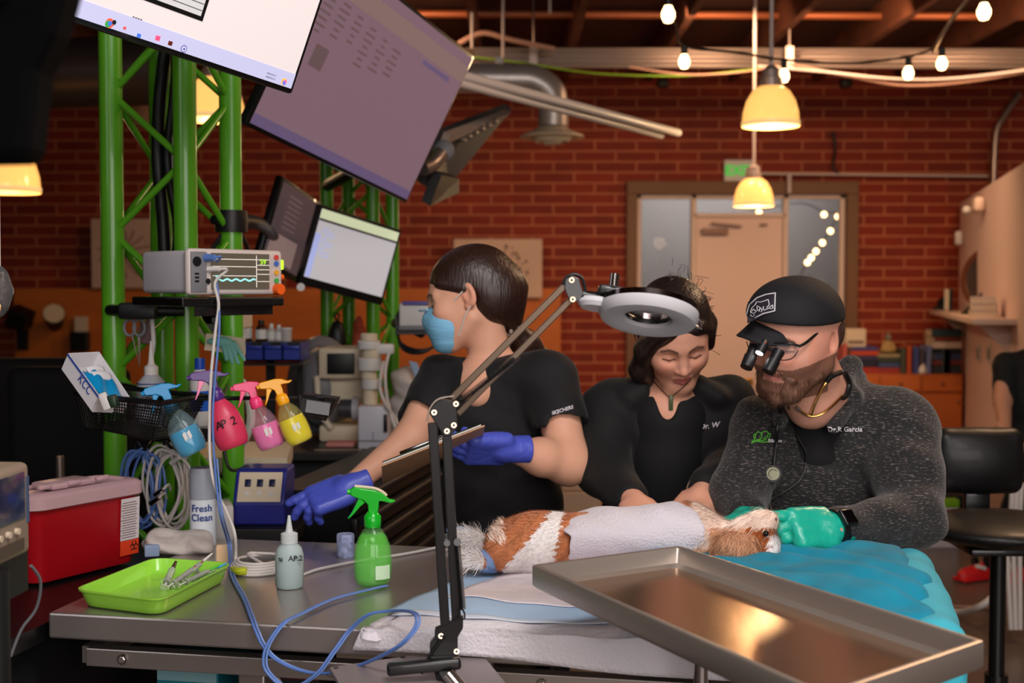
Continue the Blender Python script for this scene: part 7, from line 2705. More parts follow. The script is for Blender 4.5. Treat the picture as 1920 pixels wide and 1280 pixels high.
hand_ops(S, HR3, 1, hcR, .8, .8, .86, .6)
hand_ops(S, HL3, -1, hcL, .9, .8, .90, .9)
pc_arms = S.mesh(.0048)
skin_obj('body', [pc_head, pc_arms], M_skinA, mn, face_paint(H3, (222, 160, 136), (206, 128, 118), (80, 52, 40), (90, 60, 50), (104, 68, 50)))
for HM, sd_, cu_ in ((HR3, 1, hcR), (HL3, -1, hcL)):
    S = Sdf()
    hand_ops(S, HM, sd_, cu_, .8 if sd_ == 1 else .9, .8, .86 if sd_ == 1 else .90, .6 if sd_ == 1 else .9)
    S.M = HM
    S.c((-.030, 0, 0), (0, 0, 0), .0290, .026, .008)
    S.M = Matrix.Identity(4)
    skin_obj('glove', [S.mesh(.0026, infl=.0026, warp=wrinkle(.0006, 5))], M_tealglove, mn)
# jacket
S = Sdf()
S.c(P(1440, 800, 2.79), P(1672, 790, 2.76), .068, .075, .05)
S.e(P(1560, 845, 2.80), (.185, .120, .14), k=.06)
S.e(P(1562, 960, 2.80), (.178, .130, .17), k=.06)
S.e(P(1568, 1050, 2.82), (.170, .125, .14), k=.05)
S.c(P(1500, 790, 2.78), P(1600, 765, 2.78), .05, .05, .04)
S.c(sR, eR, .070, .058, .04).c(eR, eR.lerp(wR, .85), .058, .042, .03)
S.c(sL, sL.lerp(eL, .5), .078, .071, .04).c(sL.lerp(eL, .5), eL, .071, .060, .03).c(eL, eL.lerp(wL, .88), .060, .040, .03)
# collar
S.chain([P(1462, 790, 2.67), P(1470, 765, 2.74), P(1500, 745, 2.84), P(1560, 722, 2.87), P(1600, 712, 2.80), P(1592, 745, 2.70), P(1562, 800, 2.64)], [.016, .022, .026, .028, .026, .022, .016], .016)
S.chain([P(1575, 690, 2.84), P(1596, 685, 2.77), P(1588, 715, 2.70)], [.018, .018, .014], .014)
S.e(P(1520, 745, 2.66), (.058, .075, .046), k=.01, sub=True)
S.c(P(1524, 775, 2.62), P(1514, 860, 2.62), .026, .006, .012, sub=True)
jk3 = skin_obj('jacket', [S.mesh(.0048, warp=wrinkle(.0035, 1.3, 1.0))], M_knit, mn)
S = Sdf()
S.e(P(1535, 840, 2.75), (.09, .074, .10), k=.03)
S.e(P(1535, 785, 2.73), (.070, .06, .045), k=.03)
S.e(P(1518, 752, 2.64), (.058, .06, .036), k=.008, sub=True)
skin_obj('tee_shirt', [S.mesh(.0045)], M_tee, mn)
bt3 = bvh(jk3)
cloth_text(bt3, 'Dr.R Garcia', 13.2, 1552, 809, -.0, M_thread, jk3, bold=.25)
# logo: green outlined dog and cat heads over white lettering
lg = [[(1409, 831), (1412, 826), (1416, 822), (1417, 814), (1421, 809), (1427, 812), (1428, 820), (1424, 824)], [(1417, 814), (1413, 815), (1414, 821)], [(1421, 824), (1428, 826), (1436, 824)], [(1431, 822), (1437, 821), (1441, 812), (1436, 808), (1429, 810), (1428, 816)], [(1441, 812), (1445, 814), (1441, 822), (1440, 827)], [(1424, 817), (1425, 818)], [(1434, 817), (1435, 818)], [(1410, 830), (1418, 827), (1430, 829), (1440, 828)], [(1412, 829), (1420, 824), (1424, 828)]]
stitch(bt3, 'embroidered_logo', lg, 1.6, M_gthread, jk3)
cloth_text(bt3, '3Sisters', 8, 1440, 829, 0, M_thread, jk3, bold=.3)
# beard
S = Sdf()
S.M = H3
for s_ in (-1, 1):
    S.c((s_ * .070, -.004, .020), (s_ * .0705, -.010, -.030), .0060, .0085, .008)
    S.c((s_ * .0705, -.010, -.030), (s_ * .064, -.020, -.068), .0095, .0135, .01)
    S.c((s_ * .064, -.020, -.068), (s_ * .034, -.066, -.104), .0145, .0170, .012)
    S.c((s_ * .034, -.066, -.104), (0, -.079, -.112), .0165, .0165, .012)
    S.c((s_ * .050, -.046, -.066), (s_ * .030, -.074, -.088), .0150, .0140, .012)
    S.c((0, -.1000, -.0465), (s_ * .022, -.0910, -.0500), .0042, .0052, .004)
    S.c((s_ * .022, -.0910, -.0500), (s_ * .036, -.0780, -.0680), .0062, .0090, .006)
    S.c((s_ * .036, -.0780, -.0680), (s_ * .024, -.082, -.092), .0090, .0120, .008)
S.c((-.012, -.0870, -.078), (.012, -.0870, -.078), .0070, .0070, .008)
S.M = Matrix.Identity(4)
beard = skin_obj('beard', [S.mesh(.0026, warp=wrinkle(.0005, 9))], M_beard, mn)
# back and side hair under the cap
S = Sdf()
S.M = H3
S.e((0, .030, .010), (.0765, .088, .065), k=.01)
S.box((0, -.13, 0), (.15, .13, .15), None, .01, .01, sub=True)
skin_obj('hair', [S.mesh(.004)], hair_mat('short_brown_hair', (44, 28, 22), (90, 60, 46), .6), mn)
# cap
S = Sdf()
S.M = H3
S.e((0, .008, .044), (.0825, .102, .076), k=.02)
S.e((0, -.024, .070), (.070, .070, .050), k=.03)
S.box((0, .0, -.049), (.15, .17, .080), Euler((-.16, 0, 0)).to_matrix(), .004, .004, sub=True)
cap = skin_obj('cap', [S.mesh(.0032)], mat('black_cap_cloth', (20, 20, 24), .8, bump=.15, bscale=120), mn)


def brim(u, v):
    x = (u - .5) * 2
    xx = x * .066
    y0 = -.086 * math.sqrt(max(0, 1 - (x * .80) ** 2)) - .006
    y = y0 - v * (.058 * math.sqrt(max(0.0, 1 - x ** 4 * .92)))
    z = .056 - .020 * v - .022 * x * x * (.35 + .65 * v)
    return H3 @ Matrix.Rotation(-.30, 4, 'Z') @ Vector((xx, y, z))


MB().grid(brim, 24, 12).build('brim', MATS['black_cap_cloth'], cap, solid=.0035)
MB().ball(H3 @ Vector((0, -.004, .1305)), .006, (1, 1, .5), n=12).build('cap_button', M_black, cap)
btc = bvh(cap)
pq = [(1402, 566), (1453, 551), (1452, 583), (1401, 606)]
patch_cloth(btc, 'cap_patch', pq, mat('plum_black_patch', (34, 26, 38), .7), cap, .0016)
stitch(btc, 'patch_border', [[(1402, 606), (1401, 590), (1406, 572), (1420, 559), (1436, 553), (1454, 550), (1453, 583), (1432, 588), (1414, 597), (1402, 606)]], 2.4, M_thread, cap, .003)
stitch(btc, 'patch_drawing', [[(1408, 585), (1412, 576), (1417, 572), (1420, 566), (1427, 567), (1436, 564), (1441, 562), (1443, 572), (1438, 577)], [(1409, 586), (1414, 580), (1419, 584), (1414, 588), (1409, 586)], [(1421, 583), (1420, 574), (1425, 576)], [(1424, 584), (1426, 577), (1430, 581), (1428, 585)], [(1432, 581), (1432, 575)], [(1433, 582), (1442, 578), (1449, 572), (1450, 578), (1444, 579)], [(1408, 590), (1412, 594), (1416, 590)]], 1.7, M_thread, cap, .003)
# loupes
lp = MB()
hp = lambda x, y, z: H3 @ Vector((x, y, z + .014 + .2 * max(0, y + .10)))
M_gun = mat('dark_gunmetal', (40, 38, 38), .3, .6)
lo_ = MB().tube([hp(.080, .012, .012), hp(.079, -.03, .012), hp(.074, -.080, .008), hp(.066, -.098, .006)], .0028, 8, 4).build('loupe_glasses', M_gun, mn)
MB().tube([hp(-.080, .012, .012), hp(-.079, -.03, .012), hp(-.074, -.080, .008), hp(-.066, -.098, .006)], .0028, 8, 4).build('temple', M_gun, lo_)
MB().tube([hp(-.068, -.096, .006), hp(-.050, -.110, .014), hp(-.020, -.118, .012), hp(0, -.120, .010), hp(.020, -.118, .012), hp(.050, -.110, .014), hp(.068, -.096, .006)], .0024, 8, 4).build('brow_bar', M_gun, lo_)
for s_ in (-1, 1):
    MB().grid(lambda u, v, s_=s_: hp(s_ * (.012 + .052 * u), -.119 + .022 * u * u + .004 * v, .010 - .034 * v * (1 - .25 * (2 * u - 1) ** 2)), 8, 8).build('lens', mat('thin_lens', (235, 235, 235), .03, alpha=.12, spec=1.0), lo_)
    MB().tube([hp(s_ * .012, -.117, -.018), hp(s_ * .030, -.113, -.026), hp(s_ * .052, -.104, -.022), hp(s_ * .064, -.098, -.004)], .0009, 6, 4).build('lens_rim', M_gun, lo_)
    MB().cyl(hp(s_ * .030, -.118, -.004), hp(s_ * .028, -.146, -.028), .0120, .0105, 20).cyl(hp(s_ * .0285, -.138, -.021), hp(s_ * .0265, -.160, -.040), .0130, .0125, 20).build('loupe_barrel', M_black, lo_)
MB().tube([hp(-.028, -.122, -.004), hp(0, -.128, .0), hp(.028, -.122, -.004)], .0035, 8, 3).build('bridge_bar', M_gun, lo_)
MB().box(hp(0, -.130, .010), (.016, .012, .016), H3.to_3x3(), bev=.003).build('amber_filter', mat('amber_filter', (230, 90, 20), .3), lo_)
MB().cyl(hp(0, -.124, .014), hp(-.002, -.146, -.006), .010, n=18).build('head_light', M_black, lo_)
ldir = (P(1405, 985, 2.38) - hp(-.002, -.150, -.008)).normalized()
MB().cyl(hp(-.002, -.146, -.006), hp(-.002, -.1475, -.0075), .0075, n=18).build('light_face', mat('white_led_glow', (255, 255, 255), .3, emis=(255, 250, 250), es=12), lo_)
sp_ = bpy.data.lights.new('loupe_light', 'SPOT')
sp_.energy = 5.5
sp_.spot_size = math.radians(19)
sp_.spot_blend = .6
sp_.shadow_soft_size = .004
so_ = bpy.data.objects.new('loupe_light', sp_)
so_.location = hp(-.003, -.153, -.014)
so_.rotation_euler = ldir.to_track_quat('-Z', 'Y').to_euler()
COL.objects.link(so_)
MB().tube([hp(.080, .016, .012), P(1558, 625, 2.68), P(1560, 680, 2.68), P(1556, 705, 2.68)], .0015, 6, 4).build('cord', M_black, lo_)
# stethoscope
tb3 = bvh(jk3, [o for o in mn.children if o.name.startswith('tee_shirt')][0], [o for o in mn.children if o.name.startswith('body')][-1])


def run(pts, off):
    return [on(tb3, x, y, off, P(x, y, 2.62)) for x, y in pts]


M_gold = mat('gold_metal', (232, 178, 100), .25, 1.0)
st = thing('stethoscope', 'black and gold stethoscope hanging round the neck of the bearded man', 'stethoscope', P(1470, 890, 2.6))
MB().tube(run([(1556, 704), (1545, 716), (1535, 735), (1526, 755), (1520, 776)], .008), .0028, 8, 3).build('gold_tube', M_gold, st)
MB().tube(run([(1576, 742), (1560, 758), (1543, 772), (1526, 778), (1512, 775), (1500, 766)], .008), .0028, 8, 3).build('gold_tube', M_gold, st)
MB().tube(run([(1500, 766), (1494, 760)], .008), .004, 8, 1).build('ear_tip', M_galv, st)
MB().tube(run([(1580, 700), (1588, 720), (1583, 740), (1576, 745)], .010), .0055, 8, 4).build('black_tube', M_black, st)
MB().tube(run([(1547, 712), (1556, 702), (1572, 698)], .010), .0055, 8, 3).build('black_tube', M_black, st)
MB().tube(run([(1470, 752), (1463, 775), (1458, 800), (1454, 830), (1450, 856), (1448, 872)], .007), .0042, 8, 4).build('black_tube', M_black, st)
MB().tube(run([(1478, 755), (1485, 790), (1498, 820), (1512, 846), (1512, 866)], .006), .0022, 8, 4).build('thin_cord', M_black, st)
cs = on(tb3, 1447, 888, .006, P(1447, 888, 2.6))
dn_ = (Vector((0, 0, CH)) - cs).normalized()
MB().cyl(cs, cs + dn_ * .010, .0185, .0180, 30).build('chest_piece', M_black, st)
MB().cyl(cs + dn_ * .010, cs + dn_ * .0115, .0135, n=28).build('chest_disc', mat('olive_steel', (120, 120, 100), .35, .7), st)
mb_d = MB()
mb_d.tube([cs + dn_ * .012 + Vector((.009 * math.cos(a), 0, .009 * math.sin(a))) for a in [k * PI / 8 for k in range(17)]], .0006, 5, 1)
mb_d.build('disc_ring', M_black, st)
tag(MB().tube(run([(1512, 866), (1508, 885), (1495, 905), (1470, 922), (1448, 935), (1442, 944)], .005) + [P(1447, 960, 2.47), P(1449, 968, 2.44)], .0012, 6, 4).build('thin_cable', mat('grey_wire', (90, 88, 86), .5)), 'thin grey wire crossing the bearded man\'s jacket towards his hand', 'cable')
# watch
wdir = (wL - eL).normalized()
wpos = eL.lerp(wL, .955)
Rw = hmat(wpos, wdir, (0.05, -.8, .55)).to_3x3()
wt = thing('wristwatch', 'black square watch on the left wrist of the bearded man', 'watch', wpos)
MB().lathe([(.0335, -.013), (.0360, -.012), (.0360, .012), (.0335, .013)], wpos, wdir.to_track_quat('Z', 'Y').to_matrix(), 30).build('strap', M_black, wt)
zc_ = Rw @ Vector((0, 0, 1))
MB().box(wpos + zc_ * .038, (.036, .034, .010), Rw, bev=.004, seg=3).build('case', M_blackm, wt)
MB().box(wpos + zc_ * .0435, (.028, .026, .001), Rw).build('watch_face', mat('black_glass', (6, 6, 8), .08), wt, smooth=False)
# trousers, shoes, stool under him
S = Sdf()
cx_ = P(1570, 0, 2.85).x
S.e((cx_, 2.9, .60), (.18, .15, .11), k=.05)
for s_ in (-1, 1):
    S.c((cx_ + s_ * .10, 2.88, .58), (cx_ + s_ * .17, 2.45, .58), .085, .066, .03)
    S.c((cx_ + s_ * .17, 2.45, .58), (cx_ + s_ * .17, 2.50, .12), .064, .045, .02)
skin_obj('trousers', [S.mesh(.009)], M_pants, mn)
for s_ in (-1, 1):
    shoe(Vector((cx_ + s_ * .17, 2.50, 0)), 0, mn)

# ---------------------------------------------------------------- stools
M_vinyl = mat('black_vinyl', (15, 14, 15), .48, coat=.05, bump=.08, bscale=30)


def stool(name, label, x, y, zseat, back=None, yaw=0.0, ring=True, Rs=.21):
    t = thing(name, label, 'stool' if back is None else 'chair', (x, y, 0))
    S = Sdf()
    S.e((x, y, zseat - .035), (Rs, Rs * .95, .045), k=.01)
    skin_obj('seat', [S.mesh(.007)], M_vinyl, t)
    MB().cyl((x, y, .08), (x, y, .38), .032, n=20).cyl((x, y, .38), (x, y, zseat - .07), .022, n=20).build('gas_column', M_blackm, t)
    MB().box((x, y, zseat - .085), (.22, .20, .02), (0, 0, yaw), bev=.006).build('seat_plate', M_blackm, t)
    for k in range(5):
        a = k * 2 * PI / 5 + .3
        e_ = Vector((x + .29 * math.cos(a), y + .29 * math.sin(a), .075))
        MB().cyl((x, y, .11), e_, .024, .014, 10).build('leg', M_blackm, t)
        MB().cyl(e_ + Vector((-.012, 0, -.045)), e_ + Vector((.012, 0, -.045)), .028, n=16).build('wheel', M_blackm, t)
    if ring:
        MB().tube([(x + .20 * math.cos(a), y + .20 * math.sin(a), .22) for a in [k * PI / 16 for k in range(33)]], .009, 10, 1).build('foot_ring', M_chrome, t)
        for k in range(3):
            a = k * 2 * PI / 3 + 1.0
            MB().cyl((x, y, .20), (x + .2 * math.cos(a), y + .2 * math.sin(a), .22), .006, n=8).build('ring_spoke', M_chrome, t)
    return t


stool('stool', 'round black stool under the bearded man', cx_, 2.92, .51, ring=False)

# chair at the right
xc, yc = P(1888, 0, 3.55).x, 3.55
zs_c = P(0, 985, 3.4).z
ch = stool('draughting_chair', 'black vinyl chair with a wide padded backrest at the right edge', xc, yc, zs_c, True, Rs=.22)
xb_c = P(1838, 0, 3.78).x
S = Sdf()
yb_c = 3.74
kx = yb_c / F
zb0, zb1 = P(0, 925, yb_c).z, P(0, 801, yb_c).z
S.box((xb_c, yb_c, (zb0 + zb1) / 2), (83 * kx, .035, (zb1 - zb0) / 2), None, .034, .02)
S.e((xb_c, yb_c - .015, (zb0 + zb1) / 2), (80 * kx, .045, (zb1 - zb0) / 2 * .92), k=.02)
skin_obj('backrest', [S.mesh(.006)], M_vinyl, ch)
MB().box((xb_c, yb_c + .01, (zb0 + zs_c) / 2 - .02), (.075, .03, zb0 - zs_c + .12), bev=.008).build('back_bar', M_blackm, ch)
MB().tube([(xb_c, yb_c + .01, zs_c - .07), (xb_c + .02, yb_c - .06, zs_c - .09), (xc, yc, zs_c - .09)], .028, 8, 3).build('back_stay', M_blackm, ch)

# ---------------------------------------------------------------- seated person at the right edge
w4 = thing('person', 'person in a black short-sleeved top and red shoe, cut by the right edge', 'person', (P(1930, 0, 6.5).x, 6.5, 0))
xo = P(1958, 0, 6.5).x
S = Sdf()
S.c((xo - .16, 6.5, 1.08), (xo + .16, 6.5, 1.08), .06, .06, .05)
S.e((xo, 6.5, .90), (.17, .12, .24), k=.06)
S.e((xo, 6.52, .68), (.17, .14, .12), k=.06)
S.c((xo - .17, 6.5, 1.05), P(1884, 745, 6.45), .062, .062, .03)
skin_obj('scrub_top', [S.mesh(.009, warp=wrinkle(.004))], M_scrub, w4)
S = Sdf()
H4 = Matrix.Translation((xo + .12, 6.40, 1.30)) @ Matrix.Rotation(.3, 4, 'Z') @ Matrix.Rotation(.4, 4, 'X')
head_ops(S, H4)
S.c((xo + .10, 6.45, 1.22), (xo, 6.5, 1.08), .05, .06, .02)
S.c((xo - .17, 6.5, 1.04), P(1880, 752, 6.42), .05, .045, .03).c(P(1880, 752, 6.42), P(1884, 808, 6.25), .044, .03, .02)
S.e((xo, 6.5, .9), (.13, .09, .2), k=.03)
hand_ops(S, hmat(P(1884, 808, 6.25), (.4, -.7, -.5), (0, -.3, 1)), -1)
skin_obj('body', [S.mesh(.006)], M_skinA, w4, face_paint(H4, (206, 150, 122), (170, 90, 86), (50, 34, 28), (46, 30, 28)))
S = Sdf()
S.M = H4
S.e((0, .024, .046), (.083, .103, .088), k=.02).e((0, .06, -.01), (.08, .07, .08), k=.03).e((0, -.13, -.04), (.09, .085, .1), k=.01, sub=True)
skin_obj('hair', [S.mesh(.006)], M_hair2, w4)
S = Sdf()
S.e((xo, 6.52, .58), (.17, .15, .11), k=.05)
for s_ in (-1, 1):
    S.c((xo + s_ * .09, 6.5, .56), (xo - .06 + s_ * .14, 6.15, .54), .085, .066, .03)
    S.c((xo - .06 + s_ * .14, 6.15, .54), (P(1868 if s_ < 0 else 1925, 0, 6.4).x, 6.35, .10), .064, .042, .02)
skin_obj('trousers', [S.mesh(.011)], M_pants, w4)
M_redshoe = mat('red_shoe', (214, 30, 34), .45)
x_s = P(1868, 0, 6.4).x
sh_ = shoe(Vector((x_s - .03, 6.38, 0)), -1.1, w4, M_redshoe)
MB().box((x_s - .06, 6.33, .07), (.05, .035, .02), (0, .3, .5), bev=.004).build('white_stripe', M_white, sh_)
shoe(Vector((P(1925, 0, 6.4).x, 6.35, 0)), -.8, w4, M_redshoe)
stool('stool', 'black stool under the person at the right edge', xo + .02, 6.55, .50, ring=False)
# low white bench with green top behind the man
YW = 7.15
wb_ = thing('storage_bench', 'low white bench with a lime green top behind the bearded man', 'bench', (P(1770, 0, YW).x, YW + .2, 0))
x0_, x1_ = P(1690, 0, YW).x, P(1812, 0, YW).x
zt_b = P(0, 952, YW).z
MB().box(((x0_ + x1_) / 2, YW + .2, zt_b / 2), (x1_ - x0_, .4, zt_b), bev=.004).build('box_body', mat('white_laminate', (206, 196, 200), .5), wb_, smooth=False)
MB().box(((x0_ + x1_) / 2, YW + .2, zt_b + .025), (x1_ - x0_ + .01, .41, .05), bev=.012).build('cushion', mat('lime_cushion', (126, 176, 20), .6), wb_)
MB().box((x1_ + .004, YW + .2, zt_b / 2), (.01, .38, zt_b * .96)).build('end_panel', M_grey, wb_, smooth=False)
tag(MB().box(P(1778, 935, YW + .15), (.30, .2, .09), (0, .1, .1), bev=.03).build('black_bag', M_black), 'black bag lying on the lime green bench behind the chair', 'bag')
# white hose on the floor at right
pipe('hose', 'pale flexible hose curving over the floor at the right', 'hose', [P(1895, 1060, 5.6), P(1882, 1085, 5.5), P(1868, 1110, 5.45), P(1840, 1135, 5.42), P(1800, 1147, 5.6), P(1760, 1143, 5.7), P(1700, 1138, 5.7)], .014, M_wcable, sub=6)
pipe('cable', 'thin pale cable lying on the floor behind the hose', 'cable', [P(1900, 1135, 5.8), P(1850, 1138, 5.75), P(1780, 1136, 5.8), P(1700, 1132, 5.85)], .006, M_pcable, sub=5)
# anaesthesia-like white tubes behind the chair
for k in range(3):
    pipe('tube', 'pale vertical tube behind the chair beside the seated person, ' + ['left', 'middle', 'right'][k] + ' of three', 'tube', [P(1898 + 9 * k, 905, 5.2), P(1895 + 9 * k, 960, 5.2), P(1888 + 12 * k, 1010, 5.25), P(1895 + 9 * k, 1180, 5.2)], .010, M_wcable, sub=5)
# ================================================================ BLANKETS, DOG, TRAY AND LAMP
M_fleece = mat('white_fleece', (228, 222, 228), .9, bump=.35, bscale=160, sheen=.3)
fl = thing('fleece_blanket', 'thick white fleece blanket folded over the front edge of the steel table', 'blanket', T(1.0, .3, ZT))


def wob(x, y, a=1.0):
    return a * (.003 * math.sin(19 * x + 7 * y) + .002 * math.sin(31 * y - 13 * x + 1) + .0015 * math.sin(57 * x + 23 * y))


def fleece(s_, t):
    v = -.100 + t * .680
    u0 = .555 + .20 * max(0, t) ** 1.3
    u = u0 + (1.38 - u0) * s_ + .008 * math.sin(9 * t)
    if v < -.022:
        dz = (-.022 - v)
        return T(u, -.022 - .004 * math.sin(21 * u), ZT + .012 - dz * (.62 + .12 * math.sin(7 * u)))
    z = ZT + .019 - (.006 if v < 0 else 0) + wob(u, v)
    if s_ < .03:
        z -= .008
    return T(u, v, z)


MB().grid(fleece, 70, 60).build('fleece_sheet', M_fleece, fl, solid=.015)
pd = thing('absorbent_pad', 'thin absorbent pad with a pale blue border lying on the fleece blanket', 'pad', T(1.0, .3, ZT + .02))


def pad(u0, u1, v0, v1, dz, sh=.30):
    def f(s_, t):
        v = v0 + (v1 - v0) * t + .006 * math.sin(11 * s_ + 2)
        a = u0 + sh * v
        u = a + (u1 - a) * s_
        return T(u, v, ZT + .0215 + dz + wob(u, v) + .0012 * math.sin(60 * u + 20 * v))
    return f


MB().grid(pad(.575, 1.30, .040, .60, .0), 50, 50).build('blue_border', mat('pale_blue_film', (176, 204, 232), .6, bump=.3, bscale=20), pd, solid=.001)
MB().grid(pad(.63, 1.30, .135, .58, .0025), 60, 60).build('white_centre', mat('pinkish_white_pad', (232, 222, 226), .85, bump=.4, bscale=45), pd, solid=.001)
MB().grid(pad(.60, 1.30, .022, .044, .001), 50, 4).build('white_edge', mat('white_pad_edge', (214, 222, 234), .8), pd, solid=.001)

# teal blanket
M_teal = mat('teal_plush', (0, 130, 158), .85, bump=.9, bscale=9, var=.18, vscale=10, sheen=.08)
tl_ = thing('teal_blanket', 'bright teal plush blanket bunched at the right end of the table', 'blanket', T(1.30, .3, ZT))
S = Sdf()
MT = RT.to_4x4()
MT.translation = T0
S.M = MT
S.box((1.245, .35, .928), (.235, .30, .030), None, .028, .03)
S.e((1.30, .46, .945), (.17, .13, .038), k=.03).e((1.18, .25, .945), (.14, .12, .032), (0, 0, .5), k=.03).e((1.36, .26, .950), (.12, .20, .030), (0, 0, -.3), k=.03)
for a, b_ in (((1.10, .40), (1.44, .52)), ((1.12, .28), (1.42, .40)), ((1.16, .14), (1.40, .24)), ((1.30, .10), (1.44, .42))):
    S.c((a[0], a[1], .955), (b_[0], b_[1], .962), .016, .012, .02)


def twarp(X, Y, Z):
    return (.0058 * np.sin(14 * X + 42 * Y + 3 * np.sin(13 * X + 5 * Y)) + .0028 * np.sin(33 * X + 21 * Y + 4 * np.sin(17 * Y)) + .0016 * np.sin(90 * Y + 5 * np.sin(21 * X)) + 0 * Z).astype(np.float32)


skin_obj('plush_body', [S.mesh(.0045, warp=twarp, lo=(-9, -9, ZT + .002))], M_teal, tl_)
S = Sdf()
S.M = MT
S.c((1.475, .06, .915), (1.49, .56, .915), .038, .042, .02)
S.box((1.502, .30, .85), (.022, .27, .085), None, .02, .03)
S.e((1.505, .22, .80), (.035, .16, .06), k=.03)
skin_obj('turned_edge', [S.mesh(.0055, warp=wrinkle(.004, 1.2))], mat('light_teal_plush', (60, 180, 200), .75, bump=.3, bscale=25, sheen=.05), tl_)
S.M = Matrix.Identity(4)
# ---------------------------------------------------------------- the dog
dog = thing('dog', 'small brown and white spaniel lying on its side on the table under a towel', 'dog', P(1150, 1060, 2.44))
D = P
S = Sdf()
S.e(D(970, 1024, 2.43), (.060, .062, .054), k=.03)
S.e(D(1015, 1014, 2.44), (.062, .062, .050), k=.03)
S.e(D(948, 1030, 2.38), (.040, .036, .040), k=.02)
S.c(D(1010, 1018, 2.45), D(1290, 1004, 2.47), .054, .060, .03)
S.c(D(1290, 1004, 2.46), D(1325, 1014, 2.44), .058, .048, .03)
S.c(D(1315, 1016, 2.43), D(1385, 1030, 2.40), .046, .042, .03)
S.e(D(1404, 1026, 2.385), (.054, .048, .050), k=.02)
S.e(D(1436, 1035, 2.37), (.026, .042, .042), k=.02)
S.c(D(1408, 1000, 2.375), D(1428, 982, 2.36), .036, .026, .02)
S.c(D(1428, 982, 2.36), D(1444, 974, 2.355), .022, .015, .012)
S.c(D(1405, 985, 2.40), D(1425, 978, 2.385), .018, .012, .012)
S.c(D(935, 1050, 2.40), D(898, 1054, 2.35), .018, .013, .012).e(D(893, 1055, 2.345), (.016, .012, .011), k=.006)
S.c(D(1280, 1040, 2.50), D(1330, 1056, 2.60), .020, .014, .02).c(D(1255, 1040, 2.52), D(1260, 1058, 2.62), .020, .014, .02)
S.c(D(985, 1045, 2.46), D(940, 1058, 2.56), .022, .014, .02)
S.c(D(930, 1020, 2.46), D(880, 1015, 2.47), .020, .012, .02)


def dog_uv(V_):
    return 960 + F * V_[:, 0] / V_[:, 1], 540 + (CH - V_[:, 2]) * F / V_[:, 1]


CB = [np.array(rgb(*c)[:3]) for c in ((196, 122, 78), (246, 240, 238), (216, 160, 122), (168, 88, 34), (240, 214, 196))]


def dog_paint(V_):
    u, v = dog_uv(V_)
    n = 3 * np.sin(.5 * v) + 2.5 * np.sin(.31 * u + .6 * v)
    C_ = np.tile(CB[0], (len(V_), 1)) * (1 + .12 * np.sin(.21 * u + .17 * v))[:, None]
    wv = np.abs(u + n - (1040 - (v - 975) * .52)) < 14 + np.maximum(v - 975, 0) * .34
    C_[wv & (u < 1080)] = CB[1]
    C_[(u < 908)] = CB[1]
    hd = u > 1300
    C_[hd] = CB[2]
    C_[hd & (u + .4 * v > 1395 + 404)] = CB[3]
    C_[hd & (u + n > 1446) & (v > 1006)] = CB[1]
    C_[hd & (v + n < 992)] = CB[4]
    C_[hd & (u < 1335) & (v < 1030)] = CB[4]
    return C_


M_fur = mat('short_fur', (200, 150, 110), .8, vcol=True, bump=.3, bscale=150, sheen=.2)
dm = skin_obj('body', [S.mesh(.0036)], M_fur, dog, dog_paint)
S = Sdf()
S.e(D(1382, 1038, 2.318), (.042, .014, .040), (.25, .35, 0), k=.01).e(D(1368, 1056, 2.33), (.026, .012, .022), k=.015).e(D(1403, 1018, 2.34), (.020, .012, .016), k=.012)
ear = skin_obj('ear', [S.mesh(.003, warp=wrinkle(.003, 2.5))], M_fur, dog, lambda V_: np.tile(CB[2], (len(V_), 1)))
MB().ball(D(1436, 1000, 2.326), .0056, n=12).build('eye', mat('dark_eye', (20, 14, 12), .08), dog)
MB().ball(D(1450, 974, 2.346), .0075, (1, 1, .8), n=12).build('nose', mat('pinkish_brown_nose', (120, 84, 80), .4), dog)
rng = np.random.default_rng(4)


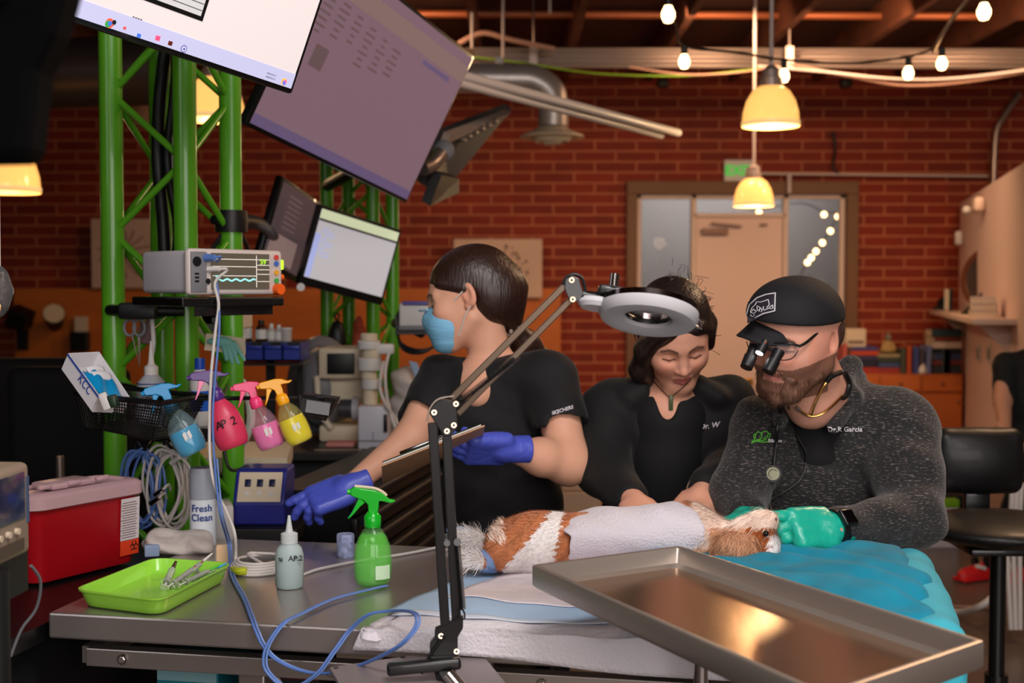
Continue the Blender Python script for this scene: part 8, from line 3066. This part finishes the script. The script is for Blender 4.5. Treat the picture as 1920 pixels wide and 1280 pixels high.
def fur(name, src, n, length, flow, lift, width=.0007, sel=None, curl=0.0, paint=None, root=None):
    root = root or dog
    me = src.data
    nv_ = len(me.vertices)
    co = np.empty(nv_ * 3, dtype=np.float32)
    me.vertices.foreach_get('co', co)
    co = co.reshape(-1, 3)
    no = np.empty(nv_ * 3, dtype=np.float32)
    me.vertex_normals.foreach_get('vector', no)
    no = no.reshape(-1, 3)
    off = np.array(root.location, dtype=np.float32)
    W = co + off
    idx = np.arange(nv_) if sel is None else np.where(sel(W))[0]
    idx = rng.choice(idx, n)
    p = W[idx] + rng.normal(0, .0012, (n, 3))
    nn_ = no[idx]
    fl_ = flow(W[idx])
    d = fl_ - nn_ * np.sum(fl_ * nn_, 1, keepdims=True)
    d /= np.maximum(np.linalg.norm(d, axis=1, keepdims=True), 1e-5)
    d = d + nn_ * lift + rng.normal(0, .22, (n, 3))
    d /= np.linalg.norm(d, axis=1, keepdims=True)
    L = length * (.6 + .8 * rng.random((n, 1)))
    sd = np.cross(d, nn_)
    sd /= np.maximum(np.linalg.norm(sd, axis=1, keepdims=True), 1e-5)
    rows = []
    K = 4
    for k in range(K + 1):
        t = k / K
        c = p + d * L * t - nn_ * L * .25 * t * t * (lift > .3) + sd * curl * np.sin(t * 7 + rng.random((n, 1)) * .5) - np.array([0, 0, 1.0]) * L * .12 * t * t
        wd = width * (1 - t) + .00008
        rows += [c - sd * wd, c + sd * wd]
    V_ = np.stack(rows, 1).reshape(-1, 3)
    base = np.arange(n)[:, None] * (2 * (K + 1))
    Fq = np.concatenate([base + np.array([[2 * k, 2 * k + 1, 2 * k + 3, 2 * k + 2]]) for k in range(K)])
    C_ = np.repeat((paint or dog_paint)(W[idx]) * (.75 + .5 * rng.random((n, 1))), 2 * (K + 1), axis=0)
    return skin_obj(name, [(V_.astype(np.float32), Fq)], mat('fur_strands', (200, 150, 110), .6, vcol=True), root, lambda _: C_, smooth_it=0)


back = lambda W: np.tile(np.array([-1.0, -.25, -.35]), (len(W), 1))
fur('body_fur', dm, 16000, .0065, back, .22, sel=lambda W: (W[:, 0] < .13))
hflow = lambda W: np.stack([-.8 * np.ones(len(W)), -.2 * np.ones(len(W)), -.6 * np.ones(len(W))], 1)
fur('head_fur', dm, 9000, .013, hflow, .22, sel=lambda W: W[:, 0] > .34, curl=.0008)
fur('ear_fur', ear, 3500, .026, lambda W: np.tile(np.array([-.5, -.2, -1.0]), (len(W), 1)), .35, curl=.0022, paint=lambda W: np.tile(CB[2], (len(W), 1)))
fur('tail_fur', dm, 2200, .040, lambda W: np.stack([-1.0 * np.ones(len(W)), -.2 * np.ones(len(W)), 1.2 * rng.normal(.1, .6, len(W))], 1), .55, .0006, sel=lambda W: (W[:, 0] < -.052) & (W[:, 2] > .955), curl=.0012, paint=lambda W: np.tile(CB[1], (len(W), 1)))
fur('rump_tuft', dm, 500, .022, lambda W: np.tile(np.array([-.6, 0, 1.0]), (len(W), 1)), .6, sel=lambda W: (W[:, 0] < -.012) & (W[:, 0] > -.04) & (W[:, 2] > .985), paint=lambda W: np.tile(CB[4], (len(W), 1)))
fur('beard_strands', beard, 7000, .0075, lambda W: np.tile(np.array([-.25, -.3, -1.0]), (len(W), 1)), .30, .0004, paint=lambda W: np.tile(np.array(rgb(92, 58, 42)[:3]), (len(W), 1)), root=mn)
# bandage and tail wrap
S = Sdf()
S.c(D(912, 1052, 2.368), D(924, 1052, 2.385), .0215, .0225, .01)
tag(skin_obj('paw_wrap', [S.mesh(.002, warp=wrinkle(.0012, 6))], mat('blue_wrap', (110, 140, 186), .7, bump=.4, bscale=60)), 'small blue crinkled wrap round the hind paw of the dog', 'bandage')
tag(MB().tube([D(838, 996, 2.5), D(866, 992, 2.5), D(884, 998, 2.48)], .006, 8, 4).build('blue_strip', mat('blue_wrap', (110, 140, 186), .7)), 'blue strip lying behind the white tail fur of the dog', 'strap')
# towel over the dog
tw = thing('towel', 'white terry towel laid over the back of the dog', 'towel', P(1185, 1040, 2.44))
prof = [(1052, 986), (1072, 969), (1110, 961), (1150, 957), (1200, 956), (1232, 946), (1262, 944), (1290, 949), (1304, 958)]


def towel(s_, t):
    px = 1052 + (1304 - 1052) * s_
    for (x0, y0), (x1, y1) in zip(prof[:-1], prof[1:]):
        if x0 <= px <= x1:
            py = y0 + (y1 - y0) * (px - x0) / (x1 - x0)
    top = P(px, py, 2.45)
    zc, yc_ = .992, 2.455
    rz = top.z - zc
    a = math.radians(-62 + 300 * 0 + 265 * t)
    ry = .074 + .003 * math.sin(6 * s_)
    x = top.x + (.012 * (1 - s_) * 0 + .006) * math.sin(a) * 0 + (.004 * math.cos(3 * a)) * (1 - s_)
    dn = max(0.0, math.cos(a)) * 0
    y = yc_ - ry * math.cos(a)
    z = zc + rz * math.sin(a) if math.sin(a) > 0 else zc + .055 * math.sin(a)
    xs = (.012 if s_ < .5 else .010) * (1 - max(0, math.sin(a))) * (2 * t < 1)
    return Vector((x + xs + .0018 * math.sin(9 * a + 4 * s_), y, z + .0015 * math.sin(23 * s_ + 4 * a) + .0025 * math.sin(7 * s_ + 3 * a)))


MB().grid(towel, 60, 44).build('terry_sheet', mat('white_terry', (226, 218, 226), .95, bump=.5, bscale=230, sheen=.3), tw, solid=.004, off=1)
MB().tube([towel(.02, .28 + .5 * k / 12) + Vector((.003, 0, .004)) for k in range(13)], .0011, 5, 2).build('hem', M_white, tw)

# ---------------------------------------------------------------- stainless tray in the foreground
ZTR = 1.035
q = [PZ(996, 1058, ZTR), PZ(1275, 1022, ZTR), PZ(1848, 1200, ZTR), PZ(1546, 1303, ZTR)]
sty = thing('instrument_stand', 'large empty stainless steel tray on a stand in the right foreground', 'tray stand', Vector(((q[0].x + q[2].x) / 2, (q[0].y + q[2].y) / 2, 0)))
b = MB()
cq = sum(q, Vector()) / 4


def trr(ins, z, cr=.006, n=3):
    out = []
    for i in range(4):
        p0, p1, p2 = q[i - 1], q[i], q[(i + 1) % 4]
        e0, e1 = (p0 - p1).normalized(), (p2 - p1).normalized()
        c0 = p1 + (e0 + e1) * ins
        a_, d_ = c0 + e0 * cr, c0 + e1 * cr
        for k in range(n + 1):
            t = k / n
            pp = a_ * (1 - t) ** 2 + c0 * 2 * t * (1 - t) + d_ * t * t
            out.append(b.b.verts.new(Vector((pp.x, pp.y, z))))
    return out


H_T = .036
rs = [trr(i_, ZTR + z_) for i_, z_ in ((.006, -H_T), (.001, -H_T + .004), (0, -H_T + .006), (0, -.003), (.001, -.0008), (.003, 0), (.008, 0), (.010, -.001), (.011, -.003), (.017, -H_T + .012), (.021, -H_T + .009), (.030, -H_T + .0075))]
for r_a, r_b in zip(rs[:-1], rs[1:]):
    for i in range(len(r_a)):
        j = (i + 1) % len(r_a)
        b.b.faces.new((r_a[i], r_a[j], r_b[j], r_b[i])).material_index = 1
b.b.faces.new(rs[-1])
b.b.faces.new(rs[0][::-1])
b.build('tray', [M_steel2, mat('satin_steel', (196, 184, 174), .42, .85)], sty, angle=35)
pc_ = Vector((P(1330, 0, 1.86).x, 1.90, 0))
MB().cyl(pc_ + Vector((0, 0, .05)), Vector((pc_.x, pc_.y, ZTR - H_T - .014)), .011, n=18).build('pole', M_chrome, sty)
MB().tube([Vector((pc_.x, pc_.y, ZTR - H_T - .010)), Vector((cq.x, cq.y, ZTR - H_T - .010)), q[2].lerp(cq, .35) - Vector((0, 0, H_T + .010))], .009, 10, 1).build('tray_holder', M_chrome, sty)
MB().box(pc_ + Vector((.08, -.08, .045)), (.42, .05, .03), (0, 0, -.6), bev=.006).box(pc_ + Vector((.08, -.08, .045)), (.05, .42, .03), (0, 0, -.6), bev=.006).build('base', M_chrome, sty)
for sx_, sy_ in ((-.2, 0), (.2, 0), (0, -.2), (0, .2)):
    MB().ball(pc_ + Vector((.08, -.08, .02)) + Matrix.Rotation(-.6, 3, 'Z') @ Vector((sx_, sy_, 0)), .02, n=12).build('wheel', M_black, sty)

# ---------------------------------------------------------------- magnifier lamp
YL = 1.93
ml = thing('magnifier_lamp', 'black jointed arm lamp with a round frosted magnifier head, clamped in the foreground', 'lamp', P(835, 1240, YL))


def bar(name, a, b_, w_px, dep=.008, m=M_blackm, dy=0.0, par=None):
    a, b_ = P(a[0], a[1], YL + dy), P(b_[0], b_[1], YL + dy)
    x = (b_ - a).normalized()
    y = Vector((0, 1, 0))
    y = (y - x * y.dot(x)).normalized()
    R = Matrix((x, y, x.cross(y))).transposed()
    return MB().box((a + b_) / 2, ((b_ - a).length, dep, w_px / F * YL), R, bev=.0015).build(name, m, par or ml, smooth=False)


bar('lower_arm', (811, 792), (836, 1192), 18)
bar('lower_arm', (837, 800), (857, 1182), 18, dy=.004)
M_barg = mat('warm_grey_bar', (92, 76, 62), .35, .6)
bar('upper_arm', (846, 748), (1064, 530), 13, m=M_barg)
bar('upper_arm', (858, 776), (1072, 560), 12, m=M_barg, dy=.006)


def plate(name, poly, th=.012, m=M_blackm, dy=-.006, bev=.0012):
    return MB().prism([P(x, y, YL + dy) for x, y in poly], (0, th, 0)).build(name, m, ml, smooth=False, bev=bev)


def screw(x, y, dy=-.008, r=.0042):
    s_ = MB().cyl(P(x, y, YL + dy), P(x, y, YL + dy - .002), r, n=16).build('screw', mat('brassy_steel', (206, 180, 150), .25, 1.0), ml)
    MB().cyl(P(x, y, YL + dy - .002), P(x, y, YL + dy - .0024), r * .5, n=6).build('screw_slot', M_black, s_, smooth=False)


plate('middle_joint', [(803, 772), (812, 758), (826, 749), (856, 752), (858, 800), (845, 818), (832, 818)], .016)
for x, y in ((814, 773), (855, 757), (851, 797), (838, 808)):
    screw(x, y, -.014 + .006)
plate('lower_bracket', [(815, 1180), (836, 1172), (856, 1160), (868, 1158), (868, 1178), (858, 1195), (858, 1232), (806, 1236), (806, 1205), (815, 1195)], .018)
screw(827, 1192, -.008)
screw(856, 1221, -.008)
plate('head_joint', [(1060, 522), (1072, 516), (1086, 522), (1094, 548), (1094, 560), (1080, 566), (1066, 560), (1058, 540)], .014)
screw(1072, 525, -.010)
screw(1074, 561, -.010)
MB().tube([P(x, y, YL - .004) for x, y in ((1056, 534), (1062, 520), (1076, 514), (1090, 520), (1096, 536), (1098, 556))], .0026, 8, 5).build('power_cord', M_black, ml)
MB().tube([P(x, y, YL - .008) for x, y in ((801, 790), (806, 766), (822, 748), (852, 742))], .0014, 6, 5).build('power_cord', M_galv, ml)
MB().tube([P(x, y, YL - .008) for x, y in ((834, 1190), (815, 1215), (800, 1240), (790, 1262))], .003, 8, 4).build('power_cord', M_black, ml)


def spring(a, b_, r, turns, name='spring'):
    d = b_ - a
    q_ = d.to_track_quat('Z', 'Y').to_matrix()
    pts = [a + d * (k / (turns * 8)) + q_ @ Vector((r * math.cos(k * PI / 4), r * math.sin(k * PI / 4), 0)) for k in range(turns * 8 + 1)]
    return MB().tube(pts, .0008, 5, 1).build(name, M_blackm, ml)


spring(P(858, 1022, YL - .008), P(868, 1142, YL - .008), .0042, 44)
spring(P(852, 1022, YL + .012), P(860, 1142, YL + .012), .0042, 44)
for x0, x1 in ((858, 869), (851, 860)):
    MB().tube([P(x1 - 2, 1142, YL - .008), P(x1 + 2, 1150, YL - .008), P(x1 + 1, 1160, YL - .008), P(x1 - 6, 1158, YL - .008)], .0014, 6, 3).build('spring_hook', M_blackm, ml)
MB().cyl(P(858, 1016, YL - .012), P(858, 1016, YL + .014), .006, n=12).cyl(P(838, 1018, YL - .012), P(838, 1018, YL + .014), .005, n=12).build('spring_pin', M_blackm, ml)
spring(P(862, 752, YL - .006), P(966, 672, YL - .006), .0042, 40)
spring(P(868, 758, YL + .014), P(972, 668, YL + .014), .0042, 40)
# head: disc tipped so that its underside faces the camera
MH = Matrix.Translation(P(1216, 586, YL)) @ Matrix.Rotation(math.radians(8.5), 4, 'Y') @ Matrix.Rotation(math.radians(-20), 4, 'X')
RH = MH.to_3x3()
hc = MH.translation
M_frost = mat('frosted_clear_ring', (206, 204, 208), .4, trans=.15, ior=1.2)
ro_ = 94 / F * YL
MB().lathe([(ro_ * .46, -.002), (ro_ * .50, -.011), (ro_ * .72, -.0165), (ro_ * .93, -.014), (ro_ * 1.0, -.006), (ro_ * 1.0, .003), (ro_ * .46, .003), (ro_ * .46, -.002)], hc, RH, 56).build('frosted_cover', M_frost, ml)
MB().lathe([(ro_ * .985, .003), (ro_ * .985, .012), (ro_ * .96, .013), (ro_ * .50, .0135), (ro_ * .47, .003), (ro_ * .985, .003)], hc, RH, 56).build('chrome_rim', mat('dark_chrome', (120, 112, 112), .12, 1.0), ml)
MB().lathe([(ro_ * .47, -.004), (ro_ * .44, -.006), (ro_ * .43, .0), (ro_ * .47, .004), (ro_ * .47, -.004)], hc, RH, 48).build('lens_ring', M_blackm, ml)
MB().cyl(hc - RH @ Vector((0, 0, .0015)), hc + RH @ Vector((0, 0, .0015)), ro_ * .44, n=40).build('magnifying_lens', mat('lens_glass', (240, 236, 230), .02, trans=1.0, ior=1.1), ml)
MB().box(MH @ Vector((-ro_ * .60, .0, .020)), (ro_ * .95, .05, .014), RH, bev=.005).build('switch_housing', M_blackm, ml)
MB().cyl(MH @ Vector((-ro_ * .78, -.022, .024)), MH @ Vector((-ro_ * .78, -.022, .044)), .0075, n=16).build('knob', M_chrome, ml)
MB().lathe([(0, -.006), (.016, -.006), (.020, .0), (.018, .008), (0, .008)], MH @ Vector((-ro_ * 1.04, 0, .000)), RH, 28, sx=1.5).build('cover_neck', M_frost, ml)
MB().tube([P(1092, 552, YL), P(1104, 556, YL), MH @ Vector((-ro_ * .95, 0, .014))], .008, 10, 3).build('head_bracket', M_blackm, ml)
MB().tube([MH @ Vector((ro_ * .98, 0, .004)), MH @ Vector((ro_ * 1.06, 0, -.002)), MH @ Vector((ro_ * 1.08, -.004, -.014)), MH @ Vector((ro_ * .95, -.008, -.012))], .0012, 6, 3).build('hinge_wire', M_chrome, ml)

# clamp and the grey plate it sits on
ZP = .868
pq_ = [PZ(617, 1250, ZP), PZ(768, 1228, ZP), PZ(905, 1226, ZP), PZ(990, 1330, ZP), PZ(690, 1370, ZP)]
gp = thing('side_stand', 'grey metal plate on a stand carrying the black magnifier lamp', 'stand', Vector((pq_[3].x - .05, pq_[3].y, 0)))
MB().prism(pq_, (0, 0, -.008)).build('plate', mat('satin_grey_plate', (150, 138, 138), .4, .4), gp, smooth=False, bev=.002)
cpx = sum(pq_, Vector()) / 5
MB().cyl(Vector((cpx.x, cpx.y, .03)), Vector((cpx.x, cpx.y, ZP - .008)), .018, n=20).build('pole', M_chrome, gp)
MB().lathe([(0, 0), (.17, 0), (.17, .015), (.03, .035), (0, .035)], (cpx.x, cpx.y, 0), n=30).build('base', M_blackm, gp)
for x, y in ((630, 1252), (755, 1232)):
    MB().cyl(PZ(x, y, ZP) + Vector((0, 0, .0002)), PZ(x, y, ZP) + Vector((0, 0, .0012)), .004, n=12).build('rivet', M_blackm, gp)
MB().box(P(795, 1248, YL - .02), (.112, .022, .018), (0, -.07, .1), bev=.005, seg=3).build('clamp_jaw', M_blackm, ml)
MB().prism([P(806, 1230, YL - .012), P(860, 1228, YL - .012), P(850, 1262, YL - .02), P(838, 1290, YL - .03), P(818, 1275, YL - .02)], (0, .03, 0)).build('clamp_body', M_blackm, ml, smooth=False, bev=.002)
MB().cyl(P(840, 1262, YL - .03), P(872, 1300, YL - .04), .011, n=18).build('clamp_screw', M_chrome, ml)
